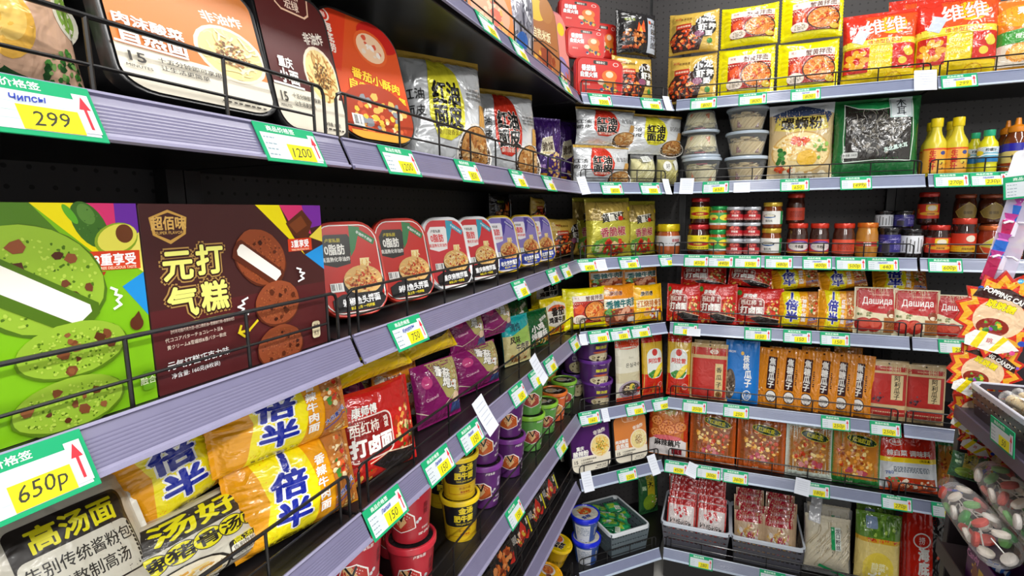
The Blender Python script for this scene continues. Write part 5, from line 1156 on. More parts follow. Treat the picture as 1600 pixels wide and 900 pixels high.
bottle('bottle_ginger', [(.029, 0), (.032, .003), (.032, .095), (.030, .105), (.018, .125), (.0145, .138), (.0145, .150)], '#d8c832',
       [(.016, .148), (.0175, .150), (.0175, .172), (.0165, .174), (.001, .174)], '#e8cf10',
       lambda a: (a.R(0, .93, 1, 1, '#d8501c'), a.R(0, 0, 1, .06, '#d8a02a'), a.T('生姜汁', .42, .52, .26, '#c8281c', 0, .05, vert=True, gap=1.05), a.E(.60, .80, .05, .08, '#3a4a8a'), a.blobs(.66, .36, .14, .24, ['#d8b02a', '#6a4a2a', '#e8d04a'], 14, .3)), (.012, .085), 'yellow ginger juice bottles', '#e8a83a', .032, 3)
bottle('bottle_lemon', [(.024, 0), (.0265, .003), (.0265, .03), (.025, .034), (.0265, .038), (.0265, .085), (.024, .098), (.014, .112), (.0125, .122)], '#d8d41c',
       [(.0145, .118), (.0155, .120), (.0155, .136), (.001, .137)], '#1fa87a',
       lambda a: (a.R(0, .62, 1, 1, '#dfe4e8'), a.T('柠檬汁', .5, .80, .22, '#2a2a2a', 0, .03), a.R(0, 0, 1, .34, '#1c7ab8'), a.line([(.1, .2), (.4, .5), (.9, .46)], .003, W_), a.E(.26, .6, .1, .16, '#e0d42a')), (.04, .085), 'yellow lemon bottles with green caps', '#6ab0c8', .0265, 4)
bottle('bottle_honey', [(.032, 0), (.036, .004), (.036, .09), (.032, .105), (.024, .118), (.022, .124)], '#6a3214',
       [(.025, .120), (.026, .122), (.026, .134), (.020, .138), (.010, .142), (.007, .160), (.001, .161)], '#e0861c',
       lambda a: (a.P([(0, .3), (0, .62), (.5, .80), (1, .62), (1, .3)], '#d8c06a'), a.R(0, .72, 1, 1, '#1f1c9a'), a.T('槐花蜜', .5, .5, .2, '#3a2a14', 0, .03), a.R(0, 0, 1, .3, '#8a2f14'), a.noodles(.5, .15, .3, .1, ['#e8c890'], 8, .002)), (.01, .088), 'brown honey bottles with orange spouts', '#3a2a6a', .036, 5, mat='glass_jar')

# ---- clear bowls of noodles, clear noodle bags
def tangle(mb, n, R, z0, z1, cols, w=.0016, seed=1, flat=.5):
    r = random.Random(seed)
    for i in range(n):
        a = r.uniform(0, 6.28); d = math.sqrt(r.random())*R*.85; z = r.uniform(z0, z1); th = r.uniform(0, 6.28); pts = []
        x, y = d*math.cos(a), d*math.sin(a); cu = r.uniform(-.7, .7)
        for k in range(8):
            q = math.hypot(x, y); f = min(1, R*.97/max(q, 1e-6)); pts.append((x*f, y*f, min(max(z, z0), z1)))
            x += R*.22*math.cos(th); y += R*.22*math.sin(th); z += r.uniform(-1, 1)*(z1-z0)*.12; th += cu
        mb.tube(pts, w, lin(r.choice(cols)), 4, False)
def bowl_kind(name, sauce, cols, seed, label_c):
    R0, R1, H = .046, .060, .062
    mb = MB(); mb.lathe([(R0-.004, 0), (R0, .002), (R1, H-.008), (R1+.001, H-.006)], (1, 1, 1, 1), 28, True, False); shell = mb.mesh('bowl', 'clear_rigid', 40)
    mb = MB(); mb.lathe([(R1, H-.0075), (R1+.005, H-.007), (R1+.0055, H-.003), (R1+.003, H), (R1-.003, H-.0005)], lin('#b9c6d4'), 28, True, False); rim = mb.mesh('rim', 'plastic', 40)
    mb = MB(); mb.lathe([(R1-.003, H-.0008), (.002, H+.001)], (1, 1, 1, 1), 28, False, False); lid = mb.mesh('lid', 'clear_rigid', 40)
    mb = MB(); mb.lathe([(.001, .004), (R0-.006, .005), (R0+.006, .034), (R0*.7, .042), (.002, .046)], lin(cols[0]), 18, False, False); tangle(mb, 46, R0+.004, .030, .047, cols, .0017, seed)
    for i in range(26):
        a = i*.2417; rr0, rr1 = R0-.003, R0+.0062
        mb.tube([(math.sin(a*1+q*.12)*(rr0+(rr1-rr0)*q/5), -math.cos(a+q*.12)*(rr0+(rr1-rr0)*q/5), .008+.028*q/5) for q in range(6)], .0015, lin(cols[i % len(cols)]), 4, False)
    nood = mb.mesh('noodles', 'food', 60)
    mb = MB(); mb.box(-.03, .005, -.040, -.037, .010, .030, lin(sauce), .001); mb.box(.008, .034, -.034, -.031, .008, .026, lin(sauce), .001); mb.box(-.02, .02, -.03, .01, .047, .0495, lin(label_c), .0008)
    sach = mb.mesh('sauce_sachet', 'film')
    kind(name, 2*R1+.011, 2*R1+.011, H, [('bowl', shell, []), ('rim', rim, []), ('lid', lid, []), ('noodles', nood, []), ('sauce_sachet', sach, [])], 'noodle bowl', 'clear lidded noodle bowls')
bowl_kind('clear_bowl', '#c86a2a', ['#d8d0a8', '#e4dcbc', '#c4b88a'], 3, '#c83a4a')
bowl_kind('clear_bowl_red', '#6a2420', ['#d0bc8c', '#bfa878', '#e0d0a8'], 5, '#8a2a2a')
def noodle_sack(name, W, H, D, cols, seed, lab, cat, group, foot=None):
    p = Pillow(W, H, D, 'v', seed, .005)
    shell = p.body('#ffffff').mesh('clear_bag', 'clear_film', 0)
    q = Pillow(W*.94, H*.80, D*.90, 'v', seed+1, .003); mb = q.body(cols[0]); mb.v = [np.concatenate(mb.v)+np.array([0, 0, H*.06])]
    r = random.Random(seed)
    for i in range(60):
        x = r.uniform(-.42, .42)*W; z0 = r.uniform(.1, .5)*H; pts = []; a = r.uniform(-.5, .5); x0 = x
        for k in range(7):
            z = z0+k*H*.05; x += W*.06*math.sin(a+k*.5); xx = np.array([np.clip(x, -.44*W, .44*W)]); zz = np.array([min(z, .82*H)-H*.06])
            pts.append((xx[0], -q.half(xx, zz)[0]-.0005, zz[0]+H*.06))
        mb.tube(pts, .0018, lin(r.choice(cols)), 4, False)
    fill = mb.mesh('noodles', 'food', 60)
    a = Art(W, H, seed); lab(a)
    art = a.build('printed_label', p.surf, 'film', lim=.008, e0=.0014, dl=.00004)
    kind(name, W, D, H, [('clear_bag', shell, []), ('noodles', fill, []), ('printed_label', art, [])], cat, group)
noodle_sack('clear_noodle_bag', .085, .085, .06, ['#cfc98e', '#e0dcae', '#b8b070'], 31, lambda a: (a.R(.3, .74, .7, .92, '#e3e6e0', 6), a.small(.5, .86, .3, 3, .02, '#8a8a7a')), 'noodle bag', 'clear bags of pale noodles')
noodle_sack('clear_noodle_bag_green', .075, .085, .06, ['#b8b060', '#cfc87a', '#9a9040'], 33, lambda a: (a.E(.3, .62, .18, .16, '#e8e8e0'), a.T('好', .3, .62, .16, '#2a2a2a'), a.R(.62, .5, .86, .8, '#d8d8d0', 20)), 'noodle bag', 'clear bags of greenish noodles')
noodle_sack('vermicelli_bag', .15, .20, .07, ['#d6ccb0', '#e6dec8', '#bdae8a'], 35, lambda a: (a.R(.56, .42, .64, .74, '#1f9a5a', 4), a.R(.64, .42, .76, .74, '#e0e8e0', 4), a.T('龙口粉丝', .70, .58, .075, '#2a2a2a', 4, .02, vert=True), a.P([(.3, .14), (.34, .18), (.98, .03), (.96, .0)], '#1f9a5a'), a.R(.1, .76, .34, .96, '#c9cbcf', -8)), 'noodle bag', 'clear bags of vermicelli')
def d_yellowsack(a):
    a.R(0, 0, 1, .66, '#e2cc7a'); a.E(.5, .26, .36, .24, '#e8cf4a'); a.R(0, .62, 1, .68, '#d8a82a'); a.blobs(.5, .66, .5, .05, ['#c83a1c', '#e0602a'], 18, .06); a.R(0, .68, 1, 1, '#5f8a2c'); a.blobs(.5, .84, .46, .14, ['#7aa83a', '#3f6a20', '#a8c85a', '#4f7a26'], 50, .14); a.RR(.2, .80, .46, .94, .004, '#8aa0c0'); a.T('酸菜', .5, .3, .12, '#f8f0b8', 0, .04); a.blobs(.5, .24, .3, .14, ['#f4f0da', '#f2e49a'], 12, .2); a.E(.30, .06, .14, .07, '#7ac04a')
bag('cabbage_bag', .15, .20, .06, '#e0cc80', d_yellowsack, 'pickle bag', 'yellow and green pickled cabbage bags', seed=83, wr=.005)
def d_silver(a): a.noodles(.5, .5, .45, .45, ['#8a8a96', '#d8d8e0', '#4a4a58'], 30, .006); a.E(.4, .4, .2, .1, '#3a6ab8')
bag('silver_bag', .13, .19, .06, '#9a98a4', d_silver, 'snack bag', 'silver snack bags', seed=85, mat='foil', wr=.007)
noodle_sack('clear_snack_bag', .12, .10, .06, ['#6a4a4a', '#8a6a62', '#5a3a3a'], 37, lambda a: (a.T('麻花', .5, .6, .2, '#e8e0d8', 0, .03),), 'snack bag', 'clear snack bags')

# ---- slotted plastic baskets
def basket_kind(name, W, D, H, body, rimc, group):
    mb = MB(); c = lin(body); T = .003
    def wall(p0, p1, q0, q1, n):                      # bottom edge p0-p1, top edge q0-q1: bars leaving rows of slots
        p0, p1, q0, q1 = map(np.array, (p0, p1, q0, q1))
        nr = np.cross(p1-p0, q0-p0); nr = nr/np.linalg.norm(nr)*T
        def quad(u0, u1, v0, v1):
            P = lambda u, v: (p0*(1-u)+p1*u)*(1-v)+(q0*(1-u)+q1*u)*v
            a = [P(u0, v0), P(u1, v0), P(u1, v1), P(u0, v1)]; b = [x-nr for x in a]
            mb.add(a+b, [(0, 1, 2, 3), (7, 6, 5, 4), (0, 4, 5, 1), (1, 5, 6, 2), (2, 6, 7, 3), (3, 7, 4, 0)], c)
        rows = [(0, .30), (.36, .54), (.60, .78), (.84, 1)]
        for v0, v1 in rows: quad(0, 1, v0, v1)
        for (a_, b_) in zip(rows[:-1], rows[1:]):
            for i in range(n+1):
                u = i/n*(1-.02); quad(max(0, u-.012), min(1, u+.014), b_[0]-.06, b_[0])
    ins = .014
    x0, x1, y0, y1 = -W/2, W/2, -D/2, D/2
    b = [(x0+ins, y0+ins, 0), (x1-ins, y0+ins, 0), (x1-ins, y1-ins, 0), (x0+ins, y1-ins, 0)]; t = [(x0+.004, y0+.004, H), (x1-.004, y0+.004, H), (x1-.004, y1-.004, H), (x0+.004, y1-.004, H)]
    for i in range(4):
        j = (i+1) % 4; wall(b[i], b[j], t[i], t[j], 14 if i % 2 == 0 else 10)
    mb.box(x0+ins, x1-ins, y0+ins, y1-ins, 0, .003, c)
    body_m = mb.mesh('basket_body', 'plastic')
    mb = MB(); r0 = rrect(W, D, .022, cz=0); r1 = rrect(W-.014, D-.014, .017, cz=0)
    lo = [[(x, y, H-.009) for x, y in r0], [(x, y, H+.002) for x, y in r0], [(x, y, H+.0035) for x, y in rrect(W-.003, D-.003, .021, cz=0)], [(x, y, H+.003) for x, y in r1], [(x, y, H-.009) for x, y in r1]]
    mb.loops(lo, lin(rimc), False, False); rim = mb.mesh('basket_rim', 'plastic', 40)
    kind(name, W, D, H+.0035, [('basket_body', body_m, []), ('basket_rim', rim, [])], 'basket', group)
basket_kind('grey_basket', .235, .28, .085, '#4f4f58', '#d3dbe6', 'slotted baskets on the bottom shelf')
basket_kind('white_crate', .20, .26, .085, '#5a666c', '#d9dee2', 'slotted baskets on the bottom shelf')
basket_kind('brown_basket', .30, .24, .075, '#3a3138', '#c6c9d8', 'slotted baskets')

# ---- price tags and paper notes
TW, TH = .092, .049
def _tag_meshes():
    f = lambda p, e: np.stack([p[:, 0], -np.full(len(p), .0008)-e, p[:, 1]], 1)
    mb = MB(); mb.box(-TW/2, TW/2, -.0008, .0006, 0, TH, lin('#12a06a'), .0002); card = mb.mesh('card', 'paper')
    a = Art(TW, TH, 3); a.R(.045, .08, .95, .74, '#d3dae0'); a.T('商品价格签', .40, .865, .15, '#e4f6ec', 0, .02, sx=1.15)
    for v in (.62, .46, .32, .18): a.small(.15, v, .16, 1, .035, '#8aa0a8')
    for v in (.54, .39, .25): a.line([(.06, v), (.8, v)], .0003, '#b8d8cc')
    base = a.build('printed_form', f, 'paper', e0=.0003, dl=.00003)
    mb = MB(); mb.box(.085*TW-TW*.0, .345*TW, -.0016, -.0013, .06*TH, .47*TH, lin('#e6dd18')); 
    mb = MB(); mb.box(-.10*TW, .33*TW, -.00165, -.00135, .09*TH, .50*TH, lin('#e6dd18')); yel = mb.mesh('yellow_sticker', 'paper')
    mb = MB(); mb.box(.34*TW, .46*TW, -.0017, -.00135, .13*TH, .84*TH, lin('#d9dfe6')); wh = mb.mesh('arrow_sticker', 'paper')
    b = Art(TW, TH, 4); b.R(.888, .20, .912, .60, '#d8323e'); b.Q([(.855, .56), (.945, .56), (.90, .80)], '#d8323e'); ar = b.build('arrow', f, 'paper', e0=.0011, dl=.00003)
    return card, base, yel, wh, ar
TAGM = _tag_meshes()
_PR = {}
def price_mesh(txt, note):
    if (txt, note) not in _PR:
        f = lambda p, e: np.stack([p[:, 0], -np.full(len(p), .0008)-e, p[:, 1]], 1)
        a = Art(TW, TH, 5); a.T(txt, .615, .30, .36, '#3a3a2c', 4, .006, sh=.25, sx=.95)
        if note: a.T(note, .50, .62, .17, '#1f3aa8', 5, .02, sh=.3, sx=.9)
        _PR[txt, note] = a.build('price_lettering', f, 'paper', e0=.0010, dl=.00003)
    return _PR[txt, note]
NOTES = {0: None, 1: 'Чипсы', 2: 'Лапша', 3: 'Молоко', 4: 'Кукурузы'}
TILT_R = math.atan2(RAIL_T, RAIL_H)
def price_tag(seg, k, px, price, where, note=0, lean=0, dz=0, scale=1.0):
    e = .0062
    z = RAIL_Z[k]-.002+dz
    s = s_at(seg, -.002, z+.02, px)
    loc = W3(seg, s, -e*math.cos(TILT_R)*1.0, z)
    r = new_obj('price_tag', None); r.location = tuple(loc); r.rotation_euler = (-TILT_R, math.radians(-lean), SEG[seg][3]); r.scale = (scale, 1, scale); r.empty_display_size = .02
    c = new_obj('card', TAGM[0], r); new_obj('printed_form', TAGM[1], c); y = new_obj('yellow_sticker', TAGM[2], r); w = new_obj('arrow_sticker', TAGM[3], r); new_obj('arrow', TAGM[4], w)
    new_obj('price_lettering', price_mesh(price, NOTES[note]), y)
    return tag(r, 'green-edged price tag handwritten %s on the rail %s' % (price, where), 'price tag', 'green price tags on the shelf rails')
def _note_mesh(W, H, seed):
    mb = MB(); n = 8; c = lin('#dfe4ee'); vs = []; fs = []
    for j in range(n+1):
        for i in (-1, 1): vs.append((i*W/2, -.0005-.004*((j/n)-.5)**2*4*(1 if seed % 2 else .4), H*j/n))
    m = len(vs); vs += [(x, y+.0005, z) for x, y, z in vs]
    for j in range(n): fs += [(2*j, 2*j+1, 2*j+3, 2*j+2), (m+2*j+2, m+2*j+3, m+2*j+1, m+2*j), (2*j, 2*j+2, m+2*j+2, m+2*j), (2*j+1, m+2*j+1, m+2*j+3, 2*j+3)]
    mb.add(vs, fs, c)
    return mb.mesh('paper', 'paper')
NOTE_M = {}
def paper_note(seg, k, px, where, W=.04, H=.07, lean=0, dz=-.002, lines=5):
    key = (W, H)
    if key not in NOTE_M:
        f = lambda p, e: np.stack([p[:, 0], -.0012-.004*(p[:, 1]/H-.5)**2*4*.4-e, p[:, 1]], 1)
        a = Art(W, H, 6)
        for i in range(lines): a.small(.5, .82-.13*i, .7, 1, .02, '#b4bac8')
        NOTE_M[key] = (_note_mesh(W, H, 2), a.build('faint_print', f, 'paper', lim=.01, e0=.0006, dl=.00003))
    s = s_at(seg, -.003, RAIL_Z[k]+.02, px)
    loc = W3(seg, s, -.0085, RAIL_Z[k]+dz)
    r = new_obj('paper_note', None); r.location = tuple(loc); r.rotation_euler = (-TILT_R, math.radians(-lean), SEG[seg][3]); r.empty_display_size = .02
    p = new_obj('paper', NOTE_M[key][0], r); new_obj('faint_print', NOTE_M[key][1], p)
    return tag(r, 'blank white paper slip stuck over the rail '+where, 'paper slip', 'white paper slips on the shelf rails')
# ------------------------------------------------------------------ labels: how each kind looks
LAB.update({
 'cookie_green': 'lime green cookie box with a bitten avocado cookie print', 'cookie_choc': 'dark brown cookie box with gold Chinese lettering and chocolate cookies',
 'honglv_orange': 'orange and cream noodle box in black tray', 'honglv_maroon': 'maroon and cream noodle box in black tray', 'honglv_purple': 'purple and cream noodle box in black tray',
 'hotpot_tray': 'orange-red hotpot meal in black wrapped tray', 'noodle_tray_red': 'red rimmed noodle tray with dark label', 'noodle_tray_white': 'white rimmed noodle tray with red label', 'noodle_tray_yellow': 'yellow rimmed noodle tray with lilac label',
 'red_tray': 'red hotpot tray with white lettering', 'rice_tray': 'brown oval self-heating rice tray', 'pink_tray': 'pink rounded meal tray', 'orange_tray': 'orange rounded meal tray',
 'mianpi_yellow': 'silver noodle bag with yellow patch', 'mianpi_red': 'silver noodle bag with red patch', 'purple_bag': 'shiny purple snack bag',
 'crab_noodle': 'bright yellow noodle bag with bowl picture', 'crayfish_gold': 'gold noodle bag with black disc and crayfish', 'black_noodle': 'black noodle bag with grey lettered strip',
 'soy_bag': 'red and yellow soy milk powder bag', 'orange_powder': 'orange juice powder bag', 'luosifen_bag': 'tan rice noodle bag with bowl of soup', 'fungus_bag': 'large green bag of black dried fungus with handwritten card',
 'chili_snack': 'olive green chili snack bag', 'ksf_bag': 'yellow noodle bag with big blue characters', 'ksf_red': 'yellow noodle bag with big blue numeral', 'broth_bag': 'cream noodle bag with dark band and yellow discs', 'broth_bag_red': 'cream noodle bag with red tomato and boxed text',
 'tomato_bag': 'red tomato noodle bag with framed white lettering', 'yuk_bag': 'yellow noodle bag with dark bowl of red noodles', 'magenta_bag': 'magenta noodle bag', 'teal_bag': 'teal beef noodle bag', 'green_bag': 'dark green noodle bag', 'egg_bag': 'yellow noodle bag with black brush characters',
 'beef_orange': 'orange beef noodle bag with teal lettering', 'beef_yellow': 'amber noodle bag with white lettering', 'dashida_bag': 'red and cream seasoning pouch lettered in Cyrillic',
 'seed_red': 'kraft seed pouch with plain red front', 'seed_blue': 'blue walnut flavoured seed pouch', 'seed_orange': 'orange caramel seed pouch with brown strip', 'seed_ali': 'kraft and brick-red seed pouch with calligraphy strip',
 'pickle_orange': 'orange pouch of oily pickles with green oval', 'pickle_white': 'white and green framed pickle pouch', 'pickle_green': 'green pickle pouch with yellow filling', 'kimchi_bag': 'red and silver kimchi seasoning pouch', 'lotus_bag': 'pouch of sliced lotus root with white lower part',
 'guksu_bag': 'white dried noodle pack with red top', 'corn_noodle': 'yellow corn noodle pack with red foot', 'ginger_pack': 'pink pickled ginger pack lettered in Cyrillic', 'pink_pack': 'clear snack pack with pink header', 'hotpot_base': 'red and black hotpot base pouch',
 'chip_bag': 'peach coloured snack bag with green foot', 'green_sachet': 'small green seasoning sachet', 'tall_green_bag': 'tall green and yellow pack', 'spicy_box': 'black spicy snack box with red chili print', 'fried_box': 'black snack box with fried strips print',
 'cup_red': 'red noodle cup', 'cup_purple': 'purple noodle cup', 'cup_green': 'green noodle cup', 'cup_orange': 'orange noodle cup', 'cup_amber': 'amber noodle cup', 'cup_gold': 'yellow noodle cup with black panel', 'pot_purple': 'wide dark purple noodle pot', 'pot_darkpurple': 'purple cup with white fungus print',
 'cup_blue': 'blue noodle cup with round foil lid', 'cup_yellow': 'yellow lidded noodle cup', 'cup_amber2': 'amber lidded noodle cup',
 'jar_yellow': 'dark red jar with yellow label and red lid', 'jar_greenlid': 'jar with green lid and green label', 'jar_small_red': 'squat dark jar with red label and silver lid', 'jar_goldlid': 'jar with gold lid and white label', 'jar_beef': 'jar with red lid and purple-white oval label', 'jar_red_plain': 'jar with red lid and plain red label',
 'jar_orange': 'amber ribbed jar with orange lid', 'jar_blue': 'black jar with dark blue label', 'jar_white': 'black jar turned to its white back label', 'jar_laogan': 'dark jar with red portrait label', 'jar_laogan_yellow': 'dark jar with red and yellow label', 'jar_wide': 'wide jar of red chili with shield label', 'jar_wide_shaded': 'wide chili jar coloured as if shaded', 'jar_yellowcap': 'jar with yellow cap and silver label',
 'bottle_ginger': 'yellow ginger juice bottle with yellow cap', 'bottle_lemon': 'yellow bottle with green cap and blue label', 'bottle_honey': 'brown honey bottle with orange spout cap',
 'clear_bowl': 'clear plastic bowl of pale noodles', 'clear_bowl_red': 'clear plastic bowl of noodles with red sachet', 'clear_noodle_bag': 'clear bag of pale noodles', 'clear_noodle_bag_green': 'clear bag of greenish noodles', 'vermicelli_bag': 'clear bag of white vermicelli', 'cabbage_bag': 'yellow and green pickled cabbage bag', 'silver_bag': 'crumpled silver snack bag', 'clear_snack_bag': 'clear bag of brown snacks',
})
# ------------------------------------------------------------------ shelf 1 (top)
I('orange_tray', 'L', 1, 735, 808, -40, t=.05, tilt=8, yaw=-20, where='on the top shelf')
I('silver_bag', 'L', 1, 800, 842, -25, t=.09, yaw=-20, where='between the orange and brown trays')
I('rice_tray', 'L', 1, 828, 880, -12, t=.05, tilt=8, yaw=-28, where='on the top shelf')
I('pink_tray', 'L', 1, 860, 894, 18, t=.05, tilt=6, yaw=-20, where='beside the brown rice tray')
r1 = I('red_tray', 'D', 1, 897, 976, 90, t=.04, where='at the bottom of the red pile')
r2 = I('red_tray', 'D', 1, 885, 945, 44, t=.075, on=r1, where='in the middle of the red pile')
I('red_tray', 'D', 1, 874, 938, 0, t=.09, on=r2, where='topmost of the red pile')
r3 = I('red_tray', 'D', 1, 925, 985, 92, t=.13, where='hidden behind the red pile')
I('red_tray', 'D', 1, 922, 962, 36, t=.13, on=r3, w=.13, where='leaning behind the red pile')
g1 = I('crayfish_gold', 'D', 1, 957, 1036, 85, t=.05, tilt=5, where='under the black noodle bag')
I('black_noodle', 'D', 1, 960, 1044, 14, t=.055, on=g1, tilt=4, where='on the gold bag on the top shelf')
g2 = I('crayfish_gold', 'R', 1, 1038, 1122, 82, t=.05, tilt=5, where='under another gold bag on the top shelf')
I('crayfish_gold', 'R', 1, 1041, 1126, 14, t=.055, on=g2, tilt=4, where='on top of another gold bag')
c1 = I('crab_noodle', 'R', 1, 1116, 1216, 70, t=.05, tilt=5, where='under another beside gold bags')
I('crab_noodle', 'R', 1, 1122, 1222, 4, t=.055, on=c1, tilt=4, where='on another beside gold bags')
c2 = I('crab_noodle', 'R', 1, 1205, 1322, 60, t=.05, tilt=5, where='under another beside milk powder')
I('crab_noodle', 'R', 1, 1216, 1326, -12, t=.055, on=c2, tilt=4, where='on another beside milk powder')
I('soy_bag', 'R', 1, 1316, 1442, 12, t=.05, tilt=6, where='beside the yellow noodle bags')
I('soy_bag', 'R', 1, 1432, 1574, -14, t=.05, tilt=6, where='beside the orange juice powder')
I('soy_bag', 'R', 1, 1385, 1470, -8, t=.16, tilt=3, where='behind the other two')
I('orange_powder', 'R', 1, 1562, 1680, -12, t=.05, tilt=5, where='beside the milk powder')
# ------------------------------------------------------------------ shelf 2
I('chip_bag', 'L', 2, -40, 160, t=.055, tilt=10, w=.20, anchor='r', h=.215, where='at the open end of the shelf')
I('honglv_orange', 'L', 2, 172, 436, -35, t=.05, tilt=14, where='beside the peach snack bag')
m1 = I('honglv_maroon', 'L', 2, 433, 548, -12, t=.06, tilt=12, where='beside the orange hotpot tray')
m2 = I('honglv_maroon', 'L', 2, 395, 500, 40, t=.19, where='standing in the second row')
I('honglv_orange', 'L', 2, 395, 500, None, t=.15, on=m2, flat=True, where='lying on top of the maroon boxes')
I('black_noodle', 'L', 2, 480, 545, 0, t=.22, on=None, zb=ztop(2)+.10, where='wedged behind the maroon boxes')
I('hotpot_tray', 'L', 2, 520, 662, 34, t=.05, tilt=14, yaw=-8, where='beside the silver noodle bags')
I('mianpi_yellow', 'L', 2, 648, 778, 84, t=.035, tilt=10, yaw=-32, w=.215, where='beside the hotpot tray')
I('mianpi_yellow', 'L', 2, 598, 708, 48, t=.215, tilt=4, sd=.65, w=.22, where='behind the hotpot tray')
I('mianpi_yellow', 'L', 2, 690, 770, 70, t=.215, tilt=2, sd=.7, w=.22, where='at the shelf back')
I('mianpi_red', 'L', 2, 766, 844, 140, t=.035, tilt=8, yaw=-35, w=.215, where='beside the purple bags')
I('mianpi_red', 'L', 2, 745, 800, 106, t=.225, tilt=2, sd=.65, w=.21, where='in the second row')
I('clear_snack_bag', 'L', 2, 800, 848, 150, t=.225, w=.13, where='behind the silver bags')
I('purple_bag', 'L', 2, 838, 882, 184, t=.04, yaw=-40, where='beside a silver bag')
I('purple_bag', 'L', 2, 872, 908, 190, t=.05, yaw=-40, where='in the corner of the shelf')
w1 = I('mianpi_red', 'D', 2, 900, 992, 226, t=.045, sd=.9, where='under a like bag')
I('mianpi_red', 'D', 2, 904, 1002, 166, t=.045, on=w1, sd=.9, where='on a like bag')
n1 = I('clear_noodle_bag', 'D', 2, 985, 1037, 240, t=.045, where='under a silver bag')
I('clear_noodle_bag_green', 'D', 2, 1030, 1070, 241, t=.045, where='under a silver bag')
I('mianpi_yellow', 'D', 2, 985, 1074, 178, t=.05, on=n1, sd=.8, where='on the clear noodle bags')
b1 = I('clear_bowl', 'R', 2, 1062, 1127, 245, t=.045, where='at the foot of the first stack')
b2 = I('clear_bowl', 'R', 2, 1062, 1126, 206, t=.045, on=b1, flip=True, where='upside down in the middle of the first stack')
I('clear_bowl', 'R', 2, 1063, 1125, 167, t=.045, on=b2, flip=True, where='upside down on top of the first stack')
b1 = I('clear_bowl_red', 'R', 2, 1130, 1203, 243, t=.045, where='at the foot of its stack')
b2 = I('clear_bowl_red', 'R', 2, 1132, 1204, 203, t=.045, on=b1, where='in the middle of its stack')
I('clear_bowl_red', 'R', 2, 1134, 1204, 164, t=.045, on=b2, where='on top of its stack')
I('luosifen_bag', 'R', 2, 1198, 1306, 160, t=.05, tilt=5, where='in front beside the fungus bag')
I('luosifen_bag', 'R', 2, 1216, 1313, 164, t=.15, tilt=3, where='standing behind its twin')
I('fungus_bag', 'R', 2, 1300, 1444, 150, t=.05, tilt=6, where='beside the yellow bottles')
for a, b, y, t, wh in ((1447, 1483, 183, .05, 'in front at the bay joint'), (1481, 1517, 181, .05, 'in front beside the green capped bottles'), (1441, 1472, 190, .13, 'in the second row'), (1472, 1503, 188, .13, 'in the second row'), (1447, 1476, 193, .21, 'in the last row')):
    I('bottle_ginger', 'R', 2, a, b, y, t=t, where=wh)
I('bottle_lemon', 'R', 2, 1532, 1564, 201, t=.05, where='in front')
I('bottle_lemon', 'R', 2, 1512, 1538, 206, t=.11, where='standing in the second row')
I('bottle_lemon', 'R', 2, 1536, 1562, 210, t=.17, where='standing in the last row')
I('bottle_honey', 'R', 2, 1573, 1615, 181, t=.05, where='in front beside the lemon bottle')
I('bottle_honey', 'R', 2, 1560, 1592, 186, t=.13, where='in the second row')
# ------------------------------------------------------------------ shelf 3
I('cookie_green', 'L', 3, 0, 233, 319, t=.05, w=.245, anchor='r', h=.193)
I('cookie_choc', 'L', 3, 236, 508, t=.05, w=.245, anchor='l', h=.193)
for i, (c, y, kn, wh) in enumerate(((556, 357, 'noodle_tray_red', 'next to the brown cookie box'), (640, 350, 'noodle_tray_red', 'next to the white rimmed trays'), (708, 347, 'noodle_tray_white', 'next to the red rimmed trays'), (756, 345, 'noodle_tray_white', 'next to the yellow rimmed trays'),
                          (794, 343, 'noodle_tray_yellow', 'next to the white rimmed trays'), (829, 341, 'noodle_tray_yellow', 'between its two twins'), (853, 341, 'noodle_tray_yellow', 'beside the gold crayfish bag'))):
    I(kn, 'L', 3, c-30, c+30, y, t=.06, tilt=14, yaw=-22, w=.128, where=wh)
for c, kn in ((640, 'noodle_tray_red'), (708, 'noodle_tray_white'), (790, 'noodle_tray_yellow'), (835, 'noodle_tray_yellow')):
    I(kn, 'L', 3, c-25, c+25, None, t=.17, tilt=6, yaw=-15, w=.125, where='in the second row')
tb = I('noodle_tray_yellow', 'L', 3, 765, 815, None, t=.26, w=.12, where='at the back under the black bag')
I('black_noodle', 'L', 3, 768, 815, 298, t=.255, zb=ztop(3)+.125, where='at the back above the yellow trays')
I('crayfish_gold', 'L', 3, 825, 872, 308, t=.19, zb=ztop(3)+.13, w=.15, where='lying over the yellow rimmed trays')
I('crayfish_gold', 'L', 3, 868, 915, 342, t=.05, yaw=-25, tilt=5, where='beside the yellow rimmed trays')
I('black_noodle', 'L', 3, 850, 885, 345, t=.14, yaw=-20, where='tucked behind the gold crayfish bag')
I('chili_snack', 'D', 3, 916, 1004, 310, t=.05, tilt=6, where='in front on the corner shelf')
I('chili_snack', 'D', 3, 985, 1030, 314, t=.12, w=.15, tilt=3, where='behind the jar side of its twin')
I('chili_snack', 'D', 3, 895, 950, 308, t=.25, w=.15, sd=.8, where='at the back of the corner shelf')
I('jar_yellowcap', 'D', 3, 1038, 1073, 350, t=.05, where='in front in the corner')
I('jar_yellowcap', 'D', 3, 1036, 1064, 352, t=.17, where='behind its twin in the corner')
j = I('jar_yellow', 'R', 3, 1073, 1108, 351, t=.05, where='at the foot of its stack'); I('jar_yellow', 'R', 3, 1078, 1109, 309, t=.07, on=j, where='on top of its stack')
j = I('jar_greenlid', 'R', 3, 1106, 1136, 359, t=.05, where='at the foot of its stack'); I('jar_greenlid', 'R', 3, 1108, 1138, 322, t=.05, on=j, where='on top of its stack')
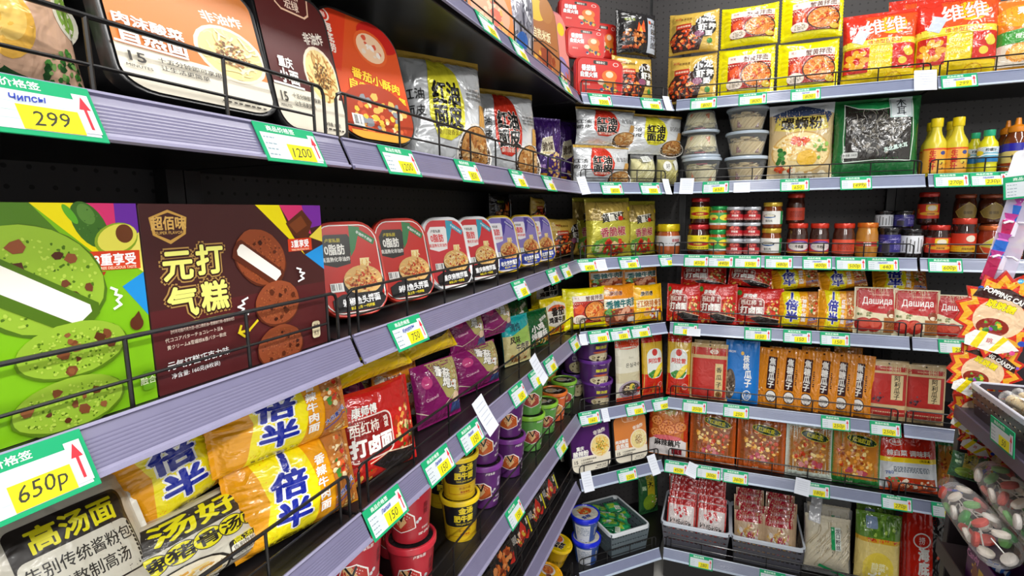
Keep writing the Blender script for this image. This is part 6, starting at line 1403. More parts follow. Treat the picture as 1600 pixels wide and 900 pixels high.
for a in (1134, 1161):
    j = I('jar_small_red', 'R', 3, a, a+26, 373, t=.045, where='at the foot of its stack'); j = I('jar_small_red', 'R', 3, a, a+27, 348, t=.045, on=j, where='in the middle of its stack'); I('jar_small_red', 'R', 3, a+1, a+28, 323, t=.045, on=j, where='on top of its stack')
j = I('jar_goldlid', 'R', 3, 1189, 1222, 357, t=.045, where='at the foot of its stack'); I('jar_goldlid', 'R', 3, 1192, 1224, 316, t=.045, on=j, where='on top of its stack')
I('jar_beef', 'R', 3, 1231, 1264, 349, t=.05, where='beside the gold lidded jars'); I('jar_beef', 'R', 3, 1266, 1297, 349, t=.05, where='between the other red lidded jars'); I('jar_red_plain', 'R', 3, 1303, 1338, 349, t=.05, where='in the front row')
j = I('jar_red_plain', 'R', 3, 1230, 1258, 351, t=.14, where='in the second row'); I('jar_red_plain', 'R', 3, 1230, 1259, 302, t=.14, on=j, where='stacked on the second row')
I('jar_orange', 'R', 3, 1339, 1376, 348, t=.05)
j1 = I('jar_blue', 'R', 3, 1376, 1410, 356, t=.05, where='in the front row'); j2 = I('jar_white', 'R', 3, 1410, 1446, 358, t=.05, where='in the front row')
j = I('jar_blue', 'R', 3, 1368, 1398, 360, t=.14, where='in the second row'); I('jar_white', 'R', 3, 1370, 1399, 329, t=.14, on=j, where='stacked in the second row')
j = I('jar_blue', 'R', 3, 1400, 1432, 360, t=.14, where='in the second row'); I('jar_blue', 'R', 3, 1400, 1432, 329, t=.14, on=j, where='stacked in the second row')
I('jar_laogan', 'R', 3, 1451, 1489, 352, t=.05, where='in front'); I('jar_laogan_yellow', 'R', 3, 1490, 1530, 341, t=.05)
j = I('jar_laogan', 'R', 3, 1440, 1473, 352, t=.15, where='in the second row'); I('jar_laogan', 'R', 3, 1438, 1472, 300, t=.15, on=j, where='stacked on the second row')
I('jar_wide', 'R', 3, 1533, 1580, 353, t=.05, where='in the front row'); I('jar_wide', 'R', 3, 1580, 1622, 353, t=.05, where='at the end of the front row')
j = I('jar_wide_shaded', 'R', 3, 1495, 1531, 350, t=.16, where='in the second row'); I('jar_wide_shaded', 'R', 3, 1495, 1531, 303, t=.16, on=j, where='stacked beside the portrait jar')
j = I('jar_wide_shaded', 'R', 3, 1534, 1574, 350, t=.16, where='in the second row'); I('jar_wide_shaded', 'R', 3, 1534, 1574, 303, t=.16, on=j, where='stacked at the end of the second row')
# ------------------------------------------------------------------ shelf 4
I('broth_bag_red', 'L', 4, -60, 235, 840, t=.05, tilt=30, yaw=-4, w=.205, where='at the near end of the shelf')
I('broth_bag', 'L', 4, 205, 410, 840, t=.05, tilt=28, yaw=-6, w=.20, where='under the yellow bags')
I('ksf_bag', 'L', 4, 120, 290, 745, t=.17, tilt=18, where='behind the cream bags')
k1 = I('ksf_bag', 'L', 4, 400, 560, 760, t=.012, tilt=12, yaw=-14, w=.19, h=.13, where='under a like bag beside the red bag')
I('ksf_bag', 'L', 4, 358, 552, 600, t=.02, on=k1, tilt=10, yaw=-14, w=.20, dz=-.010, h=.145, where='on top beside the red bag')
k2 = I('ksf_red', 'L', 4, 270, 400, 800, t=.13, tilt=14, w=.18, where='hidden below in the second row')
I('ksf_bag', 'L', 4, 245, 405, 660, t=.09, on=k2, tilt=12, yaw=-10, w=.19, roll=14, dz=.0, h=.15, where='sliding off the pile under the rail')
rb = I('tomato_bag', 'L', 4, 545, 664, 640, t=.02, tilt=8, yaw=-14, h=.158, where='under the yellow bag with dark bowl')
I('yuk_bag', 'L', 4, 528, 664, 580, t=.04, on=rb, tilt=40, yaw=-8, dz=-.008, h=.12, where='on top of the red tomato bag')
I('beef_orange', 'L', 4, 598, 668, 572, t=.13, tilt=6, yaw=-10, where='behind the red tomato bag')
yb = I('magenta_bag', 'L', 4, 540, 610, None, t=.2, w=.14, where='in the back row')
I('yuk_bag', 'L', 4, 540, 620, None, t=.19, on=yb, w=.15, tilt=30, where='in the back row')
mg1 = I('magenta_bag', 'L', 4, 660, 730, 570, t=.05, tilt=8, yaw=-14, where='at the foot of the pile')
mg2 = I('magenta_bag', 'L', 4, 722, 792, 545, t=.05, tilt=8, yaw=-14, where='at the foot of the pile')
I('yuk_bag', 'L', 4, 632, 735, 508, t=.06, on=mg1, tilt=35, yaw=-8, where='on top of the magenta bags')
I('magenta_bag', 'L', 4, 712, 768, 492, t=.075, on=mg2, tilt=12, yaw=-14, dz=-.01, where='on top of the pile')
I('magenta_bag', 'L', 4, 762, 808, 476, t=.08, on=mg2, tilt=12, yaw=-14, dz=-.01, where='on top of the pile')
I('teal_bag', 'L', 4, 795, 837, 496, t=.05, tilt=6, yaw=-18, where='between the magenta and green bags')
I('green_bag', 'L', 4, 820, 868, 488, t=.05, tilt=6, yaw=-18, where='in front')
I('green_bag', 'L', 4, 790, 838, 465, t=.15, tilt=4, yaw=-10, where='in the second row')
I('egg_bag', 'L', 4, 853, 893, 467, t=.05, tilt=6, yaw=-22, where='in front')
e1 = I('egg_bag', 'L', 4, 835, 875, 480, t=.15, tilt=4, yaw=-18, where='in the second row')
I('egg_bag', 'L', 4, 838, 882, 436, t=.14, on=e1, tilt=8, yaw=-18, where='on top in the second row')
I('crab_noodle', 'D', 4, 884, 957, 452, t=.045, tilt=6, where='in the corner under the chili snack')
d1 = I('beef_orange', 'D', 4, 947, 1001, 447, t=.05, tilt=6, where='in front in the corner')
d2 = I('beef_yellow', 'D', 4, 994, 1042, 447, t=.05, tilt=6)
d3 = I('beef_orange', 'D', 4, 930, 980, 455, t=.12, tilt=4, where='in the second row of the corner')
I('beef_orange', 'D', 4, 926, 982, 412, t=.12, on=d3, tilt=6, where='on the second row of the corner')
d4 = I('beef_orange', 'D', 4, 982, 1032, 453, t=.12, tilt=4, where='in the second row of the corner')
I('beef_orange', 'D', 4, 980, 1034, 412, t=.12, on=d4, tilt=6, where='on the second row of the corner')
t1 = I('tomato_bag', 'R', 4, 1040, 1096, 446, t=.05, tilt=6, where='next to the amber bag')
t2 = I('tomato_bag', 'R', 4, 1089, 1152, 446, t=.045, tilt=6, where='in the middle of the red row')
t3 = I('tomato_bag', 'R', 4, 1148, 1226, 453, t=.05, tilt=6, where='next to the yellow bags')
t4 = I('tomato_bag', 'R', 4, 1060, 1126, 455, t=.13, tilt=4, where='in the second red row')
I('tomato_bag', 'R', 4, 1062, 1136, 414, t=.13, on=t4, tilt=20, where='on the second red row')
t5 = I('tomato_bag', 'R', 4, 1135, 1203, 456, t=.12, tilt=4, where='in the second red row')
I('tomato_bag', 'R', 4, 1136, 1207, 412, t=.11, on=t5, tilt=20, roll=-6, where='on the second red row')
k3 = I('ksf_bag', 'R', 4, 1208, 1286, 459, t=.05, tilt=8, where='next to the red tomato bags'); k4 = I('ksf_red', 'R', 4, 1278, 1342, 457, t=.05, tilt=8, where='next to the seasoning pouches')
k5 = I('ksf_bag', 'R', 4, 1205, 1275, 462, t=.12, where='in the second row of the right run'); I('ksf_bag', 'R', 4, 1207, 1286, 412, t=.11, on=k5, tilt=14, roll=10, where='on the second row of the right run')
k6 = I('ksf_bag', 'R', 4, 1280, 1350, 462, t=.12, where='in the second row of the right run'); I('ksf_red', 'R', 4, 1284, 1362, 412, t=.11, on=k6, tilt=14, roll=12, where='on the second row of the right run')
I('dashida_bag', 'R', 4, 1334, 1406, 452, t=.05, tilt=8, where='next to the yellow bags'); I('dashida_bag', 'R', 4, 1395, 1472, 456, t=.045, tilt=8, where='in the middle of three'); I('dashida_bag', 'R', 4, 1459, 1528, 464, t=.05, tilt=8, where='at the end of three')
k7 = I('ksf_bag', 'R', 4, 1370, 1440, 470, t=.16, where='behind the seasoning pouches'); I('ksf_bag', 'R', 4, 1368, 1458, 425, t=.15, on=k7, tilt=30, where='on top behind the seasoning pouches')
# ------------------------------------------------------------------ shelf 5
def cupstack(kn, seg, k, px, t, n, w=None, where='', h=None):
    q = None; s = s_at(seg, t+.05, 1.0, px)
    nm = ('at the foot of its stack', 'on top of its stack') if n == 2 else ('at the foot of its stack', 'in the middle of its stack', 'on top of its stack')
    for i in range(n):
        q = I(kn, seg, k, 0, 0, None, t=t, on=q, s=s, w=w, h=h, yaw=random.Random(i+int(px*7)).uniform(-14, 14)-38, sd=w/KIND[kn]['D'], where=(where+' ' if where else '')+(nm[i] if n > 1 else 'standing alone'))
        q['o'].location = tuple(W3(seg, s, t+w/2, q['o'].location[2]))
    return q
for kn, px, n, h in (('cup_red', 556, 2, .122), ('cup_red', 641, 2, .122), ('cup_gold', 716, 2, .105), ('cup_purple', 756, 2, .122), ('cup_purple', 795, 2, .122), ('cup_green', 828, 2, .122), ('cup_green', 850, 1, .11), ('cup_orange', 866, 1, .11), ('cup_green', 882, 1, .11), ('pot_darkpurple', 897, 2, .10)):
    cupstack(kn, 'L', 5, px, .04, n, .104 if kn != 'cup_gold' else .098, 'in front' if kn not in ('cup_gold', 'pot_darkpurple', 'cup_orange') else '', h)
for kn, px, n, h in (('cup_red', 612, 2, .122), ('cup_gold', 690, 2, .105), ('cup_purple', 735, 2, .122), ('cup_purple', 775, 2, .122), ('cup_green', 812, 2, .122), ('cup_green', 838, 2, .122), ('cup_amber', 852, 2, .122)):
    cupstack(kn, 'L', 5, px, .148, n, .100, 'in the second row', h)
q = None
for i, wh in enumerate(('at the foot of the stack', 'in the middle of the stack', 'on top of the stack')):
    q = I('pot_purple', 'D', 5, 918, 966, None, t=.05, on=q, h=.092, yaw=-10+8*i, where=wh)
I('guksu_bag', 'D', 5, 960, 1013, 532, t=.05, tilt=4)
I('corn_noodle', 'D', 5, 1006, 1044, 524, t=.06, tilt=4, where='next to the white noodle pack')
I('corn_noodle', 'R', 5, 1040, 1079, 524, t=.055, tilt=4, where='next to the kraft and red pouch')
I('seed_red', 'R', 5, 1076, 1139, 541, t=.05, tilt=5)
I('seed_red', 'R', 5, 1082, 1134, 535, t=.10, tilt=4, where='in the second row')
I('seed_blue', 'R', 5, 1131, 1186, 536, t=.055, tilt=5)
for i, (a, b, y, t) in enumerate(((1178, 1222, 547, .055), (1206, 1250, 549, .06), (1233, 1277, 551, .05), (1260, 1304, 553, .055), (1287, 1331, 555, .05), (1313, 1358, 557, .055))):
    I('seed_orange', 'R', 5, a, b, y, t=.05, tilt=6, yaw=-18, w=.105, sd=.5, where='next to the blue pouch' if i == 0 else 'next to the brick-red pouches' if i == 5 else 'in the middle of its row')
for a in (1200, 1250, 1300): I('seed_orange', 'R', 5, a, a+46, 545, t=.15, tilt=3, where='in the second row')
I('seed_ali', 'R', 5, 1357, 1421, 570, t=.05, tilt=6, where='next to the orange pouches'); I('seed_ali', 'R', 5, 1415, 1480, 576, t=.05, tilt=6, where='at the bay joint'); I('seed_ali', 'R', 5, 1360, 1420, 566, t=.11, tilt=3, where='in the second row'); I('seed_ali', 'R', 5, 1422, 1478, 572, t=.11, tilt=3, where='in the second row')
# ------------------------------------------------------------------ shelf 6
I('honglv_maroon', 'L', 6, 875, 912, 688, t=.05, yaw=-25, tilt=8, where='in the corner on the low shelf')
I('honglv_purple', 'D', 6, 893, 958, 659, t=.04, tilt=8, where='on the low corner shelf'); I('honglv_orange', 'D', 6, 961, 1015, 653, t=.045, tilt=8, where='on the low corner shelf'); I('honglv_maroon', 'D', 6, 935, 985, 650, t=.19, tilt=3, w=.15, where='behind on the low corner shelf')
I('lotus_bag', 'R', 6, 1010, 1076, 634, t=.05, tilt=6)
I('pickle_orange', 'R', 6, 1075, 1151, 646, t=.05, tilt=8, where='next to the lotus root'); I('pickle_orange', 'R', 6, 1148, 1231, 658, t=.05, tilt=8, where='next to the white framed pouch')
for a in (1082, 1150, 1218): I('pickle_orange', 'R', 6, a-6, a+52, 648, t=.13, tilt=4, where='in the second row')
I('pickle_white', 'R', 6, 1227, 1304, 667, t=.05, tilt=8); I('pickle_green', 'R', 6, 1296, 1381, 673, t=.05, tilt=8, where='in front'); I('pickle_green', 'R', 6, 1285, 1345, 668, t=.15, tilt=4, where='in the second row behind its twin')
I('kimchi_bag', 'R', 6, 1377, 1472, 690, t=.045, tilt=10, roll=4); I('pickle_green', 'R', 6, 1460, 1530, 695, t=.09, tilt=5, where='behind the kimchi seasoning')
for i, s in enumerate((-.17, -.31, -.45, -.59, -.73)):
    q = I('spicy_box' if i < 3 else 'fried_box', 'L', 6, 0, 0, None, t=.05, s=s, w=.133, yaw=-6, tilt=20, where='in front'); q2 = I('spicy_box', 'L', 6, 0, 0, None, t=.125, s=s+.03, w=.133, yaw=-4, where='in the second row'); I('spicy_box', 'L', 6, 0, 0, None, t=.115, on=q2, s=s+.02, w=.133, yaw=4, tilt=12, where='stacked on the second row')
# ------------------------------------------------------------------ shelf 7 (foot)
b0 = I('cup_blue', 'D', 7, 904, 952, None, t=.03, h=.105, w=.122, where='at the foot of the stack'); I('cup_blue', 'D', 7, 902, 950, None, t=.03, on=b0, h=.105, w=.122, where='on top of the stack', zb=None)
I('cup_yellow', 'L', 7, 860, 912, None, t=.065, w=.115, tilt=-14, where='in the corner at the foot'); I('cup_amber2', 'L', 7, 840, 900, None, t=.05, w=.115, tilt=-14, where='beside the yellow cup'); I('cup_yellow', 'L', 7, 0, 0, None, t=.05, s=-.36, w=.115, where='in the front row'); I('cup_amber2', 'L', 7, 0, 0, None, t=.05, s=-.49, w=.115, where='in the front row')
I('tall_green_bag', 'D', 7, 1000, 1034, 742, t=.24, tilt=4)
cr = I('white_crate', 'D', 7, 935, 1036, None, t=.035, sd=1.0, w=.20, h=.115, label='white rimmed crate full of green sachets on the foot shelf')
rg = random.Random(4)
for i in range(34):
    u, v = rg.uniform(-.042, .042), rg.uniform(-.07, .07); zz = ztop(7)+.05+.012*(i//7)
    loc = W3('D', cr['s']+u, .035+.14+v, zz)
    inst('green_sachet', loc, (math.radians(rg.uniform(-100, -70)), math.radians(rg.uniform(-12, 12)), SEG['D'][3]+rg.uniform(-3, 3)), (1, 1, 1), 'small green seasoning sachet in the white rimmed crate', 'green sachets in the crate')
def fill_basket(px0, px1, kn, rows, per, lab, grp, hb=.11, seed=1):
    bk = I('grey_basket', 'R', 7, px0, px1, None, t=.035, sd=1.0, h=hb, label=lab)
    r = random.Random(seed); W = bk['w']-.045
    for j in range(rows):
        for i in range(per):
            s = bk['s']-W/2+W*(i+.5)/per+r.uniform(-.006, .006); t = .085+.040*j; z = ztop(7)+.014
            loc = W3('R', s, t, z); K = KIND[kn]; sc = min(1.25, W/per/K['W']*.98)
            inst(kn, (loc[0], loc[1], z), (math.radians(-20), math.radians(r.uniform(-3, 3)), r.uniform(-.04, .04)), (sc, .8, (hb+.055+.012*j)/K['H']), LAB[kn]+' in the slotted basket', grp)
    return bk
fill_basket(1031, 1141, 'ginger_pack', 5, 2, 'grey slotted basket with white rim holding pink ginger packs', 'ginger packs in the basket', .115, 3)
fill_basket(1140, 1258, 'pink_pack', 4, 2, 'grey slotted basket with white rim holding pink-headed snack packs', 'snack packs in the basket', .115, 4)
I('vermicelli_bag', 'R', 7, 1256, 1334, 812, t=.04, tilt=12, sd=.9, where='in front at the foot'); I('vermicelli_bag', 'R', 7, 1258, 1330, 785, t=.18, tilt=4, sd=.8, where='behind at the foot')
I('cabbage_bag', 'R', 7, 1336, 1412, 818, t=.04, tilt=8, where='in front at the foot'); I('cabbage_bag', 'R', 7, 1336, 1400, 800, t=.17, tilt=4, where='behind at the foot')
for i, a in enumerate((1400, 1406, 1412, 1418)): I('hotpot_base', 'R', 7, a, a+72, 822-3*i, t=.135-.028*i, tilt=8, yaw=10, sd=.6, where='at the front of its row' if i == 3 else 'pressed behind the front one')
# ------------------------------------------------------------------ the sweets rack on the right of the aisle
def at_x(px, py, X):
    d = ray(px, py); return CAM+d*((X-CAM[0])/d[0])
def at_y(px, py, Y):
    d = ray(px, py); return CAM+d*((Y-CAM[1])/d[1])
GX, GY = 1.06, -0.12
rk = tag(new_obj('display_rack', None), 'dark brown sweets rack beside the aisle with a basket shelf', 'display rack'); rk.location = (GX, GY, 0)
DK = lin('#2a2327')
def rpart(name, boxes, mat='dark_metal', col=DK, bev=.002):
    mb = MB()
    for b in boxes: mb.box(*b, col, bev)
    return new_obj(name, mb.mesh(name, mat), rk)
rpart('post', [(.02, .075, -.03, .0, 0, 1.24)]); rpart('post', [(.02, .075, -1.36, -1.33, 0, 1.24)])
rpart('side_panel', [(.075, .60, -.022, -.006, 0, 1.25)]); rpart('side_panel', [(.075, .60, -1.355, -1.34, 0, 1.25)])
rpart('back_panel', [(.60, .615, -1.36, 0, 0, 1.25)]); rpart('pole', [(.20, .22, -.03, -.01, 1.24, 2.2)])
rpart('shelf', [(.0, .60, -1.33, -.03, 1.035, 1.060)], col=lin('#3b3440')); rpart('shelf', [(.0, .60, -1.33, -.03, .635, .660)], col=lin('#3a3033')); rpart('shelf', [(.0, .60, -1.33, -.03, .25, .275)], col=lin('#3a3033'))
rpart('shelf_lip', [(-.006, .0, -1.33, -.03, 1.030, 1.066)], col=lin('#51485c')); rpart('shelf_lip', [(-.004, .0, -1.33, -.03, .625, .672)], col=lin('#332a2c')); rpart('plinth', [(.02, .60, -1.33, -.03, 0, .1)])
# basket of wrapped wafer sticks
bk = inst('brown_basket', (GX+.125, GY-.09-.165, 1.0605), (0, 0, -math.pi/2), (1.1, 1, 1.05), 'dark slotted basket with pale rim full of wafer sticks', 'slotted baskets')
def stick_kind():
    mb = MB(); n = 9; mb.tube([(0, -.065+.13*i/(n-1), .014) for i in range(n)], .0125, lin('#e0c894'), 10); 
    for i in range(26):
        a = i*.7; y = -.062+.124*i/25; mb.tube([(.0132*math.cos(a+q*.5), y+q*.004, .014+.0132*math.sin(a+q*.5)) for q in range(5)], .0011, lin('#c9a560' if i % 2 else '#f0e2bc'), 4, False)
    core = mb.mesh('wafer', 'food', 60)
    mb = MB(); mb.lathe([(.001, -.088), (.016, -.084), (.006, -.074), (.0155, -.062), (.0158, 0), (.0155, .062), (.006, .074), (.016, .084), (.001, .088)], (1, 1, 1, 1), 12, False, False)
    mb.v = [np.concatenate(mb.v)[:, [0, 2, 1]]+np.array([0, 0, .0145])]
    wrap = mb.mesh('clear_wrapper', 'clear_film', 0)
    mb = MB(); mb.box(-.008, .008, -.02, .03, .0305, .0312, lin('#e8ecf0'), .0002); st = mb.mesh('paper_strip', 'paper')
    kind('wafer_stick', .03, .17, .03, [('wafer', core, []), ('clear_wrapper', wrap, []), ('paper_strip', st, [])], 'wafer stick', 'wafer sticks in the basket')
stick_kind()
rs = random.Random(8)
for i in range(17):
    L_ = i//6; loc = (GX+.042+.0335*(i % 6)+.012*(L_ % 2), GY-.255+rs.uniform(-.05, .05), 1.067+.0315*L_)
    inst('wafer_stick', loc, (0, 0, rs.uniform(-.06, .06)+(.1 if L_ == 2 else 0)), (1, 1, 1), 'cream wafer stick in clear wrapper heaped in the dark basket', 'wafer sticks in the basket')
# the 50 tag on the basket side
def loose_tag(loc, rot, price, label, sc=1.0):
    r = new_obj('price_tag', None); r.location = loc; r.rotation_euler = rot; r.scale = (sc, 1, sc)
    c = new_obj('card', TAGM[0], r); new_obj('printed_form', TAGM[1], c); y = new_obj('yellow_sticker', TAGM[2], r); w = new_obj('arrow_sticker', TAGM[3], r); new_obj('arrow', TAGM[4], w); new_obj('price_lettering', price_mesh(price, None), y)
    return tag(r, label, 'price tag', 'loose green price tags')
p = at_x(1571, 655, GX-.012); loose_tag((GX-.012, p[1], 1.062), (math.radians(4), 0, -math.pi/2), '50', 'green price tag reading 50 on the dark basket', 1.15)
# hanging strip with hooks, cards hanging from it
HP = (1.06, -.19)
sr = tag(new_obj('hanging_strip', None), 'clear lilac hanging strip with white hooks beside the jars', 'hanging strip'); _b, _t = at_y(1556, 440, -.165), at_y(1608, 280, -.165); sr.location = tuple(_b); sr.rotation_euler = (0, math.atan2((_t-_b)[0], (_t-_b)[2]), math.radians(-14))
mb = MB(); mb.box(-.03, .03, -.001, .001, 0, .40, lin('#b9a8cc')); new_obj('strip', mb.mesh('strip', 'clear_shelf'), sr)
_e = (_t-_b)/np.linalg.norm(_t-_b); _k = _b+_e*.395-np.array([GX, GY, 0])
mb = MB(); mb.tube([(.21, -.02, _k[2]+.03), (.21, _k[1], _k[2]+.03), (_k[0], _k[1]-.004, _k[2]+.005), (_k[0], _k[1]-.004, _k[2]-.02)], .003, DK, 6); new_obj('arm', mb.mesh('arm', 'dark_metal', 40), rk)
for i in range(4):
    mb = MB(); z = .03+.085*i
    mb.box(-.006, .006, -.004, -.001, z, z+.035, lin('#e8e4f2'), .0008)
    for sx in (-1, 1): mb.tube([(sx*.004, -.003, z+.035), (sx*.014, -.012, z+.036), (sx*.024, -.018, z+.030)], .0028, lin('#f2f0fa'), 6)
    new_obj('hook', mb.mesh('hook', 'plastic', 40), sr)
mb = MB(); mb.loops([[(x, 0.0, z) for x, z in rrect(.09, .10, .014, cz=0)], [(x, .002, z) for x, z in rrect(.09, .10, .014, cz=0)]], lin('#e3e4ea'))
hb = new_obj('header_board', mb.mesh('header_board', 'plastic'), sr); hb.location = (.0, -.008, .27)
pc = at_y(1616, 288, -.20); loose_tag((pc[0], -.20, pc[2]-.03), (0, math.radians(-6), math.radians(-20)), '50', 'green price tag hung over the hanging strip', 1.1)
def burst_pts(W, H, n, inner, seed):
    r = random.Random(seed); q = []
    for k in range(2*n):
        a = math.pi*k/n+.08; f = 1 if k % 2 == 0 else inner+r.uniform(-.03, .03)
        q.append((W/2*f*math.cos(a)*(1.0 if math.sin(a) > -.2 else .92), H/2+H/2*f*math.sin(a)))
    return q
def pop_kind():
    W, H = .185, .215; q = burst_pts(W, H, 15, .80, 3)
    mb = MB(); mb.loops([[(x, -.004, z) for x, z in q], [(x*1.0, .004, z) for x, z in q]], lin('#c42a1a')); body = mb.mesh('packet', 'film')
    a = Art(W, H, 7)
    i1 = [(x*.9, H/2+(z-H/2)*.9) for x, z in burst_pts(W, H, 15, .80, 3)]; a._tri([(i1[k], i1[(k+1) % len(i1)], (0, H/2)) for k in range(len(i1))], '#e9a92a')
    i2 = [(x*.74, H/2+(z-H/2)*.74) for x, z in burst_pts(W, H, 15, .72, 3)]; a._tri([(i2[k], i2[(k+1) % len(i2)], (0, H/2)) for k in range(len(i2))], '#d8341c')
    a.blobs(.5, .78, .34, .14, ['#d8461c', '#e9d04a', '#e06a2a'], 60, .05); a.E(.22, .76, .03, .026, '#2a5ab8'); a.E(.58, .90, .03, .026, '#4aa8d8'); a.E(.86, .66, .024, .02, '#7a4ab8')
    a.P([(.16, .66), (.2, .76), (.5, .80), (.84, .68), (.86, .58), (.5, .66)], '#3a1c18')
    a.E(.5, .46, .27, .22, '#e9c7a0'); a.E(.46, .36, .17, .10, '#8a2a1c'); a.blobs(.44, .36, .14, .07, ['#6aa83a', '#e0c02a', '#8a4ab0', '#3f7a2a'], 14, .3)   # plain peach disc and sweets instead of the cartoon face
    a.T('POPPING CANDY', .54, .70, .075, W_, -16, .04, ol='#2a1616', ow=.05, sx=.85); a.T('跳跳糖', .48, .60, .09, '#f2e020', -10, .04, ol='#3a1c18', ow=.03)
    a.P([(.22, .22), (.30, .30), (.62, .28), (.80, .16), (.60, .08), (.24, .12)], '#f0ece6'); a.P([(.36, .30), (.44, .30), (.38, .10), (.30, .12)], '#f0d81c'); a.P([(.60, .28), (.66, .26), (.56, .10), (.50, .10)], '#f0d81c'); a.T('跳', .48, .21, .06, '#c8281c'); a.E(.80, .24, .04, .03, '#2a4ab8'); a.E(.74, .12, .03, .026, '#d84a8a')
    art = a.build('printed_front', lambda p, e: np.stack([p[:, 0], np.full(len(p), -.004)-e, p[:, 1]], 1), 'film', e0=.0003, dl=.00003)
    kind('pop_packet', W, .008, H, [('packet', body, []), ('printed_front', art, [])], 'candy packet', 'red and yellow starburst candy packets')
pop_kind()
for px, py, Y, rl, sc, wh in ((1538, 560, -.195, -10, 1.06, 'hanging in front at the top of the strip'), (1508, 628, -.184, -18, .88, 'tucked under the topmost packet'), (1500, 680, -.173, -24, .74, 'third from the top of the strip'), (1513, 712, -.164, -26, .66, 'fourth from the top of the strip'), (1522, 738, -.155, -28, .56, 'lowest on the strip')):
    p = at_y(px, py, Y); inst('pop_packet', p, (0, math.radians(-rl), 0), (sc, .8, sc), 'red and yellow starburst candy packet '+wh, 'red and yellow starburst candy packets')
p = at_y(1506, 748, -.155); inst('tall_green_bag', p, (0, math.radians(6), math.radians(-15)), (.8, .6, .36), 'green tea coloured pack hanging under the starburst packets', 'hanging packs')
def tube_candy(name, c1, c2):
    mb = MB(); mb.loops([[(x, y, z) for x, y in [(-.012*w, -.006*w), (.012*w, -.006*w), (.012*w, .006*w), (-.012*w, .006*w)]] for z, w in ((0, 1), (.004, 1.05), (.06, 1), (.064, .7), (.078, 1.1))], [lin(c1), lin(c1), lin(c2), lin(c2)])
    kind(name, .024, .012, .078, [('sachet', mb.mesh('sachet', 'film', 30), [])], 'candy sachet', 'pink and blue candy sachets')
tube_candy('pink_candy', '#b8285a', '#d04aa0'); tube_candy('blue_candy', '#2a6ac8', '#c85ab8')
for px, py, kn, wh in ((1541, 438, 'pink_candy', 'lowest behind the strip'), (1552, 412, 'blue_candy', 'lower behind the strip'), (1562, 382, 'pink_candy', 'upper behind the strip'), (1572, 358, 'blue_candy', 'upper behind the strip')):
    p = at_y(px, py, -.16); inst(kn, p, (0, math.radians(12), math.radians(-30)), (1, 1, 1), ('pink' if kn[0] == 'p' else 'blue')+' candy sachet hanging '+wh, 'pink and blue candy sachets')
# bundles of marshmallow lollipops in clear sleeves
def lolly_kind():
    parts = []; r = random.Random(5); L = .30
    mb = MB(); mb.lathe([(.030, 0), (.044, .012), (.047, .10), (.044, .22), (.034, .28), (.012, .30), (.026, .325)], (1, 1, 1, 1), 14, False, False); parts.append(('clear_sleeve', mb.mesh('clear_sleeve', 'clear_sleeve', 0), []))
    cols = ['#efe6da', '#f1ebe4', '#cf4a3c', '#3f9a48', '#efe6da', '#d8564a', '#7ab86a']
    for k in range(24):
        a = 2.4*k; rr = .035 if k < 8 else .033; z = .020+.0105*k; c = np.array([rr*math.sin(a), -rr*math.cos(a), z]); nrm = np.array([math.sin(a), -math.cos(a), .15]); nrm /= np.linalg.norm(nrm)
        t1 = np.cross(nrm, [0, 0, 1]); t1 /= np.linalg.norm(t1); t2 = np.cross(nrm, t1); mb = MB(); lo = []
        for d, w in ((-.006, .7), (-.004, .95), (0, 1), (.004, .95), (.006, .7)): lo.append([tuple(c+nrm*d+0.0172*w*(math.cos(q*.5236)*t1+math.sin(q*.5236)*t2)) for q in range(12)])
        mb.loops(lo, lin(cols[k % len(cols)])); 
        cand = mb.mesh('candy', 'food', 50)
        mb = MB(); mb.tube([tuple(c-t2*.012), tuple(c*np.array([.3, .3, 1])-np.array([0, 0, -.05]))], .0016, lin('#f4f2ec'), 5); parts.append(('candy', cand, [('stick', mb.mesh('stick', 'plastic'), [])]))
    mb = MB()
    for sx in (-1, 1): mb.loops([[(0, -.002, .30), (0, .002, .30), (0, .002, .304), (0, -.002, .304)], [(sx*.022, -.003, .296), (sx*.022, .003, .296), (sx*.024, .003, .316), (sx*.024, -.003, .316)]], lin('#b05ab0' if sx < 0 else '#2a5ac8'))
    parts.append(('ribbon', mb.mesh('ribbon', 'film'), []))
    kind('lolly_bundle', .09, .09, .325, parts, 'lollipop bundle', 'clear bundles of lollipops')
lolly_kind()
lb = tag(new_obj('lollipop_tray', None), 'grey card tray propping up the lollipop bundles', 'display box'); lb.location = (GX+.20, GY-.36, .6605)
mb = MB(); mb.box(-.10, .16, -.22, .19, 0, .124, lin('#8f8a88'), .002); new_obj('tray_block', mb.mesh('tray_block', 'card'), lb)
for i, (x, y, z, rz, sp) in enumerate(((.002, -.385, .834, 0, 0), (.102, -.40, .834, 2, 40), (.204, -.40, .834, -1, 90), (.05, -.42, .918, -1, 130), (.152, -.42, .918, 1, 200), (.03, -.80, .834, 1, 250))):
    o = inst('lolly_bundle', (GX+x, y-.09, z), (math.radians(-90), math.radians(sp), math.radians(rz)), (1, 1, .93), 'clear sleeve of white red and green lollipops', 'clear bundles of lollipops')
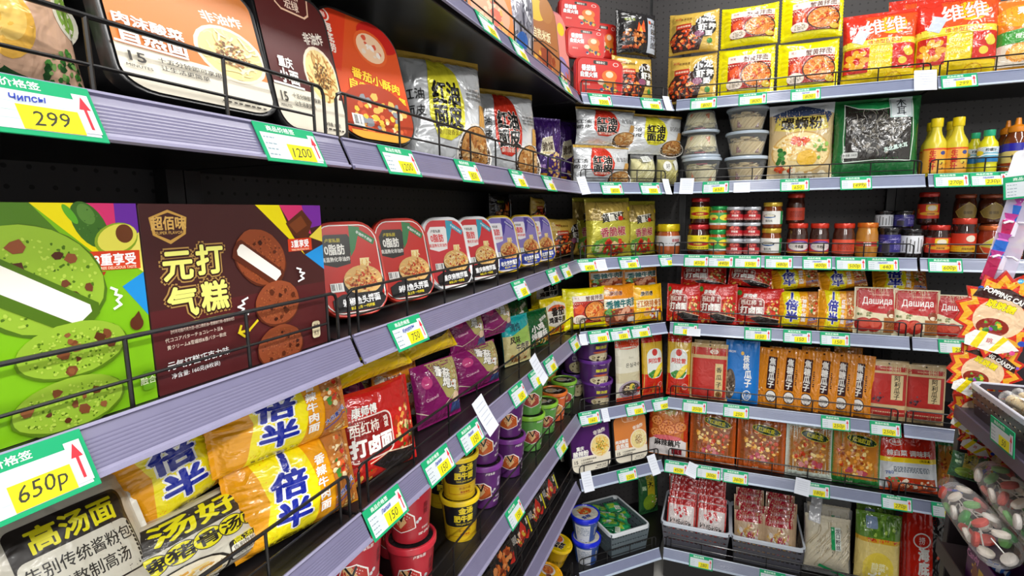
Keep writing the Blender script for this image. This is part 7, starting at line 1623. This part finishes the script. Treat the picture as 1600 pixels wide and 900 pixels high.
# purple candy carton, striped candies, white carton
def open_carton(name, W, D, H, col, draw, label, loc, rz, flap=True):
    r = tag(new_obj(name, None), label, 'display box'); r.location = loc; r.rotation_euler = (0, 0, rz); c = lin(col)
    mb = MB(); T = .0025
    mb.box(-W/2, W/2, -D/2, -D/2+T, 0, H, c); mb.box(-W/2, W/2, D/2-T, D/2, 0, H, c); mb.box(-W/2, -W/2+T, -D/2+T, D/2-T, 0, H*1.25, c); mb.box(W/2-T, W/2, -D/2+T, D/2-T, 0, H*1.25, c); mb.box(-W/2+T, W/2-T, -D/2+T, D/2-T, 0, T, lin('#c9c6cc'))
    new_obj('carton', mb.mesh('carton', 'card'), r)
    a = Art(W, H, 9); draw(a); new_obj('printed_front', a.build('printed_front', lambda p, e: np.stack([p[:, 0], np.full(len(p), -D/2)-e, p[:, 1]], 1), 'card', e0=.0002, dl=.00002), r)
    return r
open_carton('candy_carton', .22, .078, .096, '#4d1558', lambda a: (a.R(0, 0, 1, 1, '#4d1558'), a.T('水果硬糖', .42, .48, .42, '#d8b42a', 0, .05, sx=.8), a.T('Candy', .14, .75, .26, '#d890c8', 10, .03), a.blobs(.72, .3, .2, .24, ['#e8e0f0', '#d84a8a'], 8, .06), a.E(.22, .4, .07, .24, '#8a4a2a')), 'purple open candy carton on the dark shelf', (GX+.048, GY-.29, .6605), -math.pi/2)
def twist_candy():
    mb = MB(); mb.lathe([(.001, -.022), (.010, -.020), (.003, -.012), (.009, -.008), (.0105, 0), (.009, .008), (.003, .012), (.010, .020), (.001, .022)], [lin('#2a62b8'), lin('#e8f0f8'), lin('#2a62b8'), lin('#e8f0f8'), lin('#2a62b8'), lin('#e8f0f8'), lin('#2a62b8'), lin('#e8f0f8')], 10, False, False)
    mb.v = [np.concatenate(mb.v)[:, [2, 0, 1]]+np.array([0, 0, .011])]
    kind('twist_candy', .044, .02, .02, [('wrapper', mb.mesh('wrapper', 'film', 30), [])], 'candy', 'striped blue twist candies')
twist_candy()
for i in range(14):
    inst('twist_candy', (GX+.048+rs.uniform(-.018, .018), GY-.29+rs.uniform(-.075, .075), .666+.022*(i//5)), (0, rs.uniform(-.2, .2), rs.uniform(0, 3)), (1, 1, 1), 'blue and white striped twist candy in the purple carton', 'striped blue twist candies')
open_carton('white_carton', .22, .16, .16, '#b9aca6', lambda a: (a.R(0, 0, 1, 1, '#b9aca6'), a.P([(.2, .7), (.3, .9), (.8, .86), (.95, .7), (.7, .62), (.4, .66)], '#a83a6a')), 'greyish white carton with pink blot on the middle shelf', (GX+.46, GY-.42, .6605), -math.pi/2-.2)
# ------------------------------------------------------------------ price tags and paper slips on the rails
for seg, k, where, items in (
    ('L', 1, 'of the left top shelf', ((768, '850'), (817, '950'), (888, '750'))),
    ('L', 2, 'under the silver noodle bags', ((738, '850'), (815, '750'), (862, '650'))),
    ('L', 3, 'under the rimmed noodle trays', ((645, '750', 4), (818, '550'), (868, '450'), (888, '450'))),
    ('L', 5, 'under the noodle cups', ((809, '150'), (880, '150'))),
    ('D', 1, 'of the corner top shelf', ((940, '1200'), (1020, '900'))),
    ('D', 2, 'under the corner silver bags', ((958, '850'), (1018, '350'))),
    ('D', 3, 'under the chili snack bags', ((918, '450'), (985, '450', 3), (1047, '440', 3))),
    ('D', 4, 'under the corner beef noodles', ((938, '150'), (971, '150', 2), (1003, '150'))),
    ('D', 5, 'under the purple pots', ((923, '160', 3), (995, '150'), (1036, '450'))),
    ('D', 6, 'under the upright noodle boxes', ((982, '1200'),)),
    ('R', 1, 'of the right top shelf', ((1099, '800'), (1176, '800'), (1259, '800', 2))),
    ('R', 2, 'under the bowls and bags', ((1118, '650', 3), (1242, '650', 2), (1338, '1499p'))),
    ('R', 3, 'under the sauce jars', ((1088, '450p'), (1126, '440p', 3), (1168, '150p'), (1217, '480p'), (1277, '400p', 3), (1330, '500p'), (1380, '440', 3))),
    ('R', 4, 'under the tomato noodles', ((1071, '150', 3), (1184, '150', 2), (1246, '150', 4), (1305, '150', 2))),
    ('R', 5, 'under the seed pouches', ((1085, '350p'), (1150, '250'), (1306, '250p'), (1384, '250p'))),
    ('R', 6, 'under the pickle pouches', ((1056, '450p'), (1107, '300p'), (1149, '360p'), (1275, '180p'), (1402, '270p'))),
    ('R', 7, 'of the foot shelf', ((1095, '280'), (1207, '350')))):
    for it in items: price_tag(seg, k, it[0], it[1], where, it[2] if len(it) > 2 else 0)
for px, nt, wh in ((610, 2, 'above the red noodle cups'), (691, 2, 'above the yellow noodle cups'), (741, 2, 'above the purple noodle cups'), (814, 0, 'above the green noodle cups'), (842, 0, 'above the green noodle cups'), (864, 0, 'above the orange noodle cup'), (901, 0, 'under the yellow egg noodle bags')): price_tag('L', 4, px, '150', wh, nt)
price_tag('L', 2, 55, '299', 'under the peach snack bag', 1)
price_tag('L', 2, 463, '1200', 'under the maroon noodle box')
price_tag('L', 2, 632, '1200', 'under the orange hotpot tray')
price_tag('L', 3, 42, '650p', 'under the green cookie box')
price_tag('R', 1, 1500, '299', 'under the large milk powder bag', 3)
price_tag('R', 2, 1488, '270p', 'under the ginger bottles'); price_tag('R', 2, 1546, '230p', 'under the lemon bottles', 3); price_tag('R', 2, 1592, '230p', 'under the honey bottles')
price_tag('R', 3, 1478, '600p', 'under the portrait jars'); price_tag('R', 4, 1494, '250', 'at the bay joint'); price_tag('R', 6, 1482, '250', 'under the kimchi seasoning')
for seg, k, px, w, h, lean, where in (('D', 1, 1045, .03, .062, 0, 'of the corner top shelf'), ('D', 2, 915, .036, .07, 6, 'under the corner silver bag'), ('D', 2, 1044, .03, .065, -2, 'beside the clear bowls'),
        ('R', 2, 1072, .05, .066, -2, 'under the clear bowls'), ('R', 2, 1159, .055, .04, 0, 'under the bowls with red sachets'), ('D', 3, 941, .042, .044, 2, 'under the chili snack bags'), ('D', 4, 912, .03, .042, 0, 'at the corner of the beef noodles'),
        ('L', 4, 849, .05, .085, 10, 'above the green noodle cups'), ('L', 4, 768, .05, .085, 10, 'above the purple noodle cups'), ('D', 5, 947, .03, .05, 0, 'under the purple pots'), ('D', 6, 920, .045, .075, 0, 'under the purple noodle box'), ('D', 6, 1025, .04, .08, 6, 'beside the lotus root pouch'),
        ('R', 6, 1078, .045, .055, -20, 'beside the lotus root pouch'), ('R', 6, 1252, .05, .06, -8, 'under the white framed pouch'), ('R', 1, 1446, .06, .075, -3, 'under the two milk powder bags'), ('R', 4, 1084, .05, .03, 0, 'under the tomato noodles')):
    paper_note(seg, k, px, where, w, h, lean)
